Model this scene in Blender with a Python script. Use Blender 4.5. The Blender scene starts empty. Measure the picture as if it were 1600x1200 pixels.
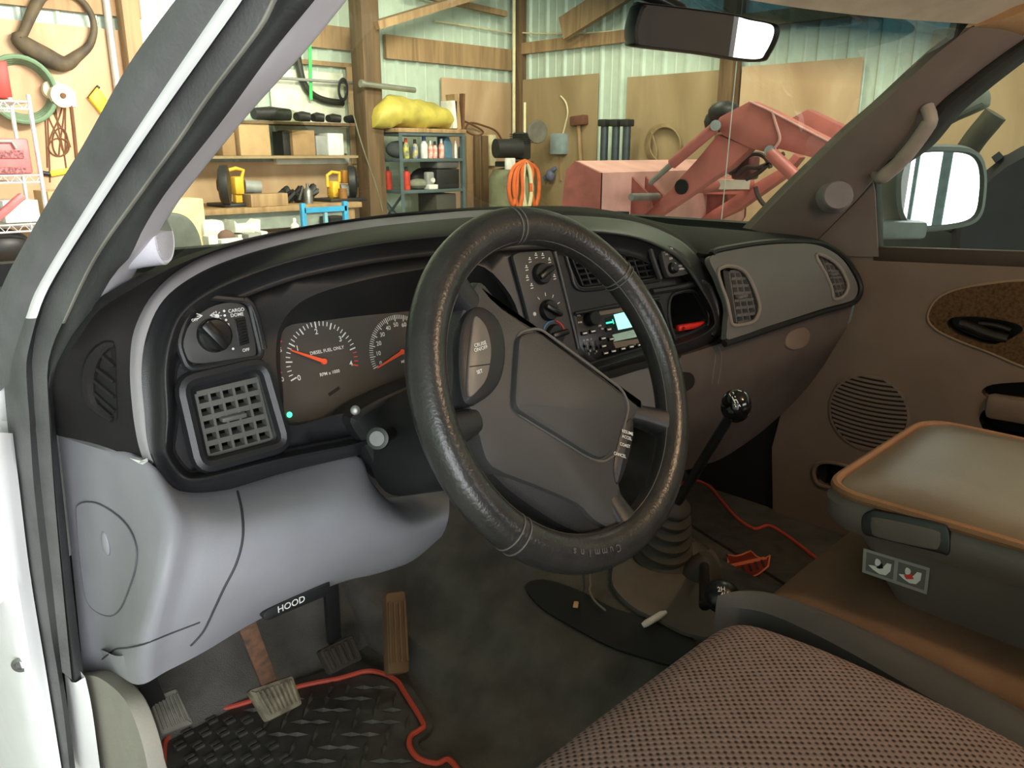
import bpy, bmesh, math, random
from mathutils import Vector, Matrix
from mathutils.geometry import delaunay_2d_cdt
random.seed(7)
SC = bpy.context.scene
COL = SC.collection
V = Vector

# ------------------------------------------------------------------ camera
FPX = 1240.0
PITCH = math.radians(16.3)
CAM = V((0, 0, 1.6))
cd = bpy.data.cameras.new('camera')
cd.sensor_fit = 'HORIZONTAL'
cd.sensor_width = 36.0
cd.lens = 36.0 * FPX / 1600.0
cd.clip_start = 0.02
co = bpy.data.objects.new('camera', cd)
co.location = CAM
co.rotation_euler = (math.pi / 2 - PITCH, 0, -math.pi / 4)
COL.objects.link(co)
SC.camera = co

# ------------------------------------------------------------------ world, lights, exposure
wd = bpy.data.worlds.new('overcast_sky')
SC.world = wd
wd.use_nodes = True
bg = wd.node_tree.nodes['Background']
bg.inputs[0].default_value = (0.93, 0.97, 1.0, 1)
bg.inputs[1].default_value = 1.3


def area(name, loc, target, sx, sy, power, color):
    l = bpy.data.lights.new(name, 'AREA')
    l.shape = 'RECTANGLE'
    l.size, l.size_y = sx, sy
    l.energy = power
    l.color = color
    o = bpy.data.objects.new(name, l)
    o.location = loc
    d = V(target) - V(loc)
    o.rotation_euler = d.to_track_quat('-Z', 'Y').to_euler()
    COL.objects.link(o)
    return o


area('daylight_rear_door', (-0.8, -5.45, 2.0), (-0.6, 1.0, 1.5), 8.4, 3.7, 620, (0.95, 0.97, 1.0))
area('fill_light_bench', (2.5, 3.3, 2.8), (2.1, 6.0, 1.35), 1.3, 0.3, 120, (1.0, 0.93, 0.80))  # added fill lamp out of view, brightens the bench backboard
area('fill_light_corner', (4.4, 3.6, 3.5), (4.8, 5.2, 1.0), 1.3, 0.3, 60, (1.0, 0.92, 0.78))  # added fill lamp out of view, lifts the garage corner
area('fill_light_loader', (4.0, 1.2, 3.6), (5.0, 1.8, 1.2), 1.3, 0.3, 60, (1.0, 0.93, 0.78))  # added fill lamp out of view, lifts the loader and right wall
dl = bpy.data.lights.new('cab_dome_lamp', 'POINT')
dl.energy = 5.2
dl.color = (1.0, 0.70, 0.42)
dl.shadow_soft_size = 0.035
dlo = bpy.data.objects.new('cab_dome_lamp', dl)
dlo.location = (0.98, -0.12, 1.83)
COL.objects.link(dlo)

SC.view_settings.view_transform = 'Standard'
SC.view_settings.look = 'None'
SC.view_settings.gamma = 1.0
SC.view_settings.use_curve_mapping = False
SC.view_settings.exposure = 0.35
SC.cycles.max_bounces = 8
SC.cycles.transparent_max_bounces = 12
SC.cycles.sample_clamp_indirect = 6.0


# ------------------------------------------------------------------ rays through photograph points
FW = V((math.sin(math.pi / 4) * math.cos(PITCH), math.cos(math.pi / 4) * math.cos(PITCH), -math.sin(PITCH)))
RT = V((math.cos(math.pi / 4), -math.sin(math.pi / 4), 0))
UP = RT.cross(FW)


def ray(px, py):
    return FW + RT * ((px - 800.0) / FPX) + UP * ((600.0 - py) / FPX)


def P(px, py, x=None, y=None, z=None, d=None):
    r = ray(px, py)
    if d is not None:
        t = d
    elif x is not None:
        t = x / r.x
    elif y is not None:
        t = y / r.y
    else:
        t = (z - CAM.z) / r.z
    return CAM + r * t


def PX(p):
    """photograph point of a place in the scene."""
    v = V(p) - CAM
    d = v.dot(FW)
    return (800.0 + FPX * v.dot(RT) / d, 600.0 - FPX * v.dot(UP) / d)


def plane(p, n):
    return (V(p), V(n).normalized())


def on(px, py, pl, off=0.0):
    r = ray(px, py)
    t = ((pl[0] + pl[1] * off) - CAM).dot(pl[1]) / r.dot(pl[1])
    return CAM + r * t


# ------------------------------------------------------------------ curve helpers
def cr(p0, p1, p2, p3, t):
    return tuple(0.5 * ((2 * b) + (-a + c) * t + (2 * a - 5 * b + 4 * c - d) * t * t + (-a + 3 * b - 3 * c + d) * t ** 3)
                 for a, b, c, d in zip(p0, p1, p2, p3))


def spl(pts, n, closed=False):
    """n points along a Catmull-Rom curve through pts (even in parameter by chord length)."""
    pts = [tuple(p) for p in pts]
    m = len(pts)
    seg = m if closed else m - 1
    L = [0.0]
    for i in range(seg):
        a, b = pts[i], pts[(i + 1) % m]
        L.append(L[-1] + math.sqrt(sum((u - v) ** 2 for u, v in zip(a, b))) + 1e-9)
    out = []
    for k in range(n):
        s = L[-1] * k / (n if closed else n - 1)
        i = 0
        while i < seg - 1 and L[i + 1] < s:
            i += 1
        t = (s - L[i]) / (L[i + 1] - L[i])
        g = (lambda j: pts[j % m]) if closed else (lambda j: pts[max(0, min(m - 1, j))])
        out.append(cr(g(i - 1), g(i), g(i + 1), g(i + 2), min(1, t)))
    return out


def rr(pts, r, seg=4):
    """polygon with rounded corners, radius r (same unit as pts)."""
    out = []
    m = len(pts)
    for i in range(m):
        a, b, c = V(pts[i - 1]), V(pts[i]), V(pts[(i + 1) % m])
        ra = min(r, (a - b).length * 0.48)
        rc = min(r, (c - b).length * 0.48)
        s, e = b + (a - b).normalized() * ra, b + (c - b).normalized() * rc
        for k in range(seg + 1):
            t = k / seg
            out.append(tuple(s * (1 - t) ** 2 + b * 2 * t * (1 - t) + e * t * t))
    return out


def circ(cx, cy, rx, ry, n=28, a0=0.0):
    return [(cx + rx * math.cos(a0 + 2 * math.pi * k / n), cy + ry * math.sin(a0 + 2 * math.pi * k / n)) for k in range(n)]


def inside(p, poly):
    x, y = p
    c = False
    j = len(poly) - 1
    for i in range(len(poly)):
        xi, yi = poly[i][0], poly[i][1]
        xj, yj = poly[j][0], poly[j][1]
        if (yi > y) != (yj > y) and x < (xj - xi) * (y - yi) / (yj - yi) + xi:
            c = not c
        j = i
    return c


# ------------------------------------------------------------------ materials
def lin(c):
    c = c / 255.0
    return c / 12.92 if c <= 0.04045 else ((c + 0.055) / 1.055) ** 2.4


def rgb(t):
    return (lin(t[0]), lin(t[1]), lin(t[2]), 1.0)


def mat(name, col, rough=0.5, metal=0.0, var=0.08, vscale=14.0, bump=0.0, bscale=400.0, spec=0.5, coat=0.0, emit=None, estr=0.0, dirt=None, stretch=None):
    m = bpy.data.materials.new(name)
    m.use_nodes = True
    N, L = m.node_tree.nodes, m.node_tree.links
    b = N['Principled BSDF']
    b.inputs['Roughness'].default_value = rough
    b.inputs['Metallic'].default_value = metal
    b.inputs['Specular IOR Level'].default_value = spec
    b.inputs['Coat Weight'].default_value = coat
    tc = N.new('ShaderNodeTexCoord')
    src = tc.outputs['Object']
    if stretch:
        mp = N.new('ShaderNodeMapping')
        mp.inputs['Scale'].default_value = stretch
        L.new(src, mp.inputs['Vector'])
        src = mp.outputs['Vector']
    no = N.new('ShaderNodeTexNoise')
    no.inputs['Scale'].default_value = vscale
    no.inputs['Detail'].default_value = 6
    L.new(src, no.inputs['Vector'])
    rp = N.new('ShaderNodeValToRGB')
    c = rgb(col)
    lo = rgb(dirt) if dirt else tuple(max(0, v * (1 - var * 2.2)) for v in c[:3]) + (1,)
    hi = tuple(min(1, v * (1 + var)) for v in c[:3]) + (1,)
    rp.color_ramp.elements[0].position = 0.3
    rp.color_ramp.elements[0].color = lo
    rp.color_ramp.elements[1].position = 0.62
    rp.color_ramp.elements[1].color = hi
    L.new(no.outputs['Fac'], rp.inputs['Fac'])
    L.new(rp.outputs['Color'], b.inputs['Base Color'])
    if bump:
        nb = N.new('ShaderNodeTexNoise')
        nb.inputs['Scale'].default_value = bscale
        nb.inputs['Detail'].default_value = 2
        L.new(tc.outputs['Object'], nb.inputs['Vector'])
        bm = N.new('ShaderNodeBump')
        bm.inputs['Strength'].default_value = bump
        bm.inputs['Distance'].default_value = 0.002
        L.new(nb.outputs['Fac'], bm.inputs['Height'])
        L.new(bm.outputs['Normal'], b.inputs['Normal'])
    if emit:
        b.inputs['Emission Color'].default_value = rgb(emit)
        b.inputs['Emission Strength'].default_value = estr
    return m


def glass(name, tint, band=None, refl=0.06):
    """thin tinted pane: transparent plus a fresnel sheen; band=(z0,z1,colour) is a darker strip printed in the glass."""
    m = bpy.data.materials.new(name)
    m.use_nodes = True
    N, L = m.node_tree.nodes, m.node_tree.links
    N.clear()
    out = N.new('ShaderNodeOutputMaterial')
    mix = N.new('ShaderNodeMixShader')
    tr = N.new('ShaderNodeBsdfTransparent')
    gl = N.new('ShaderNodeBsdfGlossy')
    gl.inputs['Roughness'].default_value = 0.02
    fr = N.new('ShaderNodeFresnel')
    fr.inputs['IOR'].default_value = 1.35
    ml = N.new('ShaderNodeMath')
    ml.operation = 'MULTIPLY'
    ml.inputs[1].default_value = refl * 10
    L.new(fr.outputs[0], ml.inputs[0])
    tr.inputs[0].default_value = (*tint, 1)
    if band:
        tc = N.new('ShaderNodeTexCoord')
        sp = N.new('ShaderNodeSeparateXYZ')
        mr = N.new('ShaderNodeMapRange')
        mr.inputs['From Min'].default_value = band[0]
        mr.inputs['From Max'].default_value = band[1]
        mx = N.new('ShaderNodeMix')
        mx.data_type = 'RGBA'
        mx.inputs['A'].default_value = (*tint, 1)
        mx.inputs['B'].default_value = (*band[2], 1)
        L.new(tc.outputs['UV'], sp.inputs[0])
        L.new(sp.outputs['Y'], mr.inputs['Value'])
        L.new(mr.outputs[0], mx.inputs['Factor'])
        L.new(mx.outputs['Result'], tr.inputs[0])
    L.new(ml.outputs[0], mix.inputs[0])
    L.new(tr.outputs[0], mix.inputs[1])
    L.new(gl.outputs[0], mix.inputs[2])
    L.new(mix.outputs[0], out.inputs[0])
    return m


def wood(name, a, b, scale=3.0, stretch=(1, 1, 0.15)):
    m = bpy.data.materials.new(name)
    m.use_nodes = True
    N, L = m.node_tree.nodes, m.node_tree.links
    bs = N['Principled BSDF']
    bs.inputs['Roughness'].default_value = 0.75
    tc = N.new('ShaderNodeTexCoord')
    mp = N.new('ShaderNodeMapping')
    mp.inputs['Scale'].default_value = stretch
    n1 = N.new('ShaderNodeTexNoise')
    n1.inputs['Scale'].default_value = scale
    n1.inputs['Detail'].default_value = 8
    n1.inputs['Distortion'].default_value = 1.2
    n2 = N.new('ShaderNodeTexVoronoi')
    n2.inputs['Scale'].default_value = 3.2
    rp = N.new('ShaderNodeValToRGB')
    rp.color_ramp.elements[0].color = rgb(a)
    rp.color_ramp.elements[1].color = rgb(b)
    rp.color_ramp.elements[0].position = 0.3
    rp.color_ramp.elements[1].position = 0.65
    kn = N.new('ShaderNodeValToRGB')
    kn.color_ramp.elements[0].position = 0.02
    kn.color_ramp.elements[1].position = 0.07
    kn.color_ramp.elements[0].color = (0.45, 0.32, 0.2, 1)
    kn.color_ramp.elements[1].color = (1, 1, 1, 1)
    mx = N.new('ShaderNodeMix')
    mx.data_type = 'RGBA'
    mx.blend_type = 'MULTIPLY'
    mx.inputs['Factor'].default_value = 1.0
    L.new(tc.outputs['Object'], mp.inputs['Vector'])
    L.new(mp.outputs[0], n1.inputs['Vector'])
    L.new(tc.outputs['Object'], n2.inputs['Vector'])
    L.new(n1.outputs['Fac'], rp.inputs[0])
    L.new(n2.outputs['Distance'], kn.inputs[0])
    L.new(rp.outputs[0], mx.inputs['A'])
    L.new(kn.outputs[0], mx.inputs['B'])
    L.new(mx.outputs['Result'], bs.inputs['Base Color'])
    return m


def weave(name, a, b, pitch=0.009, rough=0.9):
    """woven seat cloth: rows of small dark pits."""
    m = bpy.data.materials.new(name)
    m.use_nodes = True
    N, L = m.node_tree.nodes, m.node_tree.links
    bs = N['Principled BSDF']
    bs.inputs['Roughness'].default_value = rough
    bs.inputs['Specular IOR Level'].default_value = 0.2
    tc = N.new('ShaderNodeTexCoord')
    sp = N.new('ShaderNodeSeparateXYZ')
    L.new(tc.outputs['UV'], sp.inputs[0])
    k = 2 * math.pi / pitch

    def f(op, i, v=None, j=None):
        n = N.new('ShaderNodeMath')
        n.operation = op
        L.new(i, n.inputs[0])
        if j is not None:
            L.new(j, n.inputs[1])
        elif v is not None:
            n.inputs[1].default_value = v
        return n.outputs[0]
    sx = f('SINE', f('MULTIPLY', sp.outputs['X'], k))
    sy = f('SINE', f('MULTIPLY', sp.outputs['Y'], k))
    pr = f('MULTIPLY', sx, None, sy)
    h = f('ADD', f('MULTIPLY', pr, 0.5), 0.5)
    no = N.new('ShaderNodeTexNoise')
    no.inputs['Scale'].default_value = 45
    no.inputs['Detail'].default_value = 5
    L.new(tc.outputs['UV'], no.inputs['Vector'])
    h2 = f('ADD', f('MULTIPLY', h, 0.8), 0.0)
    h3 = f('ADD', h2, None, f('MULTIPLY', no.outputs['Fac'], 0.35))
    rp = N.new('ShaderNodeValToRGB')
    rp.color_ramp.elements[0].position = 0.22
    rp.color_ramp.elements[0].color = rgb(a)
    rp.color_ramp.elements[1].position = 0.6
    rp.color_ramp.elements[1].color = rgb(b)
    L.new(h3, rp.inputs[0])
    L.new(rp.outputs[0], bs.inputs['Base Color'])
    bm = N.new('ShaderNodeBump')
    bm.inputs['Strength'].default_value = 0.6
    bm.inputs['Distance'].default_value = 0.002
    L.new(h3, bm.inputs['Height'])
    L.new(bm.outputs[0], bs.inputs['Normal'])
    return m


BLK = mat('black_vinyl', (38, 38, 40), 0.36, bump=0.12, bscale=900, var=0.05, spec=0.42)
BLK2 = mat('black_matte', (30, 30, 31), 0.55, bump=0.1, bscale=900, var=0.05)
PADM = mat('dash_pad', (36, 34, 34), 0.72, bump=0.25, bscale=700, spec=0.2)
LEA = mat('black_leather', (47, 46, 45), 0.30, bump=0.25, bscale=260, var=0.12, vscale=30)
HUBM = mat('charcoal_vinyl', (62, 61, 60), 0.52, bump=0.22, bscale=800, var=0.06)
STRIPM = mat('pad_sheen_grey', (144, 141, 143), 0.6, bump=0.15, bscale=800)  # sky sheen on the black pad edge, put into the colour
LAV = mat('light_grey_plastic', (146, 146, 152), 0.5, bump=0.10, bscale=900, var=0.03)
PILM = mat('pale_grey_pillar_plastic', (222, 221, 230), 0.5, bump=0.10, bscale=900, var=0.02)
TAUPE = mat('taupe_plastic', (126, 109, 98), 0.52, bump=0.15, bscale=900, var=0.04)
GREYP = mat('mid_grey_plastic', (108, 106, 104), 0.48, bump=0.12, bscale=900, var=0.03)
TAUPED = mat('taupe_pillar', (128, 114, 108), 0.6, bump=0.15, bscale=900, var=0.04)
RUB = mat('weathered_rubber', (98, 98, 98), 0.6, bump=0.3, bscale=300, var=0.12)
RUB2 = mat('dark_rubber', (52, 52, 53), 0.6, bump=0.3, bscale=300, var=0.12)
RUBL = mat('worn_rubber_edge', (150, 146, 136), 0.6, var=0.15)
WHP = mat('white_body_paint', (244, 244, 244), 0.42, coat=0.0, var=0.02)
HOLE = mat('vent_dark', (10, 10, 10), 0.8)
PANL = mat('control_panel_grey', (62, 61, 60), 0.5, var=0.05)
KNOB = mat('knob_black', (24, 24, 25), 0.32)
INK = mat('white_print', (232, 232, 228), 0.6, emit=(232, 232, 228), estr=0.0)
INKD = mat('faint_print', (86, 84, 82), 0.6)
ORNG = mat('orange_needle', (255, 92, 50), 0.4)
REDI = mat('red_print', (226, 70, 60), 0.5)
BLUI = mat('blue_print', (70, 130, 190), 0.5)
GAUGE = mat('gauge_face', (70, 64, 58), 0.6, var=0.05)
GRNL = mat('green_indicator', (60, 200, 140), 0.4, emit=(70, 255, 170), estr=2.0)
LCD = mat('lit_display', (150, 235, 220), 0.4, emit=(150, 240, 222), estr=1.1)
CHR = mat('chrome', (210, 210, 210), 0.15, metal=1.0)
STL = mat('bare_steel', (150, 150, 148), 0.4, metal=0.8)
RUSTY = mat('rusty_steel', (120, 84, 62), 0.7, dirt=(70, 62, 56), vscale=60)
PEDR = mat('dusty_pedal_rubber', (128, 120, 100), 0.85, dirt=(88, 80, 66), vscale=60)
PEDD = mat('dark_pedal_rubber', (58, 50, 42), 0.85)
PEDT = mat('tan_pedal', (104, 78, 52), 0.8)
CARP = mat('charcoal_carpet', (92, 90, 86), 0.95, bump=0.9, bscale=500, var=0.15, spec=0.1)
CARPB = mat('beige_kick_panel', (156, 152, 140), 0.7, bump=0.2, bscale=300, var=0.04)
MATR = mat('black_mat_rubber', (74, 72, 68), 0.6, var=0.18, vscale=30)
MATO = mat('orange_mat_piping', (200, 78, 58), 0.6)
ORAD = mat('orange_emblem', (136, 46, 28), 0.6)
SEATF = weave('woven_seat_cloth', (52, 42, 40), (138, 122, 120))
SEATT = mat('tan_seat_cloth', (112, 88, 70), 0.9, bump=0.5, bscale=700, spec=0.2)
SEATB = mat('charcoal_seat_trim', (70, 70, 71), 0.7, bump=0.2, bscale=500)
CONS = mat('console_grey', (92, 84, 78), 0.5, bump=0.12, bscale=900, var=0.04)
CONL = mat('console_lid_vinyl', (102, 91, 76), 0.36, bump=0.15, bscale=700, var=0.05)
CONR = mat('console_edge_tan', (134, 96, 66), 0.6, bump=0.3, bscale=500)
HEADL = mat('headliner_cloth', (206, 194, 172), 0.95, bump=0.3, bscale=700, spec=0.1)
DOORC = mat('door_cloth_inset', (98, 76, 54), 0.95, bump=0.8, bscale=700, var=0.2, vscale=160, spec=0.1)
MIRR = mat('mirror_glass', (226, 232, 236), 0.01, metal=1.0, var=0.0)
BOOT = mat('rubber_gaiter', (60, 54, 48), 0.65)
WGLASS = glass('windshield_glass', (0.84, 0.90, 0.79), band=(0.72, 0.94, (0.025, 0.07, 0.10)), refl=0.03)
SGLASS = glass('door_glass', (0.72, 0.76, 0.68), refl=0.03)
REDP = mat('faded_red_paint', (184, 104, 97), 0.45, var=0.10, vscale=6)
REDL = mat('pale_red_paint', (208, 156, 147), 0.55, var=0.10, vscale=6)
REDD = mat('dark_red_paint', (150, 84, 78), 0.5, var=0.1)


# ------------------------------------------------------------------ mesh builder
def wloc(o):
    p = V((0, 0, 0))
    while o is not None:
        p += o.location
        o = o.parent
    return p


class M:
    def __init__(self):
        self.v, self.f, self.mi, self.mats, self.cur, self.uv = [], [], [], [], 0, None

    def use(self, m):
        if m not in self.mats:
            self.mats.append(m)
        self.cur = self.mats.index(m)
        return self

    def add(self, vs, fs):
        b = len(self.v)
        self.v += [V(p) for p in vs]
        for f in fs:
            self.f.append([b + i for i in f])
            self.mi.append(self.cur)
        return self

    def box(self, c, s, R=None, bev=0.0):
        c = V(c)
        h = V(s) * 0.5
        bm = bmesh.new()
        bmesh.ops.create_cube(bm, size=1.0)
        for v in bm.verts:
            v.co = V((v.co.x * s[0], v.co.y * s[1], v.co.z * s[2]))
        if bev > 0:
            bmesh.ops.bevel(bm, geom=list(bm.edges), offset=min(bev, min(s) * 0.45), segments=2, affect='EDGES', profile=0.5)
        bm.verts.index_update()
        vs = [(R @ v.co if R else v.co) + c for v in bm.verts]
        fs = [[v.index for v in f.verts] for f in bm.faces]
        bm.free()
        return self.add(vs, fs)

    def bar(self, a, b, w, h, upv=(0, 0, 1), bev=0.0):
        a, b = V(a), V(b)
        d = (b - a)
        L = d.length
        z = d.normalized()
        u = V(upv)
        x = u.cross(z)
        if x.length < 1e-4:
            x = V((1, 0, 0)).cross(z)
        x.normalize()
        y = z.cross(x)
        R = Matrix((x, y, z)).transposed()
        return self.box((a + b) / 2, (w, h, L), R, bev)

    def grid(self, rows, closeu=False, closev=False, flip=False):
        nu, nv = len(rows[0]), len(rows)
        vs = [p for r in rows for p in r]
        fs = []
        for j in range(nv if closev else nv - 1):
            for i in range(nu if closeu else nu - 1):
                a, b = j * nu + i, j * nu + (i + 1) % nu
                c, d = ((j + 1) % nv) * nu + (i + 1) % nu, ((j + 1) % nv) * nu + i
                fs.append([a, b, c, d][::-1] if flip else [a, b, c, d])
        return self.add(vs, fs)

    def tube(self, pts, r, seg=10, closed=False, cap=True):
        pts = [V(p) for p in pts]
        n = len(pts)
        rs = r if isinstance(r, (list, tuple)) else [r] * n
        rows = []
        prev = None
        for i in range(n):
            a = pts[i - 1] if (closed or i > 0) else pts[i]
            b = pts[(i + 1) % n] if (closed or i < n - 1) else pts[i]
            t = (b - a).normalized()
            if prev is None:
                u = V((0, 0, 1)) if abs(t.z) < 0.9 else V((1, 0, 0))
                x = u.cross(t).normalized()
            else:
                x = (prev - t * prev.dot(t)).normalized()
            prev = x
            y = t.cross(x)
            rows.append([pts[i] + (x * math.cos(2 * math.pi * k / seg) + y * math.sin(2 * math.pi * k / seg)) * rs[i] for k in range(seg)])
        self.grid(rows, closeu=True, closev=closed)
        if not closed and cap:
            self.add(rows[0], [list(range(seg))[::-1]])
            self.add(rows[-1], [list(range(seg))])
        return self

    def lathe(self, prof, o, ax, seg=24, ref=None):
        o, ax = V(o), V(ax).normalized()
        u = V(ref) if ref else (V((0, 0, 1)) if abs(ax.z) < 0.9 else V((1, 0, 0)))
        x = u.cross(ax).normalized()
        y = ax.cross(x)
        rows = [[o + ax * h + (x * math.cos(2 * math.pi * k / seg) + y * math.sin(2 * math.pi * k / seg)) * max(r, 1e-5) for k in range(seg)] for r, h in prof]
        self.grid(rows, closeu=True)
        self.add(rows[0], [list(range(seg))[::-1]])
        self.add(rows[-1], [list(range(seg))])
        return self

    def cyl(self, a, b, r, seg=14, r2=None):
        a, b = V(a), V(b)
        return self.lathe([(r, 0), (r if r2 is None else r2, (b - a).length)], a, b - a, seg)

    def ball(self, c, r, seg=14, sc=(1, 1, 1)):
        c = V(c)
        rows = []
        for j in range(1, seg // 2):
            th = math.pi * j / (seg // 2)
            rows.append([c + V((sc[0] * r * math.sin(th) * math.cos(2 * math.pi * k / seg), sc[1] * r * math.sin(th) * math.sin(2 * math.pi * k / seg), sc[2] * r * math.cos(th))) for k in range(seg)])
        self.grid(rows, closeu=True)
        self.add([c + V((0, 0, sc[2] * r))] + rows[0], [[0, i + 1, (i + 1) % seg + 1] for i in range(seg)])
        self.add([c - V((0, 0, sc[2] * r))] + rows[-1], [[0, (i + 1) % seg + 1, i + 1] for i in range(seg)])
        return self

    def solid(self, pts, n, thick, bev=0.0):
        """closed outline (3D points, front face) -> slab with a rounded front edge; n points to the front."""
        n = V(n).normalized()
        pts = [V(p) for p in pts]
        m = len(pts)
        area2 = sum(((pts[i] - pts[0]).cross(pts[(i + 1) % m] - pts[0])).dot(n) for i in range(m))
        if area2 < 0:
            pts = pts[::-1]
        ins = []
        for i in range(m):
            a, b, c = pts[i - 1], pts[i], pts[(i + 1) % m]
            d1 = (b - a)
            d2 = (c - b)
            d = (d1.normalized() if d1.length > 1e-9 else V((0, 0, 0))) + (d2.normalized() if d2.length > 1e-9 else V((0, 0, 0)))
            q = n.cross(d)
            ins.append(q.normalized() if q.length > 1e-9 else V((0, 0, 0)))
        rows = [[p - n * thick for p in pts]]
        if bev > 0:
            rows.append([p - n * bev for p in pts])
            rows.append([p + q * bev * 0.3 - n * bev * 0.3 for p, q in zip(pts, ins)])
            rows.append([p + q * bev for p, q in zip(pts, ins)])
        else:
            rows.append(pts)
        self.grid(rows, closeu=True)
        self.add(rows[-1], [list(range(m))])
        self.add(rows[0], [list(range(m))[::-1]])
        return self

    def patch(self, outer, holes, S, n, thick, step=14.0):
        """surface patch bounded by photograph outlines, with holes, lifted to the surface S(px, py), thickened."""
        n = V(n).normalized()
        vs, es = [], []
        for poly in [outer] + holes:
            b = len(vs)
            k = len(poly)
            vs += [V((p[0], p[1])) for p in poly]
            es += [(b + i, b + (i + 1) % k) for i in range(k)]
        xs = [p[0] for p in outer]
        ys = [p[1] for p in outer]
        x = min(xs) + step / 2
        while x < max(xs):
            y = min(ys) + step / 2
            while y < max(ys):
                q = (x, y)
                if inside(q, outer) and not any(inside(q, h) for h in holes):
                    if min((V(q) - v).length for v in vs[:len(outer) + sum(len(h) for h in holes)]) > step * 0.45:
                        vs.append(V(q))
                y += step
            x += step
        r = delaunay_2d_cdt(vs, es, [], 0, 0.01)
        v2, f2 = r[0], r[2]
        fs = []
        for f in f2:
            c = sum((v2[i] for i in f), V((0, 0))) / len(f)
            c = (c.x, c.y)
            if inside(c, outer) and not any(inside(c, h) for h in holes):
                fs.append(list(f))
        top = [V(S(p.x, p.y)) for p in v2]
        bot = [p - n * thick for p in top]
        a = fs[0]
        if ((top[a[1]] - top[a[0]]).cross(top[a[2]] - top[a[0]])).dot(n) < 0:
            fs = [f[::-1] for f in fs]
        k = len(top)
        cnt = {}
        for f in fs:
            for i in range(len(f)):
                e = (f[i], f[(i + 1) % len(f)])
                cnt[e] = 1
        side = [[e[1], e[0], e[0] + k, e[1] + k] for e in cnt if (e[1], e[0]) not in cnt]
        return self.add(top + bot, fs + [[i + k for i in f[::-1]] for f in fs] + side)

    def build(self, name, m=None, parent=None, smooth=True, ang=38.0, origin=None, uv=None):
        if m is not None and not self.mats:
            self.mats = [m]
        me = bpy.data.meshes.new(name)
        if parent is not None:
            o0 = wloc(parent)
        elif origin is not None:
            o0 = V(origin)
        else:
            n = max(1, len(self.v))
            o0 = V((sum(p.x for p in self.v) / n, sum(p.y for p in self.v) / n, min(p.z for p in self.v)))
        me.from_pydata([p - o0 for p in self.v], [], self.f)
        for q in self.mats:
            me.materials.append(q)
        if len(self.mats) > 1:
            me.polygons.foreach_set('material_index', self.mi)
        bm = bmesh.new()
        bm.from_mesh(me)
        bmesh.ops.remove_doubles(bm, verts=bm.verts, dist=0.00002)
        bmesh.ops.recalc_face_normals(bm, faces=bm.faces)
        bm.to_mesh(me)
        bm.free()
        me.update()
        if smooth:
            me.shade_smooth()
            me.set_sharp_from_angle(angle=math.radians(ang))
        if uv:
            l = me.uv_layers.new(name='UVMap')
            for lp in me.loops:
                l.data[lp.index].uv = uv(me.vertices[lp.vertex_index].co + o0)
        o = bpy.data.objects.new(name, me)
        COL.objects.link(o)
        if parent is not None:
            o.parent = parent
        else:
            o.location = o0
        return o


def tag(o, label, cat, group=None, kind=None):
    o['label'] = label
    o['category'] = cat
    if group:
        o['group'] = group
    if kind:
        o['kind'] = kind
    return o


def thing(name, label, cat, loc, group=None):
    o = bpy.data.objects.new(name, None)
    o.empty_display_size = 0.05
    o.location = loc
    COL.objects.link(o)
    return tag(o, label, cat, group)


def struct(o):
    o['kind'] = 'structure'
    return o


def copy_tree(o, shift=None, parent=None):
    c = o.copy()
    COL.objects.link(c)
    if parent is not None:
        c.parent = parent
    if shift is not None:
        c.location = o.location + V(shift)
    for ch in list(o.children):
        copy_tree(ch, None, c)
    return c


def letters(name, items, m, parent=None, lift=0.0006, obj=None):
    """items: (text, point, right, up, size); the strings become one mesh of raised print."""
    mb = M().use(m)
    for s, p, r, u, size in items:
        cu = bpy.data.curves.new('t', 'FONT')
        cu.body = s
        cu.size = 1.0
        cu.align_x = 'CENTER'
        cu.align_y = 'CENTER'
        cu.resolution_u = 3
        cu.offset = 0.012
        ob = bpy.data.objects.new('t', cu)
        COL.objects.link(ob)
        dg = bpy.context.evaluated_depsgraph_get()
        me = ob.evaluated_get(dg).to_mesh()
        r, u = V(r).normalized(), V(u).normalized()
        n = r.cross(u)
        mb.add([V(p) + r * (v.co.x * size) + u * (v.co.y * size) + n * lift for v in me.vertices], [list(f.vertices) for f in me.polygons])
        ob.evaluated_get(dg).to_mesh_clear()
        bpy.data.objects.remove(ob)
        bpy.data.curves.remove(cu)
    return mb.build(name, m, parent, smooth=False)


def plate(mb, px, pl, thick, bev=0.001, off=0.0):
    return mb.solid([on(a, b, pl, off) for a, b in px], pl[1], thick, bev)
from mathutils.bvhtree import BVHTree


def caster(mb):
    t = BVHTree.FromPolygons(mb.v, mb.f)

    def S(px, py, off=0.0, miss=None):
        r = ray(px, py).normalized()
        h, n, i, d = t.ray_cast(CAM, r)
        if h is None:
            return P(px, py, y=miss if miss else 0.8)
        if n.dot(r) > 0:
            n = -n
        return h + n * off
    return S


def cat(pts, k=8, closed=False):
    """Catmull-Rom with k steps per control segment: keeps several curves paired point by point."""
    m = len(pts)
    out = []
    for i in range(m if closed else m - 1):
        g = (lambda j: pts[j % m]) if closed else (lambda j: pts[max(0, min(m - 1, j))])
        for s in range(k):
            out.append(cr(g(i - 1), g(i), g(i + 1), g(i + 2), s / k))
    if not closed:
        out.append(tuple(pts[-1]))
    return out


def smooth_rows(rows, k):
    """extra rows between given rows of 3D points."""
    cols = list(zip(*rows))
    cs = [cat([tuple(p) for p in c], k) for c in cols]
    return [[V(p) for p in r] for r in zip(*cs)]


def lean(px, py, xb, f=0.21, z0=1.31):
    x = xb
    for _ in range(5):
        x = xb + f * max(0.0, P(px, py, x=x).z - z0)
    return P(px, py, x=x)


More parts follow.
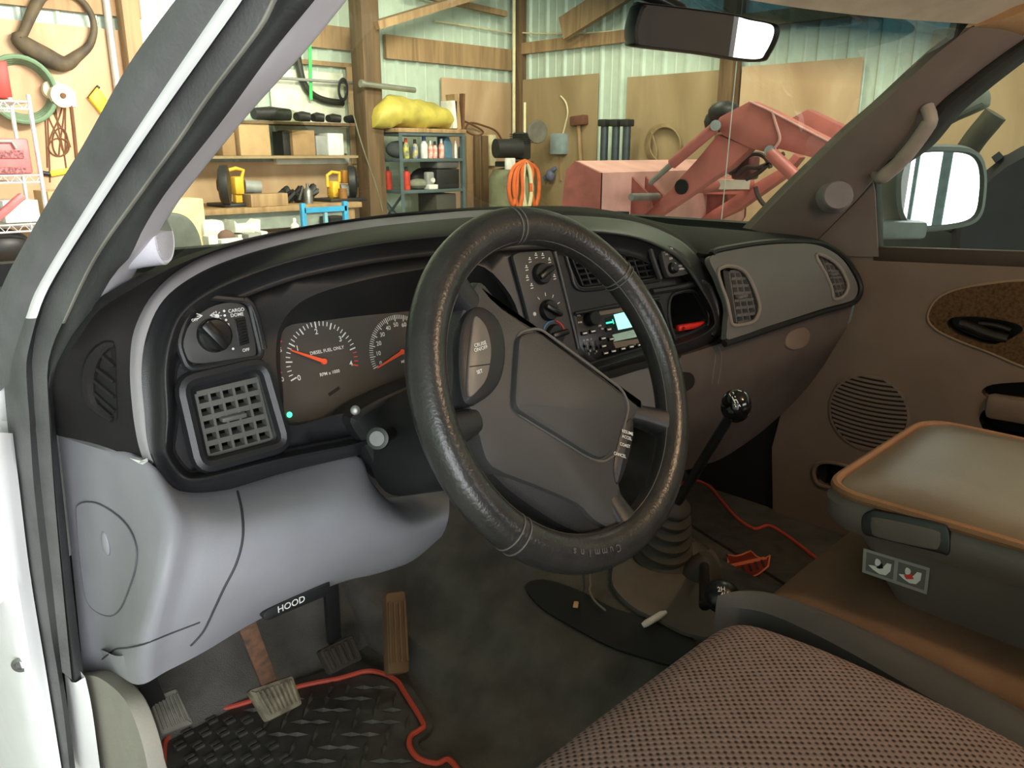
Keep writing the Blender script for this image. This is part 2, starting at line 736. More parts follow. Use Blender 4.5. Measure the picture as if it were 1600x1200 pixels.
# ================================================================== THE TRUCK CAB
truck = thing('pickup_truck', 'white pickup truck cab entered through its open driver door', 'truck', (0.96, 0.3, 0.0))

BD = {
    'B0': ([(300, -15), (282, 8), (215, 100), (140, 230), (97, 297), (72, 340), (25, 422), (0, 475), (-45, 560), (-70, 620), (-80, 676)], .185),
    'B1': ([(362, -15), (350, 0), (205, 215), (72, 425), (40, 497), (20, 560), (14, 600), (20, 677), (30, 760), (47, 897), (60, 980), (72, 1050), (85, 1120), (98, 1212)], .20),
    'B2': ([(385, -15), (375, 5), (223, 220), (90, 425), (57, 497), (42, 560), (42, 600), (46, 655), (53, 760), (68, 897), (80, 990), (90, 1050), (100, 1120), (110, 1212)], .206),
    'B3': ([(388, -15), (378, 5), (226, 220), (94, 425), (62, 497), (50, 560), (52, 600), (55, 655), (64, 760), (80, 897), (90, 990), (97, 1050), (108, 1120), (119, 1212)], .213),
    'B4': ([(432, -15), (400, 45), (322, 150), (275, 220), (220, 295), (147, 400), (97, 505), (80, 547), (74, 580), (76, 640), (84, 760), (96, 897), (105, 990), (112, 1062)], .222),
    'B5': ([(442, -15), (410, 45), (331, 150), (283, 220), (227, 297), (153, 402), (102, 505), (85, 547), (78, 580), (79, 640), (87, 760), (99, 897), (108, 990), (114, 1062)], .226),
    'B6': ([(500, -12), (492, 0), (425, 82), (350, 185), (260, 300), (220, 365), (204, 400), (177, 430), (147, 482), (110, 550), (92, 580), (85, 612), (87, 665), (97, 760), (112, 900), (122, 990), (131, 1057)], .235),
}
NB = 60
for _k in BD:
    _p = BD[_k][0]
    _d = (V(_p[0]) - V(_p[2])).normalized()
    _p.insert(0, tuple(V(_p[0]) + _d * 150))


def brow(key, lo=None, n=NB):
    pts, xb = BD[key]
    if lo:
        pts = [p for p in pts if lo[0] <= p[1] <= lo[1]]
    return [lean(p[0], p[1], xb) for p in spl(pts, n)]


def strip(name, keys, m, lo=None, back=0.02):
    rows = [brow(k, lo) for k in keys]
    r0 = [p + V((0.0, back, 0)) for p in rows[0]]
    r1 = [p + V((0.0, back, 0)) for p in rows[-1]]
    mb = M().use(m)
    mb.grid([r0] + rows + [r1], closev=True)
    return mb.build(name, m, truck, ang=50)


def ridge(rows_keys, name, m, lo, bulge):
    """seal with a rounded section between two boundary lines."""
    a, b = brow(rows_keys[0], lo), brow(rows_keys[1], lo)
    rows = []
    for k in range(7):
        t = k / 6
        rows.append([p * (1 - t) + q * t + V((-0.6, -0.8, 0)) * bulge * math.sin(math.pi * t) for p, q in zip(a, b)])
    back = [[p + V((0, 0.02, 0)) for p in a], [p + V((0, 0.02, 0)) for p in b]]
    mb = M().use(m)
    mb.grid([back[0]] + rows + [back[1]], closev=True)
    return mb.build(name, m, truck, ang=50)


o = ridge(('B0', 'B1'), 'door_frame_seal', mat('door_frame_rubber', (106, 106, 107), 0.62, bump=0.3, bscale=200, var=0.1), (-400, 676), 0.006)
ridge(('B1', 'B2'), 'pillar_paint_strip', WHP, (-400, 520), 0.003)
ridge(('B1', 'B2'), 'jamb_seal', RUB, (495, 1230), 0.003)
strip('pillar_rubber_channel', ('B3', 'B4'), RUB, (-400, 1070))
ridge(('B4', 'B5'), 'worn_seal_edge', RUBL, (-400, 510), 0.002)
ridge(('B5', 'B6'), 'door_weatherstrip', RUB2, (-400, 1070), 0.010)
ridge(('B2', 'B3'), 'seal_groove', RUB2, (-400, 1230), 0.0)

# white painted hinge jamb, sill strip
mb = M()
L1 = [lean(p[0], p[1], .150) for p in spl([(-75, 674), (-70, 760), (-60, 900), (-45, 1050), (-30, 1225)], 24)]
L2 = [lean(p[0], p[1], .168) for p in spl([(-20, 675), (-14, 760), (4, 900), (26, 1050), (50, 1225)], 24)]
L3 = [lean(p[0], p[1], .197) for p in spl([(20, 677), (30, 760), (47, 897), (72, 1050), (100, 1225)], 24)]
bk = V((0.01, 0.05, 0))
mb.grid(smooth_rows([L1, L2, L3], 5) + [[p + bk for p in L3], [p + bk for p in L1]], closev=True)
S_jamb = caster(mb)
mb.build('body_jamb', WHP, truck)
mb = M()
mb.lathe([(0.001, 0.0), (0.0095, 0.0), (0.0105, 0.002), (0.006, 0.003), (0.006, -0.004), (0.001, -0.004)][::-1], S_jamb(32, 1038), (-0.6, -0.8, 0), 20)
mb.build('jamb_bolt_hole', STL, truck)
mb = M()
A = [P(p[0], p[1], x=.222) for p in spl([(112, 1066), (118, 1130), (124, 1230)], 14)]
B = [P(p[0], p[1], x=.232) for p in spl([(133, 1058), (144, 1110), (160, 1230)], 14)]
mb.grid([[p + V((0, .03, 0)) for p in A], A, [(p + q) / 2 + V((-.004, -.004, 0)) for p, q in zip(A, B)], B, [p + V((0, .03, 0)) for p in B]], closev=True)
mb.build('sill_paint_strip', WHP, truck)

def wtop(t):
    x = .385 + (1.53 - .385) * t
    k = .24 / .555 ** 2 if x < .94 else .165 / .36
    return V((x, .63 - k * (x - .94) ** 2, 1.803))


# pale grey pillar trim along the windshield edge
T4 = [(590, -130), (548, -78), (500, -12), (492, 0), (425, 82), (350, 185), (260, 300), (220, 365), (204, 400), (177, 430), (147, 482), (118, 536)]
T5 = [(646, -130), (604, -78), (552, -14), (540, 2), (478, 78), (388, 178), (297, 290), (268, 330), (238, 380), (216, 415), (198, 450), (185, 470)]
a = [lean(p[0], p[1], .236) for p in cat(T4, 5)]
b = [lean(p[0], p[1], .270) for p in cat(T5, 5)]
a.insert(0, wtop(0) + a[0] - b[0])
b.insert(0, wtop(0))
GLASS_L = b
mid = [(p + q) / 2 + V((-.005, -.008, 0.002)) for p, q in zip(a, b)]
mb = M()
mb.grid(smooth_rows([a, mid, b], 4) + [[p + V((.01, .02, 0)) for p in b], [p + V((0, .02, 0)) for p in a]], closev=True)
mb.build('pillar_trim', PILM, truck)
c = P(256, 374, x=.325)
ax = V((.72, -.70, 0.02)).normalized()
pod = M().use(PILM)
pod.lathe([(.030, -.045), (.030, -.035), (.028, -.025), (.0265, -.012), (.0255, -.001), (.0235, .001), (.0215, -.0005), (.001, -.0005)], c, ax, 32)
pod_o = pod.build('tweeter_pod', PILM, truck)
gm = M()
gm.lathe([(.0212, -.001), (.0205, .0012), (.012, .002), (.001, .0023)], c, ax, 32)
gm.build('tweeter_grille', mat('tweeter_cloth', (212, 212, 222), 0.9, bump=0.9, bscale=900), pod_o)

# windshield
def yw(x):
    return 1.02 - 0.24 * ((x - .97) / .73) ** 2





# headliner, roof, cab back, outer pillar
hd = [wtop(t) + V((0, -.005, -.002)) for t in [i / 24 for i in range(-1, 26)]]
hr = [hd, [p + V((0, -.045, .022)) for p in hd], [p + V((0, -.075, .028)) for p in hd], [p + V((0, -.12, .052)) for p in hd],
      [p + V((0, -.3, .085)) for p in hd], [V((p.x, -.9, 1.90)) for p in hd]]
mb = M().grid(hr + [[V((p.x, -.9, 1.95)) for p in hd], [p + V((0, -.1, .09)) for p in hd], [p + V((0, .01, .015)) for p in hd]], closev=True)
mb.build('headliner', HEADL, truck)
mb = M()
sd = [P(q[0], q[1], x=1.535) for q in cat([(1478, 55), (1500, 45), (1540, 38), (1600, 18), (1660, -6)], 5)]
s2 = [P(q[0], q[1], x=1.575) for q in cat([(1480, 66), (1515, 62), (1560, 60), (1604, 55), (1664, 40)], 5)]
sd.append(V((1.535, -.5, 1.875)))
s2.append(V((1.59, -.5, 1.85)))
mb.grid([[p + V((.03, 0, .04)) for p in sd], sd, [(p + q) / 2 + V((-.008, -.006, 0)) for p, q in zip(sd, s2)], s2, [p + V((.04, 0, .02)) for p in s2]], closev=True)
mb.build('roof_rail_trim', mat('tan_rail_cloth', (176, 142, 106), .9, bump=.3), truck)
mb = M()
mb.box((.97, -.93, 1.02), (1.5, .05, .95)).box((.97, -.93, 1.83), (1.5, .05, .2)).box((.36, -.93, 1.6), (.28, .05, .42)).box((1.58, -.93, 1.6), (.28, .05, .42))
mb.box((1.735, -.62, 1.32), (.05, .60, 1.15)).box((.235, -.60, 1.25), (.05, .66, 1.3))
mb.bar((.40, .37, 1.815), (.27, -.9, 1.90), .06, .07, (0, 0, 1), .01)
mb.build('cab_back', TAUPED, truck)
mb = M()
for i in range(12):
    pass
xs = [.10, .18, .4, .97, 1.54, 1.76, 1.84]
hood = [[V((x, 1.13 - .1 * ((x - .97) / .87) ** 2 + 1.15 * s, 1.36 - .10 * s * s - .35 * max(0, abs(x - .97) / .87 - .75) ** 1.3)) for x in [.10 + 1.74 * i / 20 for i in range(21)]] for s in [k / 8 for k in range(9)]]
mb.grid(hood + [[p + V((0, 0, -.25)) for p in r] for r in hood[::-1]], closev=True)
mb.build('hood', WHP, truck)
ant = M()
a0, a1 = P(1126, 356, y=1.75), P(1158, 25, y=1.52)
d = (a1 - a0).normalized()
ant.tube([a0 - d * .22, a0, a1, a1 + d * .1], [.0035, .0022, .0020, .0016], 8)
ant.cyl(a0 - d * .26, a0 - d * .18, .012, 12)
o = ant.build('antenna', mat('antenna_steel', (225, 225, 215), .35, metal=.2), truck)

# passenger windshield pillar, handle, tweeter
C0 = [(1520, 42), (1480, 70), (1440, 105), (1380, 160), (1330, 202), (1280, 250), (1230, 298), (1172, 358)]
C1 = [(1604, 58), (1562, 87), (1512, 125), (1462, 167), (1425, 220), (1387, 253), (1338, 312), (1268, 384)]


def rlean(px, py, xb):
    x = xb
    for _ in range(6):
        x = xb - .36 * (P(px, py, x=x).z - 1.42)
    return P(px, py, x=x)


a = [rlean(p[0], p[1], 1.655) for p in cat(C0, 6)]
b = [rlean(p[0], p[1], 1.69) for p in cat(C1, 6)]
GLASS_R = [wtop(1)] + a
mid = [(p + q) / 2 + V((-.014, -.012, 0)) for p, q in zip(a, b)]
mb = M().grid(smooth_rows([a, mid, b], 4) + [[p + V((.03, .01, 0)) for p in b], [p + V((.02, .03, 0)) for p in a]], closev=True)
S_pil = caster(mb)
mb.build('passenger_pillar_trim', TAUPED, truck)
e = M()
e.tube([p + V((.004, -.001, 0)) for p in a], .0035, 6)
e.build('windshield_edge_seal', RUB2, truck)
gh = M()
pts = cat([(1450, 166), (1437, 190), (1420, 217), (1400, 240), (1372, 266)], 6)
gp = [S_pil(p[0], p[1], .026) for p in pts]
gp[0:2] = [S_pil(pts[0][0] - 2, pts[0][1], .002), S_pil(pts[1][0] - 1, pts[1][1], .018)]
gh.tube(gp + [S_pil(1366, 272, .002)], [.012] * 3 + [.0135] * (len(gp) - 4) + [.010, .008], 12)
gh.build('pillar_grab_handle', mat('handle_taupe', (168, 156, 146), .45), truck)
tp = M()
c = S_pil(1305, 306, .0)
ax = V((-.80, -.58, .12)).normalized()
tp.lathe([(.036, -.01), (.034, .006), (.029, .016), (.0285, .024), (.026, .027), (.001, .0275)], c, ax, 28)
tp.build('passenger_tweeter', mat('tweeter_grey', (150, 140, 140), .8, bump=.8, bscale=900), truck)

# floor shell, toe board, tunnel, kick panel
def tun(x):
    pr = [(.2, .76), (.66, .76), (.74, .78), (.82, .85), (.90, .895), (1.0, .905), (1.12, .90), (1.22, .86), (1.30, .79), (1.36, .76), (1.8, .76)]
    for (x0, z0), (x1, z1) in zip(pr, pr[1:]):
        if x0 <= x <= x1:
            t = (x - x0) / (x1 - x0)
            t = t * t * (3 - 2 * t) * .5 + t * .5
            return z0 + (z1 - z0) * t
    return .76


rows = []
for y in [-.9, -.3, .0, .2, .35, .5, .6, .7, .8, .9, .98, 1.04, 1.12, 1.2, 1.26, 1.28]:
    row = []
    for i in range(61):
        x = .235 + (1.715 - .235) * i / 60
        z = tun(x) + max(0, y - .6) * .12 * (tun(x) > .77)
        if y > 1.06:
            z = max(z, .76 + (y - 1.06) * 1.7)
        if y == 1.28:
            z = 1.42
        row.append(V((x, y, z)))
    rows.append(row)
mb = M().grid(rows + [[p + V((0, 0, -.06)) for p in r] for r in (rows[0],)] + [], closev=False)
rows2 = [[V((p.x, p.y + .03, p.z - .06)) for p in r] for r in rows[::-1]]
mb = M().grid(rows + rows2, closev=True)
S_floor = caster(mb)
mb.build('cab_floor', CARP, truck)
mb = M()
mb.box((1.745, 1.0, 1.08), (.05, .62, .72)).box((.97, 1.30, 1.1), (1.5, .03, .7))
mb.build('firewall_panel', BLK2, truck)
mb = M()
kp = [(134, 1049), (160, 1046), (186, 1052), (222, 1082), (244, 1130), (258, 1185), (262, 1240), (162, 1240), (152, 1190), (141, 1100)]
mb.solid([P(a, b, x=.262) for a, b in cat(kp, 4, True)], (1, -.12, 0), .02, .003)
o = mb.build('kick_panel', CARPB, truck)
# ================================================================== MIRROR ON THE WINDSHIELD
mc = P(1095, 50, d=.92)
mirn = V((-.60, -.79, -.10)).normalized()
MP = plane(mc, mirn)
rv = thing('rearview_mirror', 'black rearview mirror hanging before the windshield', 'mirror', mc)
hs = [(1003, -12), (988, 24), (979, 56), (983, 74), (1000, 83), (1081, 96), (1184, 102), (1197, 98), (1209, 81), (1216, 56), (1214, 41), (1203, 33), (1137, 20), (1025, 2), (1012, -6)]
gl = [(1003, 18), (1009, 10), (1018, 8), (1137, 23), (1171, 31), (1205, 38), (1211, 48), (1207, 64), (1197, 83), (1188, 92), (1156, 91), (1092, 81), (1006, 71), (997, 63), (996, 44)]
gl3 = [on(a, b, MP) for a, b in cat(gl, 4, True)]
hs3 = [on(a, b, MP) for a, b in cat(hs, 4, True)]
gc = sum(gl3, V((0, 0, 0))) / len(gl3)
mb = M()
rim = [gc + (p - gc) * 1.045 for p in gl3]
mb.grid([[gc + (p - gc) * .99 + mirn * .001 for p in gl3], [p + mirn * .004 for p in rim], [gc + (p - gc) * 1.10 - mirn * .004 for p in gl3], [gc + (p - gc) * 1.11 - mirn * .022 for p in gl3],
         [gc + (p - gc) * .9 - mirn * .042 for p in gl3], [gc + (p - gc) * .3 - mirn * .047 for p in gl3]], closeu=True)
mb.build('housing', KNOB, rv)
M().solid(gl3, mirn, .004, 0).build('mirror_pane', mat('dimmed_mirror', (150, 152, 150), .01, metal=.86, var=0), rv, smooth=False)
st = M()
st.tube([gc - mirn * .045, gc - mirn * .05 + V((0, .02, .03)), gc + V((.0, .095, .055))], [.008, .007, .010], 10)
st.build('mirror_stem', KNOB, rv)
# ================================================================== DASHBOARD
dash = thing('dashboard', 'black and grey dashboard with rounded instrument hood below the windshield', 'dashboard', (0.96, 0.9, 0.9))


def ffas(x):
    if x < .72:
        return .835
    if x < .90:
        t = (x - .72) / .18
        return .835 - .045 * t * t * (3 - 2 * t)
    return .79 - .15 * (x - .90)


def fpas(x):
    return .735 - .163 * (x - 1.2)


def surf(f, sl, z0):
    def S(px, py, dy=0.0):
        r = ray(px, py)
        lo, hi = .3, 2.5
        for _ in range(40):
            t = (lo + hi) / 2
            p = CAM + r * t
            if p.y > f(p.x) + sl * (p.z - z0) + dy:
                hi = t
            else:
                lo = t
        return CAM + r * lo
    return S


SF = surf(ffas, .26, 1.33)
SP = surf(fpas, .34, 1.36)
NF = V((0, -1, .26)).normalized()
NC = V((-.15, -1, .26)).normalized()
NP = V((-.163, -1, .34)).normalized()


def pln(px, py, n, dy=0.0, S=None):
    return plane((S or SF)(px, py, dy), n)


# --- pad, edge strip with painted sheen and black hood
Ac = [(92, 681), (86, 645), (86, 610), (100, 565), (125, 525), (155, 485), (200, 455), (265, 420), (335, 392), (430, 366), (530, 346), (640, 333), (760, 324), (880, 322), (960, 330), (1040, 349), (1110, 356), (1170, 361), (1230, 366), (1276, 373), (1292, 380)]
Bc = [(225, 722), (215, 690), (207, 640), (203, 575), (210, 515), (240, 458), (290, 415), (360, 385), (450, 362), (560, 345), (660, 335), (760, 328), (880, 328), (985, 340), (1050, 362), (1088, 394), (1130, 394), (1200, 381), (1262, 378), (1298, 388), (1322, 404)]
Oc = [(240, 722), (230, 690), (226, 650), (221, 580), (230, 520), (256, 468), (305, 430), (370, 402), (455, 378), (560, 358), (660, 346), (760, 338), (880, 336), (985, 345), (1050, 368), (1088, 398), (1122, 450), (1137, 490), (1128, 525), (1085, 548), (1000, 572), (900, 602), (800, 640), (700, 672), (620, 695), (560, 711), (450, 737), (360, 764), (310, 776), (268, 765)]
Ow = [25, 32, 38, 40, 40, 38, 36, 34, 30, 28, 27, 27, 25, 25, 25, 25, 24, 22, 20, 18, 16, 16, 16, 18, 18, 18, 22, 26, 28, 28]


def ysurf(px, py, f):
    r = ray(px, py)
    lo, hi = .3, 3.0
    for _ in range(40):
        t = (lo + hi) / 2
        p = CAM + r * t
        if p.y > f(p.x):
            hi = t
        else:
            lo = t
    return CAM + r * lo


xa = [.237, .237, .238, .242, .25, .262]
K = 5


def padA(i, q):
    if i < 5 * K:
        t = i / K
        j = int(t)
        return P(q[0], q[1], x=xa[j] + (xa[min(5, j + 1)] - xa[j]) * (t - j))
    p = ysurf(q[0], q[1], lambda x: yw(x) - .012)
    if i < 7 * K:
        w = (i - 5 * K) / (2 * K)
        return P(q[0], q[1], x=.262 + .03 * w) * (1 - w) + p * w
    return p


dyB = [.02, .02, .02, .02, .025, .03, .04, .05, .06, .07, .08, .08, .08, .07, .06, .05]
rowA = [padA(i, q) for i, q in enumerate(cat(Ac, K))]
bq = cat(Bc, K)
dq = cat([(d,) for d in dyB] + [(.035,)] * 5, K)
rowB = []
for i, q in enumerate(bq):
    if i <= 15 * K:
        rowB.append(SF(q[0], q[1], dq[i][0]))
    elif i >= 16 * K:
        rowB.append(SP(q[0], q[1], .012))
    else:
        w = (i - 15 * K) / K
        rowB.append(SF(q[0], q[1], dq[i][0]) * (1 - w) + SP(q[0], q[1], .012) * w)
mid = [(p + q) / 2 + V((0, 0, .004)) for p, q in zip(rowA, rowB)]
pad = M().use(PADM)
pad.grid(smooth_rows([rowA, mid, rowB], 4))
pad.grid([rowB, [p + V((0.0, .02, -.01)) for p in rowB]])
pad.grid([rowA, [p + V((0, .05, -.006)) for p in rowA]])
S_pad = caster(pad)
pad.build('dash_pad', PADM, dash)
oq = cat(Oc, K, True)
n16 = 15 * K + 1
do = cat([(d,) for d in [v * .5 for v in dyB] + [.03, .03, .03, .03, .02, .02, .02, .02, .02, .02, .02, .02, .02, .01]], K, True)
rowO = [SF(q[0], q[1], do[i][0]) for i, q in enumerate(oq)]
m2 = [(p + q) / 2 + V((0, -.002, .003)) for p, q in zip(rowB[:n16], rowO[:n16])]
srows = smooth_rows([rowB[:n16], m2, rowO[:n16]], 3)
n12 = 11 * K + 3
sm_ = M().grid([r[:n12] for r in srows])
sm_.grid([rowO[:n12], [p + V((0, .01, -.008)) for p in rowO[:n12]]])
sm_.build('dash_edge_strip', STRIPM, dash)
sm_ = M().grid([r[n12 - 1:] for r in srows])
sm_.grid([rowO[n12 - 1:n16], [p + V((0, .01, -.008)) for p in rowO[n12 - 1:n16]]])
sm_.build('dash_edge_strip', PADM, dash)

# hood loops
nO = len(Oc)


def inset(w):
    out = []
    for i in range(nO):
        a, b = V(Oc[i - 1]), V(Oc[(i + 1) % nO])
        d = (b - a).normalized()
        nrm = V((-d.y, d.x))
        out.append(tuple(V(Oc[i]) + nrm * w[i]))
    return cat(out, K, True)


top = [1 if 4 <= i <= 14 else 0 for i in range(nO)]
L = [
    rowO,
    [SF(q[0], q[1], .004) for q in inset([w * .45 for w in Ow])],
    [SF(q[0], q[1], -.016) for q in inset([w * .82 for w in Ow])],
    [SF(q[0], q[1], -.019) for q in inset(Ow)],
    [SF(q[0], q[1], -.012) for q in inset([w * 1.13 for w in Ow])],
    [SF(q[0], q[1], .004) for q in inset([w * 1.13 + (16 if t else 7) for w, t in zip(Ow, top)])],
]
innpx = inset([w * 1.13 + (26 if t else 11) for w, t in zip(Ow, top)])
L.append([SF(q[0], q[1], .002) for q in innpx])
hood = M().use(BLK)
hood.grid(smooth_rows(L, 3), closeu=True)
hood.grid([rowO, [p + V((0, .03, -.006)) for p in rowO]], closeu=True)
v_hole = rr([(292, 604), (404, 577), (437, 690), (319, 722)], 18)
cl_hole = cat([(447, 664), (437, 610), (431, 555), (440, 505), (480, 466), (560, 440), (640, 424), (740, 412), (790, 450), (814, 505), (812, 570), (700, 604), (600, 632), (520, 650)], 4, True)
cl_face = cat([(452, 660), (442, 610), (438, 556), (446, 512), (500, 502), (560, 494), (640, 486), (740, 472), (790, 480), (806, 520), (804, 568), (700, 606), (600, 634), (520, 652)], 4, True)
cv_hole = rr([(884, 397), (1013, 379), (1028, 434), (906, 450)], 10)
ra_hole = rr([(898, 488), (1030, 468), (1054, 540), (934, 564), (906, 545)], 9)
cu_hole = cat([(1050, 466), (1062, 459), (1082, 457), (1097, 472), (1104, 495), (1101, 515), (1090, 527), (1062, 531), (1054, 520), (1048, 490)], 3, True)
hood.patch([(q[0], q[1]) for q in innpx], [v_hole, cl_hole, cv_hole, ra_hole, cu_hole], lambda a, b: SF(a, b, .002), NF, .008, 22)
bezel = hood.build('instrument_bezel', BLK, dash, ang=60)

# lips that stand proud round the openings


def lipring(px, grow, r, S=SF, dy=-.004, cx=None):
    c = V((sum(p[0] for p in px) / len(px), sum(p[1] for p in px) / len(px)))
    pts = []
    for p in px:
        d = V(p[:2]) - c
        q = V(p[:2]) + d.normalized() * grow
        pts.append(S(q.x, q.y, dy))
    M().tube(pts, r, 8, closed=True).build('bezel_lip', BLK, bezel)


lipring(v_hole, 11, .0085)
lipring(rr([(316, 470), (384, 474), (404, 556), (296, 572), (284, 536), (296, 500)], 12), 6, .004)
M().tube([SF(a, b, -.004) for a, b in cat([(380, 468), (392, 478), (402, 505), (411, 546)], 5)], .005, 8).build('bezel_lip', BLK, bezel)
M().tube([SF(a, b, -.002) for a, b in cat([(866, 393), (878, 440), (890, 490), (903, 545)], 5)], .004, 8).build('bezel_lip', BLK, bezel)
M().tube([SF(a, b, -.002) for a, b in cat([(1012, 378), (1020, 405), (1031, 436)], 5)], .0055, 8).build('bezel_lip', BLK, bezel)
M().tube([SF(a, b, .0) for a, b in cat([(884, 399), (892, 425), (905, 452), (960, 448), (1030, 438)], 5)], .003, 8).build('bezel_lip', BLK, bezel)
lipring(cu_hole, 3, .0025, dy=.001)
M().tube([SF(a, b, -.003) for a, b in cat([(1018, 456), (1060, 449), (1096, 442), (1112, 458), (1120, 490), (1110, 524)], 5)], .006, 8).build('bezel_lip', BLK, bezel)
M().tube([SF(a, b, -.001) for a, b in cat([(898, 490), (960, 478), (1030, 466)], 5)], .003, 8).build('bezel_lip', BLK, bezel)

# --- cluster: hood wall, gauge face, dials
clu = M().use(BLK2)
hw = [SF(a, b, .004) for a, b in cl_hole]
fw_ = [SF(a, b, .058) for a, b in cl_face]
clu.grid(smooth_rows([hw, [(p * .5 + q * .5) + V((0, -.004, .004)) for p, q in zip(hw, fw_)], fw_], 3), closeu=True)
cluster = clu.build('gauge_cluster', BLK2, dash)
PG = pln(560, 560, NF, .058)
fm = M().solid([on(a, b, PG) for a, b in cat([(448, 664), (438, 610), (434, 556), (442, 508), (500, 496), (640, 480), (740, 466), (794, 474), (812, 520), (808, 572), (700, 612), (600, 640), (520, 658)], 3, True)], NF, .004)
fm.build('gauge_face', GAUGE, cluster, smooth=False)
UX, UU = V((1, 0, 0)), V((0, .26, 1)).normalized()


def dial(piv, R, a0, a1, n, major, mb, lw=.0011, red_from=None, mred=None):
    c = on(piv[0], piv[1], PG, .0008)
    for i in range(n + 1):
        a = math.radians(a0 + (a1 - a0) * i / n)
        d = UX * math.cos(a) + UU * math.sin(a)
        r1 = R - (.009 if i % major == 0 else .006)
        t = mred if (red_from is not None and i >= red_from) else mb
        t.bar(c + d * r1, c + d * R, lw * (1.5 if i % major == 0 else 1), .0005, NF)
    return c


tk, tr = M().use(INK), M().use(REDI)
tc_ = dial((505, 565), .0535, 197, -16, 32, 4, tk, red_from=29, mred=tr)
tk.build('dial_ticks', INK, cluster, smooth=False)
tk = M().use(INK)
sc_ = dial((627, 550), .0535, 196, -16, 60, 5, tk, lw=.0008)
for y0 in (537, 586):
    p = on(437, y0, PG, .001)
    tr.bar(p - UX * .004, p + UX * .004 + UU * .003, .0016, .0005, NF)
tk.build('dial_ticks', INK, cluster, smooth=False)
tr.build('red_dial_ticks', REDI, cluster, smooth=False)


def pol(c, R, deg):
    a = math.radians(deg)
    return c + UX * R * math.cos(a) + UU * R * math.sin(a)


it = [('0', pol(tc_, .042, 200), UX, UU, .010), ('1', pol(tc_, .0405, 145), UX, UU, .010), ('2', pol(tc_, .040, 92), UX, UU, .010), ('3', pol(tc_, .0405, 38), UX, UU, .010), ('4', pol(tc_, .042, -14), UX, UU, .010),
      ('DIESEL FUEL ONLY', tc_ + UU * .0135 + UX * .009, UX, UU, .0062), ('RPM x 1000', tc_ - UU * .0165 + UX * .006, UX, UU, .0062), ('MPH', sc_ - UU * .014 + UX * .002, UX, UU, .006),
      ('5', on(438, 547, PG, .001), UX, UU, .008), ('0', on(441, 593, PG, .001), UX, UU, .008)]
for i, s in enumerate(['0', '10', '20', '30', '40', '50', '60', '70', '80', '90', '100']):
    it.append((s, pol(sc_, .0395, 194 - 20.6 * i), UX, UU, .0085))
letters('dial_numerals', it, INK, cluster)
for nm, c, ang, R in (('tachometer_needle', tc_, 153, .050), ('speedometer_needle', sc_, 197, .050)):
    n = M()
    e = pol(c, R, ang)
    s = pol(c, -.003, ang)
    n.solid([s + NF * .004 + (e - s).cross(NF).normalized() * .0028, e + NF * .004 + (e - s).cross(NF).normalized() * .0008, e + NF * .004 - (e - s).cross(NF).normalized() * .0008, s + NF * .004 - (e - s).cross(NF).normalized() * .0028], NF, .0015)
    n.cyl(c, c + NF * .0035, .004, 14)
    n.build(nm, ORNG, cluster, smooth=False)
g = M()
g.lathe([(.0036, 0), (.0036, .001), (.0005, .0016)], on(452, 648, PG, .001), NF, 16)
g.build('green_indicator_lamp', GRNL, cluster)
g = M()
g.bar(on(514, 617, PG, .001), on(530, 606, PG, .001), .004, .001, NF)
g.build('trip_button', KNOB, cluster)

# --- headlight switch panel
PS = pln(340, 520, NF, -.004)
sw_px = cat([(286, 538), (290, 520), (297, 506), (312, 490), (335, 477), (360, 472), (380, 476), (388, 488), (394, 510), (401, 550), (390, 561), (345, 566), (306, 568), (291, 558)], 3, True)
sp_ = plate(M().use(PANL), sw_px, PS, .008, .0015).build('headlight_switch_panel', PANL, dash)
kn = M()
kc = on(334, 524, PS)
kn.lathe([(.0195, 0), (.0190, .006), (.0165, .0085), (.001, .009)], kc, NF, 28)
k0, k1 = on(316, 505, PS, .012), on(354, 543, PS, .012)
kn.bar(k0, k1, .014, .016, NF, .004)
kn.build('headlight_knob', KNOB, sp_)
dw = M()
plate(dw, [(366, 498), (383, 495), (390, 536), (373, 541)], PS, .003, .0005, .001)
for i in range(9):
    t = (i + .5) / 9
    a, b = on(369 + 7 * t, 498 + 42 * t, PS, .002), on(381 + 7 * t, 496 + 40 * t, PS, .002)
    dw.bar(a, b, .0022, .003, NF)
dw.build('dimmer_wheel', KNOB, sp_)
pr = M()
pr.solid([on(352, 505, PS, .0008), on(358, 505, PS, .0008), on(362, 529, PS, .0008), on(360, 531, PS, .0008)], NF, .0005)
for a, b in ((350, 486), (351, 493), (353, 500), (364, 545)):
    pr.lathe([(.0014, 0), (.0014, .0006)], on(a, b, PS, .0004), NF, 10)
# lamp symbols: parking lamps and a sun-like headlamp mark
for dx in (-6, 6):
    q = on(322 + dx, 493, PS, .0006)
    for k in (-1, 0, 1):
        s = 1 if dx > 0 else -1
        pr.bar(q, q + UX * .006 * s + UU * .003 * k, .0008, .0005, NF)
q = on(339, 494, PS, .0006)
pr.lathe([(.0026, 0), (.0026, .0005)], q, NF, 14)
for k in range(8):
    a = math.pi * k / 4
    d = UX * math.cos(a) + UU * math.sin(a)
    pr.bar(q + d * .0036, q + d * .0058, .0008, .0005, NF)
pr.build('switch_marks', INK, sp_, smooth=False)
letters('switch_lettering', [('OFF', on(304, 500, PS, .0006), UX, UU, .0042), ('CARGO', on(369, 485, PS, .0006), UX, UU, .0055), ('DOME', on(370, 492, PS, .0006), UX, UU, .0055), ('OFF', on(384, 547, PS, .0006), UX, UU, .005)], INK, sp_)


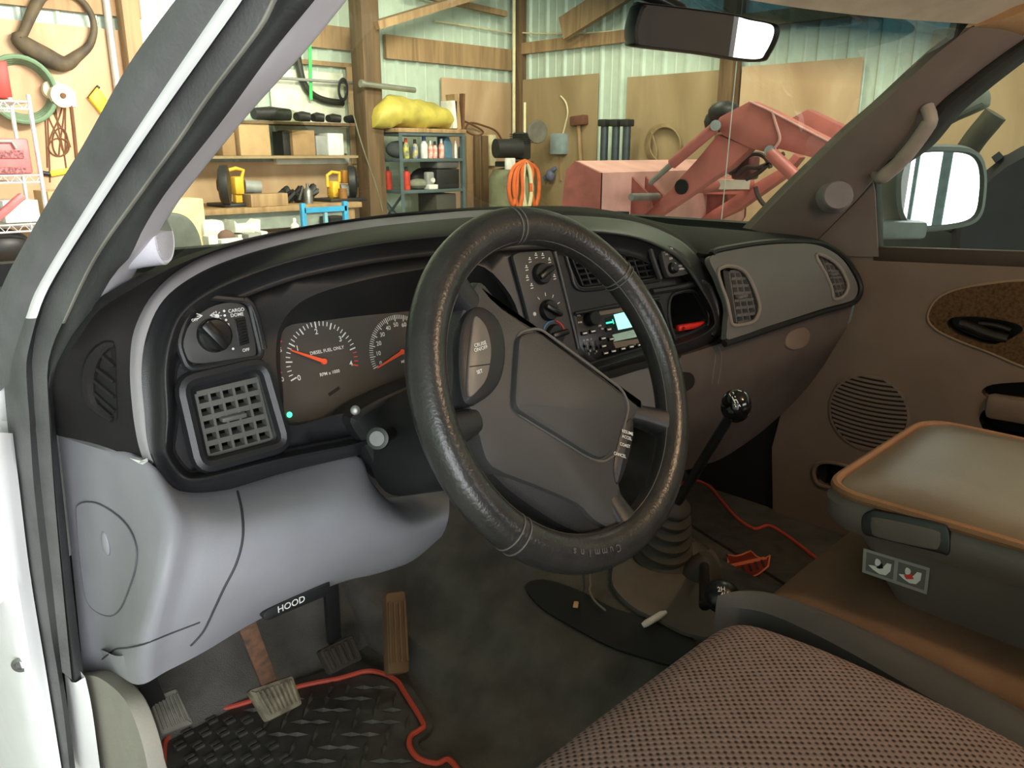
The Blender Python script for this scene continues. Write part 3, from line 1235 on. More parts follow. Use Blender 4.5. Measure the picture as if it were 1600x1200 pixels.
# --- air vents
def vent(name, hole, quad, S, n, nh, nv, depth, m, parent, fr=.0022, finw=.010, tabrow=None):
    """recessed vent: dark box, horizontal and vertical fins inside the px quad TL,TR,BR,BL."""
    mb = M().use(HOLE)
    a = [S(p[0], p[1], .004) for p in hole]
    b = [S(p[0], p[1], depth) for p in hole]
    mb.grid([a, b], closeu=True)
    mb.add(b, [list(range(len(b)))])
    root = mb.build(name, HOLE, parent)
    fm_ = M().use(m)

    def q(u, v, dy):
        t = V(quad[0]) * (1 - u) + V(quad[1]) * u
        w = V(quad[3]) * (1 - u) + V(quad[2]) * u
        c = t * (1 - v) + w * v
        return S(c.x, c.y, dy)
    for j in range(nh + 1):
        v = j / nh
        pts = [q(i / 8, v, .010) for i in range(9)]
        fm_.grid([[p + V((0, -.004, fr)) for p in pts], [p + V((0, -.004, -fr)) for p in pts], [p + V((0, finw, -fr)) for p in pts], [p + V((0, finw, fr)) for p in pts]], closev=True)
    fm_.build('horizontal_louvre', m, root)
    fv = M().use(m)
    for i in range(nv + 1):
        u = i / nv
        pts = [q(u, j / 6, .0075) for j in range(7)]
        w = .0016
        fv.grid([[p + V((w, -.002, 0)) for p in pts], [p + V((-w, -.002, 0)) for p in pts], [p + V((-w, finw, 0)) for p in pts], [p + V((w, finw, 0)) for p in pts]], closev=True)
    fv.build('vertical_louvre', m, root)
    if tabrow is not None:
        tb = M().use(m)
        p = q(.5, (tabrow + .5) / nh, .006)
        tb.box(p, (.030, .012, .006), None, .002)
        tb.build('vent_slider', m, root)
    return root


GRYV = mat('vent_louvre_grey', (96, 95, 91), .5)
ve = vent('driver_air_vent', v_hole, [(305, 615), (400, 592), (424, 686), (326, 712)], SF, NF, 5, 5, .05, GRYV, dash, fr=.0032, tabrow=2)
fr_ = M().use(BLK)
c0 = V((364, 650))
ring = [SF(p[0], p[1], .003) for p in v_hole]
ring2 = [SF(*(c0 + (V(p[:2]) - c0) * .86), .008) for p in v_hole]
fr_.grid([ring, ring2, [p + V((0, .01, 0)) for p in ring2]], closeu=True)
fr_.build('vent_frame', mat('vent_frame_grey', (52, 52, 52), .45), ve)
vent('centre_air_vent', cv_hole, [(892, 402), (1010, 385), (1024, 430), (910, 446)], SF, NC, 5, 9, .045, BLK, dash, fr=.0016)
tb = M().use(BLK)
a = [SF(x, y, .004) for x, y in ((948, 392), (968, 389), (990, 438), (968, 442))]
tb.solid(a, NC, .02, .002)
tb.build('vent_divider', BLK, dash)

# --- heater controls
PH = plane(SF(850, 460, -.002), ((SF(865, 420) - SF(830, 420)).cross(SF(850, 500) - SF(850, 420)) * -1).normalized())
if PH[1].y > 0:
    PH = (PH[0], -PH[1])
hp = plate(M().use(PANL), rr([(801, 399), (812, 394), (862, 391), (902, 542), (905, 562), (850, 590)], 5), PH, .006, .001).build('heater_panel', PANL, dash)
HR = (on(870, 460, PH) - on(830, 466, PH)).normalized()
HU = PH[1].cross(HR)
kd = M()
for (a, b), ang, r in (((845, 428), 25, .0165), ((856, 485), -32, .0165), ((866, 523), 5, .0165)):
    c = on(a, b, PH)
    kd = M()
    kd.lathe([(r, 0), (r * .97, .006), (r * .85, .009), (.001, .0095)], c, PH[1], 24)
    d = HR * math.cos(math.radians(ang)) + HU * math.sin(math.radians(ang))
    kd.bar(c + PH[1] * .011 - d * r * .9, c + PH[1] * .011 + d * r * 1.12, .009, .013, PH[1], .003)
    kd.build('heater_knob', KNOB, hp)
mk = M().use(INK)
kc = on(845, 428, PH, .0005)
for k, s in enumerate((-18, 12, 40, 70, 98, 128, 158, 190, 220)):
    a = math.radians(s)
    q = kc + (HR * math.cos(a) + HU * math.sin(a)) * .027
    for e in (-1, 1):
        mk.bar(q - HR * .0025 + HU * .0022 * e, q + HR * .0025 + HU * .0016 * e, .0012, .0005, PH[1])
    mk.lathe([(.0013, 0), (.0013, .0005)], q + HU * .0045, PH[1], 8)
kc = on(856, 485, PH, .0005)
for s in (20, 55, 90, 125):
    a = math.radians(s)
    d = HR * math.cos(a) + HU * math.sin(a)
    mk.bar(kc + d * .022, kc + d * .027, .0011, .0005, PH[1])
for e in range(4):
    a = e * math.pi / 4
    d = HR * math.cos(a) + HU * math.sin(a)
    q = kc - HR * .026 - HU * .002
    mk.bar(q - d * .003, q + d * .003, .0012, .0005, PH[1])
mk.build('heater_symbols', INK, hp, smooth=False)
for nm, m_, r0, r1 in (('cold_arc', BLUI, 85, 150), ('hot_arc', REDI, -10, 70)):
    ar = M()
    kc = on(866, 523, PH, .0008)
    ar.tube([kc + (HR * math.cos(math.radians(r0 + (r1 - r0) * t / 10)) + HU * math.sin(math.radians(r0 + (r1 - r0) * t / 10))) * .0215 for t in range(11)], .0012, 6)
    ar.build(nm, m_, hp)

# --- radio
RN = ((SF(1030, 500) - SF(910, 520)).cross(SF(960, 480) - SF(960, 550))).normalized()
if RN.y > 0:
    RN = -RN
PR = plane(SF(965, 515, .010), RN)
ra = plate(M().use(KNOB), rr([(897, 488), (1032, 467), (1056, 541), (934, 566), (904, 547)], 6), PR, .02, .001).build('radio', mat('radio_face', (46, 44, 42), .35), dash)
RR_ = (on(1000, 500, PR) - on(920, 514, PR)).normalized()
RU = PR[1].cross(RR_)
k = M()
c = on(921, 498, PR)
k.lathe([(.0125, 0), (.012, .014), (.0105, .016), (.001, .016)], c, PR[1], 24)
k.build('volume_knob', KNOB, ra)
k = M()
plate(k, [(959.5, 491.5), (976, 487.5), (1000, 484), (1004, 505), (988.5, 511), (966.5, 515.5)], PR, .002, .0003, .001)
k.build('radio_display', LCD, ra, smooth=False)
k = M()
plate(k, [(945, 497), (958, 493), (965, 514), (950, 518)], PR, .002, .0003, .0006)
k.build('display_window', mat('dark_teal_glass', (18, 44, 44), .15), ra, smooth=False)
k = M()
k.bar(on(947, 505, PR, .001), on(957, 503, PR, .001), .0028, .0008, PR[1])
k.bar(on(957, 499, PR, .001), on(959, 506, PR, .001), .0014, .0008, PR[1])
k.build('display_digits', mat('teal_digit', (80, 230, 200), .4, emit=(60, 230, 190), estr=1.0), ra, smooth=False)
k = M()
plate(k, [(957, 523), (988, 515.5), (1006, 513), (1008, 524), (988, 528), (959, 534)], PR, .002, .0003, .0008)
k.build('tape_slot_door', mat('tape_door', (176, 214, 202), .3), ra, smooth=False)
k = M()
RBM = mat('radio_bar', (120, 108, 96), .35)
plate(k, [(936, 486), (975, 480), (978, 486), (937, 493)], PR, .002, .0003, .0008)
k.build('radio_trim_bar', RBM, ra, smooth=False)
k = M()
plate(k, [(958, 535), (1012, 527), (1016, 536), (962, 544)], PR, .002, .0003, .0008)
k.build('radio_trim_bar', RBM, ra, smooth=False)
btn = [(911, 521), (924, 518), (940, 529), (953, 530), (941, 541), (944, 552), (956, 549), (971, 545), (984, 542), (997, 539), (949, 515)]
for a, b in btn:
    k = M()
    q = on(a, b, PR)
    R = Matrix((RR_, RU, PR[1])).transposed()
    k.box(q + PR[1] * .002, (.011, .0062, .006), R, .001)
    bo = k.build('radio_button', KNOB, ra)
    k2 = M().box(q + PR[1] * .0052, (.0078, .0022, .0006), R)
    k2.build('button_print', INK, bo, smooth=False)
for i in range(5):
    k = M()
    a = 911 + i * 4.6
    t, b = on(a, 536 - i * .9, PR, .0), on(a + 5, 556 - i * .9, PR, .0)
    k.bar(t, b, .0016, .001, PR[1])
    k.box(t + (b - t) * (.25 + .14 * ((i * 3) % 5)) + PR[1] * .003, (.0032, .004, .006), Matrix((RR_, RU, PR[1])).transposed(), .0008)
    k.build('equaliser_slider', STL if i % 2 else KNOB, ra)
letters('radio_lettering', [('VOL', on(904, 493, PR, .0008), RR_, RU, .004), ('PWR', on(906, 504, PR, .0008), RR_, RU, .004), ('AM', on(937, 509, PR, .0008), RR_, RU, .0045), ('FM', on(941, 514, PR, .0008), RR_, RU, .0045)] +
        [(s, on(912 + i * 5.5, 532 - i, PR, .0008), RR_, RU, .003) for i, s in enumerate(('60', '250', '1K'))], INK, ra)

# --- cubby box, dimmer pod on the right end, lower centre
cb = M().use(HOLE)
a = [SF(p[0], p[1], .004) for p in cu_hole]
b = [p + V((.01, .10, .0)) for p in a]
cb.grid([a, b], closeu=True)
cb.add(b, [list(range(len(b)))])
cub = cb.build('storage_cubby', HOLE, dash)
cb = M()
l0, l1 = SF(1056, 528, .006), SF(1100, 520, .006)
cb.box((l0 + l1) / 2 + V((.006, .035, -.006)), ((l1 - l0).length * .95, .06, .008), Matrix.Rotation(math.atan2(l1.y - l0.y, l1.x - l0.x), 3, 'Z'), .001)
cb.build('cubby_floor', mat('cubby_floor_grey', (120, 116, 106), .6), cub)
PP = pln(1058, 410, V((-.15, -1, .30)), -.012)
pp = plate(M().use(PANL), cat([(1034, 388), (1042, 384), (1052, 386), (1072, 400), (1081, 420), (1075, 428), (1050, 433), (1043, 428), (1037, 408)], 3, True), PP, .01, .0012).build('power_mirror_panel', PANL, dash)
k = M()
k.lathe([(.010, 0), (.0095, .007), (.006, .010), (.001, .0102)], on(1050, 419, PP), PP[1], 18)
k.build('mirror_control_knob', KNOB, pp)
PRr = V((1, -.15, 0)).normalized()
PRu = PP[1].cross(PRr)
letters('panel_lettering', [('PASSENGER', on(1044, 389, PP, .0008), PRr, PRu, .0042), ('AIRBAG OFF', on(1044, 393, PP, .0008), PRr, PRu, .0042), ('USE KEY', on(1044, 397, PP, .0008), PRr, PRu, .0042), ('ON', on(1048, 404, PP, .0008), PRr, PRu, .005), ('OFF', on(1058, 400, PP, .0008), PRr, PRu, .005), ('PASSENGER', on(1066, 415, PP, .0008), PRr, PRu, .0048), ('AIRBAG', on(1066, 420, PP, .0008), PRr, PRu, .0048)], INK, pp)

# --- passenger side panel and glovebox
pas = M().use(GREYP)
po = cat([(1109, 406), (1120, 396), (1152, 387), (1200, 382), (1240, 380), (1272, 382), (1297, 391), (1317, 406), (1332, 428), (1340, 447), (1338, 462), (1327, 471), (1290, 481), (1240, 497), (1190, 513), (1140, 531), (1136, 512), (1138, 480), (1128, 450), (1120, 430)], 4, True)
vl = cat([(1122, 425), (1128, 418), (1140, 416), (1157, 420), (1170, 433), (1182, 460), (1187, 482), (1180, 500), (1167, 506), (1146, 508), (1141, 495), (1136, 470), (1128, 448)], 3, True)
vr = cat([(1275, 399), (1290, 401), (1310, 415), (1322, 435), (1325, 450), (1317, 464), (1303, 467), (1300, 452), (1290, 428)], 3, True)


def SPb(a, b, dy=0.0):
    return SP(a, b, dy - .010 * max(0, 1 - ((b - 445 + (a - 1220) * .12) / 62.0) ** 2))


pas.patch(po, [vl, vr], SPb, NP, .012, 9)
pas.build('passenger_dash_panel', GREYP, dash, ang=60)
VRG = mat('vent_rim_grey', (142, 132, 124), .45)
for px in (vl, vr):
    M().tube([SPb(a, b, -.001) for a, b in [p[:2] for p in px]], .0035, 8, closed=True).build('vent_rim', VRG, dash)
vent('passenger_air_vent', vl, [(1138, 424), (1164, 424), (1182, 500), (1150, 504)], SPb, NP, 7, 3, .05, GREYP, dash, fr=.0026, tabrow=3)
vent('passenger_air_vent', vr, [(1283, 401), (1304, 404), (1324, 462), (1305, 466)], SPb, NP, 6, 3, .05, GREYP, dash, fr=.0022, tabrow=2)
be = M().use(BLK2)
be.tube([SP(a, b, .004) for a, b in cat([(1112, 398), (1124, 391), (1200, 379), (1272, 379), (1300, 389), (1320, 404), (1336, 427), (1344, 448), (1341, 464), (1329, 474), (1290, 485), (1240, 501), (1190, 518), (1132, 537)], 6)], .0065, 8)
be.build('panel_shadow_edge', BLK2, dash)

G0 = [(1040, 562), (1085, 550), (1135, 534), (1190, 517), (1240, 501), (1290, 486), (1333, 474)]
G1 = [(1045, 610), (1090, 602), (1135, 590), (1190, 572), (1240, 554), (1287, 535), (1322, 512)]
G2 = [(1050, 670), (1092, 662), (1132, 650), (1188, 622), (1232, 596), (1272, 570), (1302, 546)]
G3 = [(1060, 738), (1095, 728), (1130, 715), (1180, 682), (1218, 650), (1250, 618), (1282, 580)]


def grow(g, dy):
    return [ysurf(q[0], q[1], lambda x: fpas(x) + dy) for q in cat(g, 6)]


gr = [grow(G0, .006), grow(G1, -.008), grow(G2, .02), grow(G3, .085)]
GLV = mat('glovebox_taupe', (92, 81, 76), .55, bump=.12, bscale=900)
gb = M().use(GLV)
gb.grid(smooth_rows(gr, 5))
gb.grid([gr[3], [p + V((0, .06, .01)) for p in gr[3]]])
gb.grid([gr[0], [p + V((0, .03, .0)) for p in gr[0]]])
S_glove = caster(gb)
glove = gb.build('glovebox', GLV, dash)
hn = M().use(TAUPE)
hpx = cat([(1224, 533), (1228, 522), (1238, 515), (1254, 512), (1262, 520), (1261, 532), (1254, 541), (1239, 546), (1227, 543)], 3, True)
hn.solid([S_glove(a, b, .006) for a, b in hpx], V((-.16, -1, .2)), .010, .003)
hn.build('glovebox_latch', mat('latch_taupe', (112, 100, 93), .4), glove)
sm_ = M()
sm_.tube([S_glove(a, b, .0003) for a, b in cat([(1112, 544), (1117, 556), (1115, 575), (1112, 600)], 5)], .0012, 6)
sm_.tube([S_glove(a, b, .0003) for a, b in cat([(1122, 541), (1127, 553), (1126, 572), (1122, 600)], 5)], .0012, 6)
sm_.build('glovebox_seam', mat('seam_grey', (116, 104, 98), .6), glove)

# --- lower centre below the radio, ash tray
lc = M().use(GREYP)
lcp = [SF(a, b, .012) for a, b in cat([(880, 590), (930, 578), (1010, 566), (1062, 556), (1064, 600), (1060, 640), (1000, 660), (940, 640), (890, 620)], 3, True)]
lc.solid(lcp, NC, .03, .004)
lc.build('lower_centre_panel', GREYP, dash)
lc = M().use(HOLE)
lc.solid([SF(a, b, .006) for a, b in cat([(946, 578), (1000, 566), (1058, 553), (1058, 563), (1000, 578), (950, 592)], 3, True)], NC, .01, .001)
lc.build('ash_tray_gap', HOLE, dash)
lc = M().use(HOLE)
lc.solid([SF(a, b, .006) for a, b in cat([(1060, 586), (1078, 582), (1086, 592), (1082, 606), (1062, 614)], 3, True)], NC, .01, .001)
lc.build('accessory_opening', HOLE, dash)

# --- driver knee panel
kr = [
    [('x', 91, 681, .247), ('x', 160, 703, .262), ('y', 232, 722, .825), ('y', 285, 770, .815), ('y', 372, 764, .825), ('y', 460, 738, .83), ('y', 556, 712, .83), ('y', 580, 752, .83), ('y', 622, 788, .83), ('y', 702, 770, .83)],
    [('x', 102, 770, .247), ('x', 172, 783, .262), ('y', 250, 800, .775), ('y', 310, 825, .76), ('y', 378, 820, .755), ('y', 470, 800, .755), ('y', 556, 782, .76), ('y', 606, 800, .765), ('y', 650, 812, .775), ('y', 702, 795, .79)],
    [('x', 115, 900, .247), ('x', 175, 905, .262), ('y', 235, 905, .76), ('y', 290, 912, .745), ('y', 355, 900, .74), ('y', 460, 868, .74), ('y', 550, 846, .745), ('y', 610, 840, .75), ('y', 652, 832, .76), ('y', 700, 812, .78)],
    [('x', 126, 1010, .247), ('x', 170, 1010, .262), ('y', 212, 1010, .785), ('y', 270, 990, .765), ('y', 335, 965, .76), ('y', 432, 930, .76), ('y', 538, 892, .765), ('y', 600, 876, .77), ('y', 648, 862, .775), ('y', 696, 826, .79)],
    [('x', 131, 1057, .247), ('x', 176, 1052, .262), ('y', 216, 1070, .83), ('y', 262, 1048, .81), ('y', 320, 1018, .80), ('y', 405, 968, .80), ('y', 522, 914, .80), ('y', 592, 896, .80), ('y', 645, 876, .80), ('y', 690, 838, .80)],
]
rows = []
for r in kr:
    pts = [tuple(P(a[1], a[2], **{a[0]: a[3]})) for a in r]
    rows.append([V(p) for p in cat(pts, 5)])
kb = M().use(LAV)
kb.grid(smooth_rows(rows, 5))
kb.grid([rows[-1], [p + V((0, .05, .012)) for p in rows[-1]]])
kb.grid([rows[0], [p + V((0, .03, .0)) for p in rows[0]]])
S_knee = caster(kb)
knee = kb.build('knee_panel', LAV, dash, ang=60)
fz = M().use(LAV)
fpx = cat([(121, 800), (124, 788), (138, 784), (158, 788), (186, 806), (205, 828), (215, 856), (213, 888), (203, 920), (190, 950), (174, 962), (152, 955), (137, 938), (130, 905), (124, 850)], 3, True)
fz.patch([p[:2] for p in fpx], [], lambda a, b: S_knee(a, b, .0015), V((-.9, -.4, 0)), .002, 10)
fcv = fz.build('fuse_cover', LAV, knee)
fz = M()
fz.tube([S_knee(a, b, .001) for a, b in [p[:2] for p in fpx]], .0011, 6, closed=True)
fz.build('fuse_cover_seam', mat('seam_dark', (92, 92, 98), .6), fcv)
q = S_knee(168, 848, .002)
fz = M().ball(q, .013, 16, (.3, .8, 1.2))
fz.build('fuse_cover_pull', LAV, fcv)
SEAM = mat('panel_seam', (58, 58, 62), .7)
s = M()
s.tube([S_knee(a, b, .0004) for a, b in cat([(371, 768), (378, 800), (379, 840), (369, 880), (350, 918), (335, 950), (318, 985), (298, 1008)], 6)], .0014, 6)
s.tube([S_knee(a, b, .0004) for a, b in cat([(160, 1030), (170, 1022), (181, 1014), (200, 1012), (225, 1006), (265, 990), (312, 972)], 6)], .0010, 6)
s.build('knee_panel_seam', SEAM, knee)
h = M().use(BLK2)
h.solid([P(a, b, y=.775) for a, b in cat([(413, 958), (440, 942), (476, 925), (512, 909), (517, 918), (514, 930), (478, 946), (440, 962), (417, 971)], 3, True)], V((0, -1, -.1)), .02, .003)
hr_ = h.build('hood_release_handle', BLK2, dash)
letters('hood_lettering', [('HOOD', P(455, 944, y=.7735), V((1, 0, 0)), V((0, .0, 1)), .0118)], INK, hr_)
w = M()
w.solid([S_knee(a, b, .002) for a, b in [(205, 716), (222, 721), (230, 716), (231, 721), (225, 727), (219, 724)]], V((-.5, -.8, .2)), .001)
w.build('paint_scrape', INK, dash, smooth=False)

# --- side defroster vent in the black end cap
dv = M().use(HOLE)
dpx = cat([(178, 540), (181, 560), (182, 600), (184, 655), (176, 645), (160, 632), (148, 604), (148, 578), (158, 555), (168, 543)], 3, True)
dv.solid([S_pad(a, b, .0012) for a, b in dpx], V((-.8, -.6, .1)), .004, .0)
dvo = dv.build('side_defroster_vent', HOLE, dash)
dv = M().use(PADM)
for a, b, c_, d_ in ((150, 572, 181, 596), (147, 590, 182, 620), (150, 612, 183, 642), (160, 553, 181, 572), (158, 632, 178, 650)):
    dv.bar(S_pad(a, b, .003), S_pad(c_, d_, .003), .0035, .004, V((-.8, -.6, 0)))
ed = [S_pad(p[0], p[1], .002) for p in cat([(178, 538), (164, 540), (148, 560), (142, 590), (146, 622), (158, 640), (178, 656)], 5)]
dv.tube(ed, [.003 + .005 * math.sin(math.pi * i / (len(ed) - 1)) for i in range(len(ed))], 8)
dv.build('defroster_louvre', PADM, dvo)
# ================================================================== WINDSHIELD (between pillars, dash pad and header)
def at_len(pts, s):
    L_ = [0.0]
    for p, q in zip(pts, pts[1:]):
        L_.append(L_[-1] + (q - p).length)
    d = s * L_[-1]
    for i in range(len(pts) - 1):
        if d <= L_[i + 1] or i == len(pts) - 2:
            return pts[i].lerp(pts[i + 1], (d - L_[i]) / max(1e-9, L_[i + 1] - L_[i]))


gl_, gr_ = GLASS_L[::-1], GLASS_R[::-1]
bot = [p + V((0, .002, .0015)) for p in rowA[7 * K:19 * K + 1]]
topc = [wtop(i / 24) for i in range(25)]


def fit(pts, a, b):
    n = len(pts) - 1
    da, db = a - pts[0], b - pts[-1]
    return [p + da * (1 - i / n) + db * (i / n) for i, p in enumerate(pts)]


bot, topc = fit(bot, gl_[0], gr_[0]), fit(topc, gl_[-1], gr_[-1])
rows = []
NU, NV_ = 30, 14
for j in range(NV_ + 1):
    v = j / NV_
    row = []
    for i in range(NU + 1):
        u = i / NU
        p = at_len(bot, u) * (1 - v) + at_len(topc, u) * v + at_len(gl_, v) * (1 - u) + at_len(gr_, v) * u
        p = p - (gl_[0] * (1 - u) * (1 - v) + gr_[0] * u * (1 - v) + gl_[-1] * (1 - u) * v + gr_[-1] * u * v)
        row.append(p + V((0, .02, .012)) * math.sin(math.pi * v) * math.sin(math.pi * u))
    rows.append(row)
mb = M().grid(rows)
W0 = {tuple(round(q, 4) for q in rows[j][i]): (i / NU, j / NV_) for j in range(NV_ + 1) for i in range(NU + 1)}


def wuv(p):
    k = tuple(round(q, 4) for q in p)
    if k in W0:
        return W0[k]
    b_ = min(W0, key=lambda w: (w[0] - p.x) ** 2 + (w[1] - p.y) ** 2 + (w[2] - p.z) ** 2)
    return W0[b_]


o = mb.build('windshield', WGLASS, truck, uv=wuv)
o['label'] = 'windshield with a dark blue shade band along its top'

# ================================================================== STEERING WHEEL
TL = math.radians(25)
WL, WU = V((1, 0, 0)), V((0, math.sin(TL), math.cos(TL)))
WN = WL.cross(WU)
WC = V((.62, .54, 1.36))
WP = plane(WC, WN)
wheel = thing('steering_wheel', 'black leather covered four spoke steering wheel turned slightly clockwise', 'steering wheel', WC)


def wp(R, deg, h=0.0):
    a = math.radians(deg)
    return WC + WL * R * math.cos(a) + WU * R * math.sin(a) + WN * h


rim = M().use(LEA)
rows = []
for i in range(97):
    a = 360 * i / 96
    c = wp(.1795, a)
    d = (c - WC).normalized()
    r = .0195
    fl = max(0, 1 - abs(((a - 90 + 180) % 360) - 180) / 55) + max(0, 1 - abs(((a - 265 + 180) % 360) - 180) / 75)
    rows.append([c + (d * math.cos(2 * math.pi * k / 20) * r * (1 + .08 * fl) + WN * math.sin(2 * math.pi * k / 20) * r) for k in range(20)])
rim.grid(rows, closeu=True)
rim_o = rim.build('wheel_rim', LEA, wheel)
STH = mat('seam_thread', (96, 92, 86), .6)
for a in (90, 35, -135, 225 - 3.0, 92.2, 37):
    st = M()
    c = wp(.1795, a)
    d = (c - WC).normalized()
    st.tube([c + (d * math.cos(2 * math.pi * k / 24) + WN * math.sin(2 * math.pi * k / 24)) * .0203 for k in range(24)], .0009, 6, closed=True)
    st.build('rim_seam', STH, rim_o)
st = M()
st.tube([wp(.1795 - .0185, a, .007) for a in range(0, 360, 4)], .0009, 6, closed=True)
st.build('inner_stitch_line', mat('stitch_grey', (70, 68, 66), .6), rim_o)
em = []
q = on(920, 868, WP)
s = 'Cummins'
R = .1795
for i, ch in enumerate(s):
    a = 254 - 3.4 * (i - 3) - 2.0
    a = 254 + 3.4 * (3 - i)
    p = wp(R, a, .0200)
    rd = (p - WC - WN * .02).normalized()
    tn = WN.cross(rd)
    em.append((ch, p, -tn, rd * -1 * -1, .011))
letters('embossed_script', [(c_, p, t_, (WN.cross(t_)), s_) for c_, p, t_, u_, s_ in em], INKD, rim_o)

hub = M().use(HUBM)
hpx = cat([(756, 436), (790, 470), (886, 531), (1000, 622), (1008, 640), (996, 656), (986, 700), (972, 750), (985, 795), (968, 832), (930, 815), (904, 790), (840, 762), (770, 732), (750, 686), (740, 645), (722, 628), (712, 600), (708, 560), (716, 500), (738, 450)], 3, True)
hub.solid([on(a, b, WP, .002) for a, b in hpx], WN, .05, .012)
hub_o = hub.build('wheel_hub', HUBM, wheel)
ab = M().use(HUBM)
apx = rr([(812, 522), (842, 516), (970, 612), (979, 634), (962, 704), (942, 718), (924, 711), (812, 642), (805, 628)], 12)
ab.solid([on(a, b, WP, .010) for a, b in apx], WN, .012, .005)
ab_o = ab.build('airbag_cover', HUBM, wheel)
ab = M()
ab.tube([on(a, b, WP, .0025) for a, b in rr([(809, 519), (842, 512), (973, 609), (983, 634), (965, 707), (943, 723), (922, 716), (809, 646), (801, 630)], 12)], .0016, 6, closed=True)
ab.build('airbag_seam', mat('seam_soft', (98, 95, 90), .6), ab_o)
# lower trim of the hub, darker
lo = M().use(BLK)
lo.solid([on(a, b, WP, -.006) for a, b in cat([(752, 684), (790, 700), (860, 735), (930, 790), (975, 800), (990, 815), (966, 842), (905, 835), (840, 800), (772, 745)], 3, True)], WN, .035, .01)
lo.build('hub_lower_trim', BLK, wheel)
for a, w, h0 in ((131, .030, .0), (184, .030, -.004), (-28, .028, .0), (-81, .030, .0)):
    sp = M().use(BLK)
    p0, p1 = wp(.05, a, -.026), wp(.178, a, -.003)
    tn = WN.cross((p1 - p0).normalized())
    sec = []
    for t_, hw, hh in ((0, .55, .016), (.35, .48, .014), (.65, .46, .013), (.85, .55, .015), (1.0, .8, .017)):
        c_ = p0.lerp(p1, t_)
        sec.append([c_ + tn * w * hw * math.copysign(abs(math.cos(q)) ** .6, math.cos(q)) + WN * hh * math.copysign(abs(math.sin(q)) ** .6, math.sin(q)) for q in [2 * math.pi * k / 20 for k in range(20)]])
    sp.grid(sec, closeu=True)
    sp.build('spoke', BLK, wheel)
    # crinkled leather at the spoke root
# cruise switch pods
cr_ = M().use(BLK)
lpx = cat([(742, 478), (765, 482), (785, 505), (793, 545), (787, 590), (768, 618), (738, 634), (722, 620), (716, 560), (722, 505)], 4, True)
cr_.solid([on(a, b, WP, .006) for a, b in lpx], WN, .02, .006)
pod = cr_.build('cruise_pod', BLK, wheel)
cr_ = M().use(mat('cruise_button_tan', (112, 104, 96), .4))
cr_.solid([on(a, b, WP, .0085) for a, b in cat([(743, 494), (757, 505), (765, 525), (768, 552), (762, 588), (750, 607), (733, 618), (733, 565), (738, 520)], 4, True)], WN, .004, .001)
btn_ = cr_.build('cruise_button', None, pod)
cr_ = M()
cr_.bar(on(734, 573, WP, .0088), on(766, 569, WP, .0088), .0008, .0006, WN)
cr_.build('button_gap', HOLE, btn_)
bR, bU = (on(770, 545, WP) - on(735, 552, WP)).normalized(), None
bR = V((1, 0, 0)) * .999 + WU * .05
bU = WN.cross(bR)
letters('cruise_lettering', [('CRUISE', on(750, 538, WP, .009), bR, bU, .0050), ('ON/OFF', on(751, 545, WP, .009), bR, bU, .0050), ('SET', on(749, 581, WP, .009), bR, bU, .0050)], INK, btn_)
cr_ = M().use(BLK)
cr_.solid([on(a, b, WP, .004) for a, b in cat([(986, 652), (992, 664), (988, 700), (976, 742), (966, 757), (960, 742), (961, 715), (972, 672)], 4, True)], WN, .016, .004)
pod = cr_.build('cruise_pod', BLK, wheel)
cr_ = M()
for a, b in ((968, 672), (962, 700)):
    pass
rR = (on(985, 690, WP) - on(966, 684, WP)).normalized()
rU = WN.cross(rR)
letters('cruise_lettering', [('RESUME', on(980, 676, WP, .0046), rR, rU, .0052), ('ACCEL', on(979, 684, WP, .0046), rR, rU, .0052), ('COAST', on(976, 696, WP, .0046), rR, rU, .0052), ('CANCEL', on(968, 711, WP, .0046), rR, rU, .0052)], INK, pod)

# ================================================================== COLUMN, STALK, IGNITION
colm = thing('steering_column', 'black steering column shroud between wheel and gauges', 'steering column', WC - WN * .1)
sh = M().use(BLK2)
pr = []
for h, w, t in ((-.045, .052, .050), (-.075, .068, .062), (-.12, .078, .070), (-.22, .076, .070), (-.31, .070, .066)):
    ring = []
    for k in range(28):
        a = 2 * math.pi * k / 28
        ca, sa = math.cos(a), math.sin(a)
        e = .62
        ring.append(WC + WN * h + WL * w * math.copysign(abs(ca) ** e, ca) + WU * (t * math.copysign(abs(sa) ** e, sa) - .012))
    pr.append(ring)
sh.grid(pr, closeu=True)
sh.add(pr[0], [list(range(28))])
sh.add(pr[-1], [list(range(28))[::-1]])
sh_o = sh.build('column_shroud', BLK2, colm)
cbt = M().use(BLK2)
cbt.solid([P(a, b, y=.80) for a, b in cat([(545, 660), (560, 640), (590, 622), (640, 600), (690, 590), (700, 640), (700, 740), (660, 764), (620, 762), (590, 735), (570, 700)], 3, True)], V((-.2, -1, .2)), .06, .01)
cbt.build('column_collar', BLK2, colm)
sk = M().use(KNOB)
p = P(590, 685, y=.70)
ax = (CAM - p).normalized() * .75 + V((-.6, -.1, 0)) * .45
ax.normalize()
sk.lathe([(.008, -.08), (.009, -.03), (.0125, -.012), (.0135, -.004), (.0125, .001), (.0085, .0015)], p, ax, 24)
so = sk.build('turn_signal_stalk', KNOB, colm)
sk = M().use(mat('stalk_cap_grey', (128, 128, 128), .4))
sk.lathe([(.0088, .0008), (.0085, .004), (.001, .0044)], p, ax, 24)
sk.build('stalk_cap', None, so)
sk = M()
p = P(555, 641, y=.79)
sk.lathe([(.006, -.01), (.006, .002), (.004, .0035), (.001, .0036)], p, (CAM - p), 16)
sk.build('column_screw', STL, colm)
sk = M().use(KNOB)
p = P(668, 690, y=.72)
ax2 = (CAM - p).normalized()
sk.lathe([(.014, -.05), (.014, -.002), (.012, .0), (.001, .0005)], p, ax2, 20)
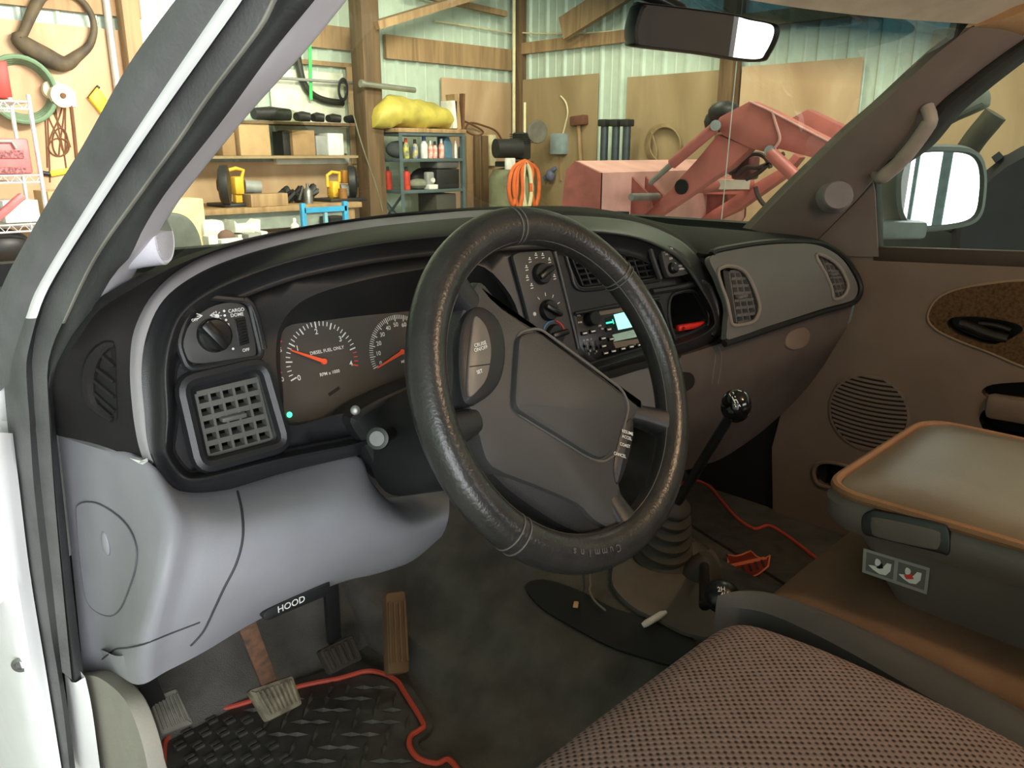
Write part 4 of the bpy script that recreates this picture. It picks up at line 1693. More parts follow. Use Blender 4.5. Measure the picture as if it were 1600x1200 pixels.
sk.build('tilt_lever_boss', KNOB, colm)
sk = M()
p = P(1018, 634, y=.60)
ig = M().use(CHR)
ig.lathe([(.014, -.02), (.014, .0), (.0115, .003), (.0085, .0035), (.001, .001)], WC - WN * .09 + WL * .085 + WU * .015, V((.75, -.6, .25)), 20)
ig.build('ignition_switch', CHR, colm)

# ================================================================== PEDALS AND MATS
def pedal(name, label, px, y, m, arm, am, ribs, thick=.016, col=None):
    c = P(sum(p[0] for p in px) / len(px), sum(p[1] for p in px) / len(px), y=y)
    t = thing(name, label, 'pedal', c)
    n = V((-.05, -.80, .62))
    pl = plane(c, n)
    mb = M().use(m)
    pts = [on(a, b, pl) for a, b in rr(px, 6)]
    mb.solid(pts, n, thick, .004)
    pd = mb.build('pedal_pad', m, t)
    rb = M().use(m)
    a, b, c2, d2 = [on(q[0], q[1], pl, .001) for q in px[:4]]
    for i in range(ribs):
        u = .14 + .76 * i / max(1, ribs - 1)
        s, e = a * (1 - u) + b * u, d2 * (1 - u) + c2 * u
        rb.bar(s + (e - s) * .13, e - (e - s) * .13, (b - a).length / ribs * .5, .004, n, .001)
    rb.build('pad_rib', col or m, pd)
    if arm:
        ab_ = M().use(am)
        ab_.bar(P(arm[0], arm[1], y=y - .02), on(arm[2], arm[3], pl, -.012), .010, .024, V((1, 0, 0)), .002)
        ab_.build('pedal_arm', am, t)
    return t


PB = mat('grey_pedal_rubber', (126, 122, 110), .85, dirt=(104, 100, 90), vscale=40)
pedal('parking_brake_pedal', 'flat grey ribbed parking brake pad beside the beige kick panel', [(233, 1092), (277, 1074), (304, 1130), (252, 1150)], .97, PB, (228, 1062, 245, 1100), BLK2, 7)
pedal('clutch_pedal', 'clutch pedal with dusty ribbed pad and a worn metal arm', [(388, 1078), (458, 1054), (474, 1100), (418, 1128)], .93, PEDR, (385, 975, 420, 1066), RUSTY, 8, col=mat('rib_dust', (168, 158, 134), .9))
pedal('brake_pedal', 'dark brown brake pedal between clutch and accelerator', [(498, 1016), (552, 990), (568, 1030), (518, 1054)], .98, PEDD, (516, 905, 522, 1000), BLK2, 5)
pedal('accelerator_pedal', 'tall narrow tan accelerator pedal beside the tunnel', [(603, 926), (634, 922), (641, 1050), (607, 1054)], .93, PEDT, None, None, 4)

mt = thing('floor_mat', 'black rubber driver floor mat with orange piping and diamond tread', 'floor mat', P(480, 1180, z=.764))
om = [(232, 1240), (234, 1165), (248, 1138), (300, 1101), (400, 1078), (560, 1034), (590, 1031), (632, 1055), (645, 1075), (676, 1126), (668, 1146), (655, 1155), (658, 1170), (685, 1180), (705, 1174), (745, 1230)]
mb = M().use(MATR)
op3 = [P(a, b, z=.768) for a, b in cat(om, 3)] + [V((.78, .55, .768)), V((.30, .55, .768))]
mb.solid(op3, V((0, 0, 1)), .008, .002)
mat_o = mb.build('mat_sheet', MATR, mt)
ol = [(256, 1240), (256, 1172), (264, 1150), (284, 1130), (310, 1119), (384, 1098), (470, 1072), (530, 1060), (572, 1049), (600, 1053), (620, 1064), (632, 1082), (661, 1130), (655, 1141), (642, 1150), (640, 1166), (654, 1185), (682, 1193), (703, 1188), (730, 1225)]
mb = M()
mb.tube([P(a, b, z=.770) for a, b in cat(ol, 5)], .0042, 8)
mb.build('mat_piping', MATO, mt)
mb = M().use(MATR)
olpx = [q for q in cat(ol, 3)] + [(740, 1400), (240, 1400)]
olw = [P(a, b, z=.77) for a, b in ol]
poly = [(p.x, p.y) for p in olw] + [(.75, .56), (.32, .56)]
for i in range(60):
    for j in range(60):
        x, y = .30 + i * .019, .60 + j * .019
        if (i + j) % 2 or not all(inside((x + dx, y + dy), poly) for dx in (-.012, .012) for dy in (-.012, .012)):
            continue
        if x < .435:
            mb.box((x, y, .770), (.014, .005, .004))
            mb.box((x, y + .0095, .770), (.014, .005, .004))
        else:
            d = V((1, 1, 0)) if (i // 1 + j // 2) % 2 == 0 else V((1, -1, 0))
            d.normalize()
            c = V((x, y, .769))
            n = V((-d.y, d.x, 0))
            mb.add([c - d * .018, c + n * .0045, c + d * .018, c - n * .0045, c + V((0, 0, .0045))], [[0, 3, 4], [3, 2, 4], [2, 1, 4], [1, 0, 4]])
mb.build('mat_tread', MATR, mt, smooth=False)

mt = thing('floor_mat', 'black passenger floor mat with orange piping and orange emblem', 'floor mat', P(1150, 880, z=.764))
pl_ = [(1040, 800), (1050, 770), (1062, 758), (1082, 750), (1108, 760), (1130, 785), (1150, 808), (1178, 826), (1200, 821), (1222, 832), (1252, 854), (1290, 885)]
mb = M().use(MATR)
lo_ = [P(a, b - 6, z=.768) for a, b in cat(pl_, 3)]
mb.solid(lo_ + [V((1.62, .45, .768)), V((1.34, .45, .768))], V((0, 0, 1)), .008, .002)
mb.build('mat_sheet', MATR, mt)
mb = M()
mb.tube([P(a, b, z=.770) for a, b in cat(pl_[1:], 5)], .004, 8)
mb.build('mat_piping', MATO, mt)
ep = [(1136, 867), (1149, 869), (1158, 867), (1173, 861), (1181, 869), (1192, 874), (1203, 868), (1200, 885), (1185, 897), (1162, 908), (1143, 896), (1135, 887), (1138, 877)]
mb = M()
mb.solid([P(a, b, z=.7735) for a, b in ep], V((0, 0, 1)), .004)
eo = mb.build('mat_emblem', ORAD, mt)
mb = M()
mb.tube([P(a, b, z=.774) for a, b in ep], .002, 6, closed=True)
mb.bar(P(1142, 884, z=.774), P(1196, 872, z=.774), .010, .002)
mb.build('emblem_outline', mat('emblem_line', (236, 130, 96), .6), eo)
mb = M()
for k in range(5):
    a, b = 1150 + k * 10, 892 - k * 3
    mb.bar(P(a, b - 5, z=.774), P(a + 4, b + 6, z=.774), .005, .002)
mb.build('emblem_strokes', RUB2, eo)

# ================================================================== TUNNEL: GAITER, LEVERS, LITTER
tc2 = M().use(mat('tunnel_cover_taupe', (104, 96, 90), .5, bump=.1, bscale=700))
tc2.patch([p[:2] for p in cat([(975, 862), (1020, 850), (1080, 850), (1108, 866), (1122, 890), (1132, 935), (1120, 1000), (1075, 1000), (1030, 978), (985, 955), (955, 915)], 4, True)], [], lambda a, b: S_floor(a, b, .012), V((-.2, -.2, .9)), .014, 14)
tc2.build('tunnel_cover', None, truck)
tg = M().use(BLK2)
tg.patch([p[:2] for p in cat([(822, 918), (850, 908), (905, 925), (965, 955), (1040, 980), (1085, 1005), (1060, 1040), (1010, 1030), (950, 1010), (890, 978), (845, 950)], 4, True)], [], lambda a, b: S_floor(a, b, .005), V((-.3, -.2, .9)), .008, 14)
tg.build('tunnel_tray', mat('tray_brown_black', (40, 34, 30), .6), truck)
gl_ = thing('gear_shift_lever', 'floor gear lever with ribbed rubber gaiter behind the steering wheel', 'gear lever', P(1030, 893, z=.92))
b0 = P(1030, 884, z=.905)
k1 = P(1150, 634, y=.50)
axd = (P(1052, 800, y=.66) - b0).normalized()
prf = []
for i in range(7):
    r = .058 - .0052 * i
    h = .0 + .022 * i
    prf += [(r * .86, h), (r, h + .006), (r * 1.0, h + .012), (r * .84, h + .018)]
prf.append((.012, .165))
g = M().lathe(prf, b0, axd, 32)
g.build('gaiter', BOOT, gl_)
g = M()
g.tube([V(p) for p in cat([tuple(b0 + axd * .14), tuple((b0 + axd * .14).lerp(k1, .4)), tuple(k1)], 6)], .0075, 10)
g.build('lever_rod', KNOB, gl_)
g = M()
g.ball(k1, .0205, 20, (1, 1, 1.12))
ko = g.build('shift_knob', mat('glossy_knob', (18, 18, 19), .12), gl_)
kn_ = (CAM - k1).normalized() + V((0, 0, .5))
kn_.normalize()
ka = V((1, -.4, 0)).normalized()
kb_ = kn_.cross(ka)
g = M()
kc = k1 + kn_ * .0205
for dx in (-1, 0, 1):
    g.bar(kc + ka * .0045 * dx - kb_ * .006, kc + ka * .0045 * dx + kb_ * .006, .0010, .0012, kn_)
g.bar(kc - ka * .0045, kc + ka * .0045, .0010, .0012, kn_)
g.build('shift_pattern', INK, ko, smooth=False)
letters('shift_numerals', [(s, kc + ka * .0045 * x + kb_ * .0095 * y + kn_ * -.001, ka, kb_, .006) for s, x, y in (('1', -1.4, 1), ('3', 0, 1.15), ('5', 1.4, 1), ('2', -1.4, -1), ('4', 0, -1.1), ('R', 1.4, -1))], INK, ko)

tl = thing('transfer_case_lever', 'stubby black four wheel drive lever at the front edge of the seat', 'gear lever', P(1095, 905, z=.91))
g = M().lathe([(.04, 0), (.036, .015), (.03, .025), (.018, .04), (.010, .05)], S_floor(1095, 905, 0), V((0, -.1, 1)), 24)
g.build('lever_boot', BOOT, tl)
tk0 = P(1128, 932, y=.455)
g = M()
g.tube([S_floor(1095, 905, .03), tk0 + V((.01, .03, -.03)), tk0], [.008, .008, .010], 10)
g.build('lever_rod', KNOB, tl)
g = M()
g.ball(tk0, .024, 18, (1, 1, .9))
ko = g.build('lever_knob', KNOB, tl)
dn = (CAM - tk0).normalized()
da = V((1, -.9, 0)).normalized()
db = dn.cross(da)
letters('lever_pattern', [(s, tk0 + dn * .0242 + da * .007 * x + db * .007 * y, da, db, .0085) for s, x, y in (('2H', .0, 1.3), ('4H', .5, .3), ('N', .3, -.6), ('4L', .8, -1.3))], INK, ko)
w = M()
w.tube([S_floor(1006, 987, .016), S_floor(1012, 984, .017), S_floor(1034, 974, .017), S_floor(1041, 970, .016)], [.004, .0055, .0055, .003], 12)
o = w.build('plastic_tube', mat('white_plastic', (225, 225, 225), .4))
tag(o, 'small white plastic tube lying on the transmission tunnel', 'tube')
w = M().box(S_floor(903, 950, .012), (.016, .008, .003), Matrix.Rotation(.6, 3, 'Z'), .001)
tag(w.build('paper_scrap', mat('paper_tan', (214, 176, 130), .8)), 'tiny tan paper scrap lying in the dark tunnel tray', 'scrap')
w = M()
w.tube([S_floor(a, b, .014) for a, b in cat([(921, 900), (922, 925), (930, 945), (948, 962)], 5)], .0018, 6)
tag(w.build('wire', mat('grey_wire', (120, 118, 108), .5)), 'thin grey wire draped down the tunnel side below the wheel', 'wire')

# lighter in the cubby
p0, p1 = SF(1058, 513, .012), SF(1100, 506, .012)
w = M().use(mat('red_lighter_plastic', (224, 52, 42), .3))
w.bar(p0, p1, .011, .011, (0, 0, 1), .004)
o = thing('lighter', 'red plastic lighter lying in the open dash cubby', 'lighter', p0)
w.build('lighter_body', None, o)
w = M()
w.cyl(p1 - (p1 - p0).normalized() * .004, p1 + (p1 - p0).normalized() * .004, .0062, 12)
w.cyl(p0 + (p1 - p0) * .12 + V((0, -.006, 0)), p0 + (p1 - p0) * .12 + V((0, -.0075, 0)), .003, 10)
w.build('lighter_cap', mat('dark_red', (150, 30, 26), .35), o)

# ================================================================== SEATS AND CONSOLE
seat = thing('driver_seat', 'woven mauve brown driver seat cushion with charcoal side trim', 'seat', V((.5, .2, .76)))
prof = [(.33, .80), (.372, .90), (.392, 1.0), (.3975, 1.05), (.392, 1.078), (.375, 1.094), (.34, 1.103), (.25, 1.108), (.1, 1.100), (-.1, 1.07), (-.3, 1.04)]
xs = [(.26, -.05), (.275, -.015), (.30, -.003), (.38, .0), (.50, .002), (.62, .0), (.70, -.002), (.735, -.008), (.75, -.02), (.756, -.05)]
rows = [[V((x, y - (.012 if i in (0, 9) else 0), z + dz)) for y, z in prof] for i, (x, dz) in enumerate(xs)]
mb = M().use(SEATF)
sr = smooth_rows([[V(p) for p in cat([tuple(q) for q in r], 4)] for r in rows], 4)
mb.grid(sr)


def cloth_uv(p):
    if p.y > .37 and p.z < 1.09:
        return (p.x, .37 + (1.094 - p.z))
    return (p.x, p.y)


mb.build('seat_cushion', SEATF, seat, uv=cloth_uv)
mb = M().use(SEATB)
I_ = [(1118, 952), (1150, 950), (1190, 956), (1240, 975), (1320, 1015), (1420, 1072), (1520, 1130), (1620, 1195)]
J_ = [(1122, 940), (1150, 929), (1190, 927), (1240, 938), (1310, 964), (1410, 1010), (1510, 1062), (1620, 1122)]
ri = [P(a, b, z=1.086) for a, b in cat(I_, 5)]
rj = [P(a, b, z=1.088) for a, b in cat(J_, 5)]
ri.append(V((ri[-1].x, -.32, 1.06)))
rj.append(V((rj[-1].x, -.32, 1.062)))
rm = [(p + q) / 2 + V((0, 0, .013)) for p, q in zip(ri, rj)]
mb.grid(smooth_rows([ri, rm, rj], 4) + [[p + V((.0, 0, -.18)) for p in rj], [p + V((0, 0, -.18)) for p in ri]], closev=True)
mb.add([ri[0], rm[0], rj[0], rj[0] + V((0, 0, -.18)), ri[0] + V((0, 0, -.18))], [[0, 1, 2, 3, 4]])
mb.build('seat_side_trim', SEATB, seat)
mb = M().box((.5, -.02, .86), (.46, .62, .2), None, .02)
mb.build('seat_base', BLK2, seat)
mb = M()
mb.grid(smooth_rows([[V((x, y - .30 + dy - (z - 1.1) * .22, z)) for x, y in rr([(.27, .09), (.74, .09), (.74, -.07), (.27, -.07)], .05)] for z, dy in ((1.02, 0), (1.15, .015), (1.35, .01), (1.48, 0), (1.54, -.01), (1.56, -.03))], 2), closeu=True)
mb.build('seat_backrest', SEATT, seat)

cs = thing('jump_seat', 'tan cloth centre seat cushion under the folded console', 'seat', V((1.0, .1, .76)))
prof = [(.31, .80), (.365, .92), (.388, 1.0), (.393, 1.05), (.385, 1.078), (.365, 1.09), (.32, 1.096), (.1, 1.095), (-.3, 1.08)]
rows = [[V((x, y, z + dz)) for y, z in prof] for x, dz in ((.80, -.03), (.815, -.006), (.86, 0), (1.0, .003), (1.14, 0), (1.2, -.006), (1.215, -.03))]
mb = M().use(SEATT)
mb.grid(smooth_rows([[V(p) for p in cat([tuple(q) for q in r], 4)] for r in rows], 4))
mb.build('seat_cushion', SEATT, cs)

ps = thing('unseen_passenger_seat', 'unseen tan cloth passenger seat added to shade the glovebox', 'seat', V((1.45, .0, .76)))  # unseen seat, added to block rear-window light from glovebox and door
mb = M().use(SEATT)
mb.grid([[V((x, y, z)) for x, y in rr([(1.235, .36 - i), (1.655, .36 - i), (1.655, -.35), (1.235, -.35)], .05)] for z, i in ((.80, .06), (.95, .01), (1.02, 0), (1.04, .02))], closeu=True)
mb.box((1.445, 0, 1.03), (.36, .6, .02))
mb.build('seat_cushion', SEATT, ps)
mb = M()
mb.grid(smooth_rows([[V((x, y - .30 + dy - (z - 1.1) * .22, z)) for x, y in rr([(1.235, .09), (1.665, .09), (1.665, -.07), (1.235, -.07)], .05)] for z, dy in ((1.0, 0), (1.15, .015), (1.35, .01), (1.52, 0), (1.60, -.01), (1.62, -.03))], 2), closeu=True)
mb.build('seat_backrest', SEATT, ps)

con = thing('centre_console', 'grey folded armrest console with padded lid and latch', 'console', V((1.03, .0, 1.1)))
bx = M().use(CONS)
def rrect(x0, x1, y0, y1, z, r, n=6):
    return [V((p[0], p[1], z)) for p in rr([(x0, y0), (x1, y0), (x1, y1), (x0, y1)], r, n)]


bx.grid([rrect(.895, 1.16, -.42, .262, 1.085, .03), rrect(.888, 1.17, -.42, .285, 1.12, .03), rrect(.874, 1.19, -.42, .318, 1.176, .035), rrect(.872, 1.19, -.42, .322, 1.186, .035)], closeu=True)
S_con = caster(bx)
body = bx.build('console_body', CONS, con)
ld = M().use(CONS)
lr = [rrect(.866, 1.205, -.42, .346, 1.178, .045), rrect(.860, 1.212, -.42, .356, 1.190, .05), rrect(.861, 1.214, -.42, .357, 1.208, .05), rrect(.870, 1.212, -.42, .350, 1.220, .05)]
ld.grid(lr, closeu=True)
ld.add(lr[0], [list(range(len(lr[0])))[::-1]])
S_lid = caster(ld)
lid = ld.build('console_lid', CONS, con)
lt = M().use(CONL)
t0 = [rrect(.871, 1.211, -.42, .349, 1.2195, .05), rrect(.885, 1.200, -.42, .336, 1.2265, .05), rrect(.92, 1.165, -.40, .300, 1.231, .06), rrect(.98, 1.1, -.3, .2, 1.233, .05)]
lt.grid(t0, closeu=True)
lt.add(t0[-1], [list(range(len(t0[-1])))])
lt.build('lid_pad', CONL, lid)
pp_ = M()
pp_.tube([p + V((0, 0, .001)) for p in rrect(.869, 1.213, -.42, .351, 1.2195, .05)], .006, 8, closed=True)
pp_.build('lid_piping', CONR, lid)
CL = plane(S_lid(1415, 840), V((-1, .0, .10)))
la = M().use(KNOB)
o1 = cat([(1345, 822), (1347, 806), (1358, 799), (1375, 799), (1465, 817), (1481, 828), (1484, 850), (1480, 868), (1462, 864), (1372, 842), (1350, 836)], 4, True)
la.solid([on(a, b, CL, .003) for a, b in o1], CL[1], .014, .002)
lo2 = la.build('lid_latch', KNOB, lid)
la = M().use(CONS)
la.solid([on(a, b, CL, .0045) for a, b in cat([(1361, 814), (1370, 809), (1458, 828), (1469, 840), (1466, 856), (1452, 858), (1372, 840), (1361, 828)], 4, True)], CL[1], .003, .001)
la.build('latch_button', CONS, lo2)
CB = plane(S_con(1400, 892), V((-1, .02, -.22)))
la = M()
sq = [(1349, 857), (1453, 888), (1448, 929), (1347, 894)]
la.solid([on(a, b, CB, .0012) for a, b in sq], CB[1], .001)
sto = la.build('airbag_warning_label', mat('label_grey', (152, 150, 146), .5), body)
la = M()
for u0, u1 in ((.05, .47), (.53, .95)):
    def q(u, v):
        t = V(sq[0]) * (1 - u) + V(sq[1]) * u
        b = V(sq[3]) * (1 - u) + V(sq[2]) * u
        return t * (1 - v) + b * v
    la.solid([on(*q(u, v), CB, .0016) for u, v in ((u0, .12), (u1, .12), (u1, .88), (u0, .88))], CB[1], .0006)
la.build('label_panel', mat('label_dark', (104, 103, 100), .5), sto, smooth=False)
la = M()
for ox, oy in ((0, 0), (47, 14)):
    la.solid([on(a + ox, b + oy, CB, .002) for a, b in [(1357, 883), (1366, 884), (1375, 889), (1381, 885), (1386, 880), (1393, 882), (1391, 893), (1384, 899), (1374, 897), (1364, 890)]], CB[1], .0005)
    la.solid([on(a + ox, b + oy, CB, .002) for a, b in cat([(1367, 878), (1369, 873), (1374, 875), (1376, 880), (1373, 884), (1368, 883)], 2, True)], CB[1], .0005)
la.build('label_figures', INK, sto, smooth=False)
la = M()
la.solid([on(a, b, CB, .0022) for a, b in [(1369, 887), (1378, 880), (1380, 888), (1374, 889)]], CB[1], .0005)
la.build('label_shape', KNOB, sto, smooth=False)
la = M()
la.solid([on(a, b, CB, .0022) for a, b in [(1412, 899), (1424, 897), (1428, 905), (1416, 905)]], CB[1], .0005)
la.build('label_red_shape', REDI, sto, smooth=False)

# ================================================================== PASSENGER DOOR
door = thing('passenger_door', 'taupe passenger door with oval cloth inset and round speaker grille', 'door', V((1.72, .3, .8)))


def SD(px, py, dx=0.0):
    return P(px, py, x=1.70 + dx)


NDr = V((-1, 0, 0))
dpo = [(1262, 372), (1300, 384), (1345, 397), (1370, 399), (1480, 404), (1640, 410), PX((1.70, .10, 1.412)), PX((1.70, -.22, 1.40)), PX((1.70, -.22, .86)), (1640, 860), (1500, 800), (1400, 860), (1300, 930), (1225, 900), (1208, 820), (1206, 700), (1230, 610), (1285, 560), (1330, 500), (1340, 455), (1318, 405)]
cut_arm1 = cat([(1534, 612), (1550, 601), (1600, 597), (1650, 596), (1650, 627), (1600, 628), (1550, 624)], 3, True)
cut_arm2 = cat([(1531, 650), (1545, 640), (1600, 652), (1650, 662), (1650, 700), (1590, 690), (1545, 678), (1533, 664)], 3, True)
cut_pk = cat([(1272, 735), (1280, 723), (1300, 722), (1330, 732), (1330, 762), (1290, 760), (1276, 752)], 3, True)
cut_h = cat([(1479, 507), (1483, 499), (1496, 495), (1530, 495), (1575, 502), (1598, 512), (1588, 524), (1555, 538), (1520, 532), (1488, 518)], 3, True)
dm = M().use(TAUPE)
ins = cat([(1451, 500), (1453, 484), (1466, 466), (1495, 452), (1545, 443), (1600, 438), (1700, 440), PX((1.70, .12, 1.36)), PX((1.70, .02, 1.30)), PX((1.70, .10, 1.22)), (1700, 606), (1600, 573), (1550, 552), (1500, 533), (1465, 516)], 4, True)
dm.patch(dpo, [[p[:2] for p in c] for c in (cut_arm1, cut_arm2, cut_pk, cut_h)], SD, NDr, .02, 26)
dpan = dm.build('door_panel', TAUPE, door)
dm = M().use(DOORC)
dm.patch([p[:2] for p in ins], [[p[:2] for p in cut_h]], lambda a, b: SD(a, b, -.004), NDr, .004, 20)
dm.build('cloth_inset', DOORC, door)
dm = M()
dm.tube([SD(p[0], p[1], -.002) for p in ins[:len(ins)]], .003, 6, closed=True)
dm.build('inset_border', mat('inset_edge', (150, 128, 104), .6), door)
for nm, ct, dep in (('armrest_recess', cut_arm1, .05), ('armrest_pull_cup', cut_arm2, .06), ('map_pocket', cut_pk, .05), ('handle_recess', cut_h, .035)):
    r_ = M().use(HOLE if nm != 'handle_recess' else BLK2)
    a = [SD(p[0], p[1], .0) for p in ct]
    b = [p + V((dep, 0, 0)) for p in a]
    r_.grid([a, b], closeu=True)
    r_.add(b, [list(range(len(b)))])
    ro = r_.build(nm, None, door)
    if nm == 'map_pocket':
        r_ = M()
        r_.tube([p + V((-.002, 0, 0)) for p in a], .005, 8, closed=True)
        r_.build('pocket_rim', TAUPE, ro)
    if nm == 'handle_recess':
        r_ = M().use(mat('door_handle_black', (40, 36, 33), .2))
        r_.tube([SD(a_, b_, .004) for a_, b_ in cat([(1500, 505), (1520, 512), (1545, 522), (1575, 530)], 5)], [.010] * 16, 10)
        r_.tube([SD(a_, b_, .012) for a_, b_ in cat([(1530, 505), (1555, 508), (1580, 516)], 5)], .006, 10)
        r_.build('inside_door_handle', None, door)
dm = M().use(TAUPE)
dm.bar(SD(1541, 633, -.012), V((1.688, -.12, 1.15)), .05, .030, NDr, .012)
dm.build('armrest', mat('armrest_taupe', (140, 120, 100), .6, bump=.2), door)
sg = M().use(BLK2)
cc = SD(1356, 645, -.001)
R_ = abs(SD(1422, 645).y - cc.y)
sg.lathe([(R_ * .98, 0), (R_ * .98, .001)], cc, NDr, 40)
sgo = sg.build('speaker_grille', mat('grille_dark', (40, 28, 22), .8), door)
sg = M().use(TAUPE)
sg.lathe([(R_ * 1.02, -.004), (R_ * 1.02, .002), (R_ * .97, .003), (R_ * .96, 0)], cc, NDr, 40)
nb = 17
for i in range(nb):
    v = -1 + 2 * (i + .5) / nb
    hw_ = R_ * math.sqrt(max(0, 1 - v * v)) * .97
    pts = [cc + V((-.003, u * hw_, R_ * v + .10 * (u * hw_) ** 2 / R_)) for u in [-1 + .2 * k for k in range(11)]]
    sg.grid([[p + V((0, 0, .0034)) for p in pts], [p + V((0, 0, -.0018)) for p in pts], [p + V((.003, 0, -.0018)) for p in pts], [p + V((.003, 0, .0034)) for p in pts]], closev=True)
sg.build('grille_slats', TAUPE, sgo)
dm = M().use(TAUPED)
dm.patch([(1266, 388), (1300, 352), (1338, 314), (1364, 284), (1367, 300), (1369, 340), (1372, 401), (1345, 401), (1300, 398)], [], lambda a, b: SD(a, b, -.006), NDr, .03, 12)
dm.build('sail_panel', TAUPED, door)
dm = M()
dm.tube([SD(a, b, -.008) for a, b in cat([(1264, 386), (1300, 350), (1337, 313), (1363, 285)], 6)], .0035, 6)
dm.build('sail_panel_seam', RUB2, door)
# window frame
FR = mat('door_seal_black', (44, 42, 40), .6, bump=.2, bscale=300)
fa = [rlean(a, b, 1.695) for a, b in cat([(1640, 30), (1604, 58), (1562, 87), (1512, 125), (1462, 167), (1425, 220), (1387, 253), (1363, 280)], 6)]
fb = [rlean(a, b, 1.715) for a, b in cat([(1640, 60), (1604, 84), (1572, 108), (1534, 138), (1492, 174), (1448, 226), (1404, 258), (1374, 276)], 6)]
fa.insert(0, V((1.56, -.26, 1.86)))
fb.insert(0, V((1.60, -.26, 1.83)))
fm2 = [(p + q) / 2 + V((-.014, -.004, 0)) for p, q in zip(fa, fb)]
dm = M().use(FR)
dm.grid(smooth_rows([fa, fm2, fb], 3) + [[p + V((.04, 0, 0)) for p in fb], [p + V((.04, 0, 0)) for p in fa]], closev=True)
dm.bar(SD(1369, 272, .012), SD(1373, 402, .012), .012, .03, NDr, .003)
dm.build('window_seal', FR, door)
dm = M().use(mat('belt_seal_brown', (66, 54, 46), .6))
dm.bar(SD(1366, 396, .006), SD(1640, 406, .006), .03, .016, NDr, .004)
dm.bar(SD(1640, 406, .006), V((1.706, -.24, 1.405)), .03, .016, NDr, .004)
dm.build('belt_seal', None, door)
gm = M()
gpx = [(1371, 396), (1369, 274), (1400, 255), (1446, 222), (1490, 172), (1532, 136), (1570, 106), (1604, 82), (1660, 45), (1660, 408)]
gpts = []
for a, b in gpx:
    p = rlean(a, b, 1.725) if b < 380 else SD(a, b, .025)
    gpts.append(p)
gpts[8:] = [V((1.605, .2, 1.80)), V((1.61, -.24, 1.82)), V((1.725, -.24, 1.40)), SD(1660, 408, .025)]
gm.add(gpts, [list(range(len(gpts)))])
o = gm.build('window_glass', SGLASS, door, smooth=False)
# outside mirror
mcen = P(1468, 296, x=1.98)
mnn = V((-.62, -.785, -.015)).normalized()
MPn = plane(mcen, mnn)
gp_ = [on(a, b, MPn) for a, b in cat([(1407, 310), (1408, 276), (1418, 252), (1438, 239), (1475, 237), (1510, 240), (1526, 252), (1532, 275), (1531, 305), (1526, 330), (1512, 344), (1480, 351), (1440, 353), (1420, 346), (1411, 332)], 4, True)]
gcn = sum(gp_, V((0, 0, 0))) / len(gp_)
mh = M().use(mat('mirror_housing_grey', (98, 106, 104), .45))
mh.grid([[gcn + (p - gcn) * .985 + mnn * .001 for p in gp_], [gcn + (p - gcn) * 1.03 + mnn * .008 for p in gp_], [gcn + (p - gcn) * 1.13 + mnn * .004 for p in gp_], [gcn + (p - gcn) * 1.2 - mnn * .02 for p in gp_],
         [gcn + (p - gcn) * 1.1 - mnn * .08 for p in gp_], [gcn + (p - gcn) * .5 - mnn * .11 for p in gp_]], closeu=True)
mh.bar(gcn - mnn * .05 + V((-.05, -.01, -.09)), V((1.77, .68, 1.44)), .05, .04, (0, 0, 1), .01)
mho = mh.build('outside_mirror', None, door)
M().solid(gp_, mnn, .003).build('outside_mirror_glass', MIRR, mho, smooth=False)
# ================================================================== THE GARAGE
YF, XR = 6.1, 6.1
PLY = wood('plywood', (186, 152, 116), (214, 184, 148), 2.2, (1, 1, .35))
PLYD = wood('weathered_plywood', (146, 124, 90), (172, 150, 114), 2.0, (1, 1, .35))
TIM = wood('timber', (140, 110, 78), (178, 146, 106), 5.0, (3, 3, .25))
TIMD = wood('dark_timber', (86, 66, 44), (122, 96, 66), 5.0, (3, 3, .25))
SIDE = mat('mint_steel_siding', (196, 212, 196), .45, var=.03)
CONC = mat('concrete', (172, 168, 160), .85, var=.15, vscale=3, bump=.2, bscale=60)
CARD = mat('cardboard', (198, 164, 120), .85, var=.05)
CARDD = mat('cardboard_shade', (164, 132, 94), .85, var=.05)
WPL = mat('white_plastic_goods', (232, 232, 224), .45)
BPL = mat('black_plastic_goods', (38, 38, 38), .5)
GPL = mat('grey_goods', (150, 152, 148), .5)
YEL = mat('tool_yellow', (240, 190, 60), .45)
YEL2 = mat('bright_yellow', (246, 224, 50), .5)
BLUF = mat('blue_frame', (60, 160, 210), .45)
STEELB = mat('shelf_blue_grey', (92, 106, 108), .5, metal=.2)
WIRE = mat('chrome_wire', (226, 226, 228), .3, metal=.5)
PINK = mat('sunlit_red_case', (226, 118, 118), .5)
ROPE = mat('brown_cord', (112, 76, 48), .8)
GHOSE = mat('green_hose', (110, 140, 108), .6)
ORH = mat('orange_hose', (226, 112, 58), .5)
CREAM = mat('cream', (228, 218, 180), .6)
OLIV = mat('olive_tank', (140, 142, 112), .5)


def F(px, py, off=0.0):
    return P(px, py, y=YF - off)


def Rw(px, py, off=0.0):
    return P(px, py, x=XR - off)


# --- shell
def corrug(a, b, z0, z1, n, name, rib=.229):
    a, b = V(a), V(b)
    L_ = (b - a).length
    d = (b - a).normalized()
    rows0 = []
    k = 0
    while k * rib < L_:
        for u, h in ((0, 0), (.015, .022), (.035, .022), (.05, 0), (.12, 0), (.125, .004), (.14, .004), (.145, 0)):
            s = k * rib + u
            if s < L_:
                rows0.append(a + d * s + V(n) * h)
        k += 1
    rows0.append(b)
    mb = M().use(SIDE)
    mb.grid([[p + V((0, 0, z0)) for p in rows0], [p + V((0, 0, z1)) for p in rows0]])
    mb.grid([[p - V(n) * .06 + V((0, 0, z0)) for p in rows0], [p - V(n) * .06 + V((0, 0, z1)) for p in rows0]])
    return struct(mb.build(name, SIDE, ang=20))


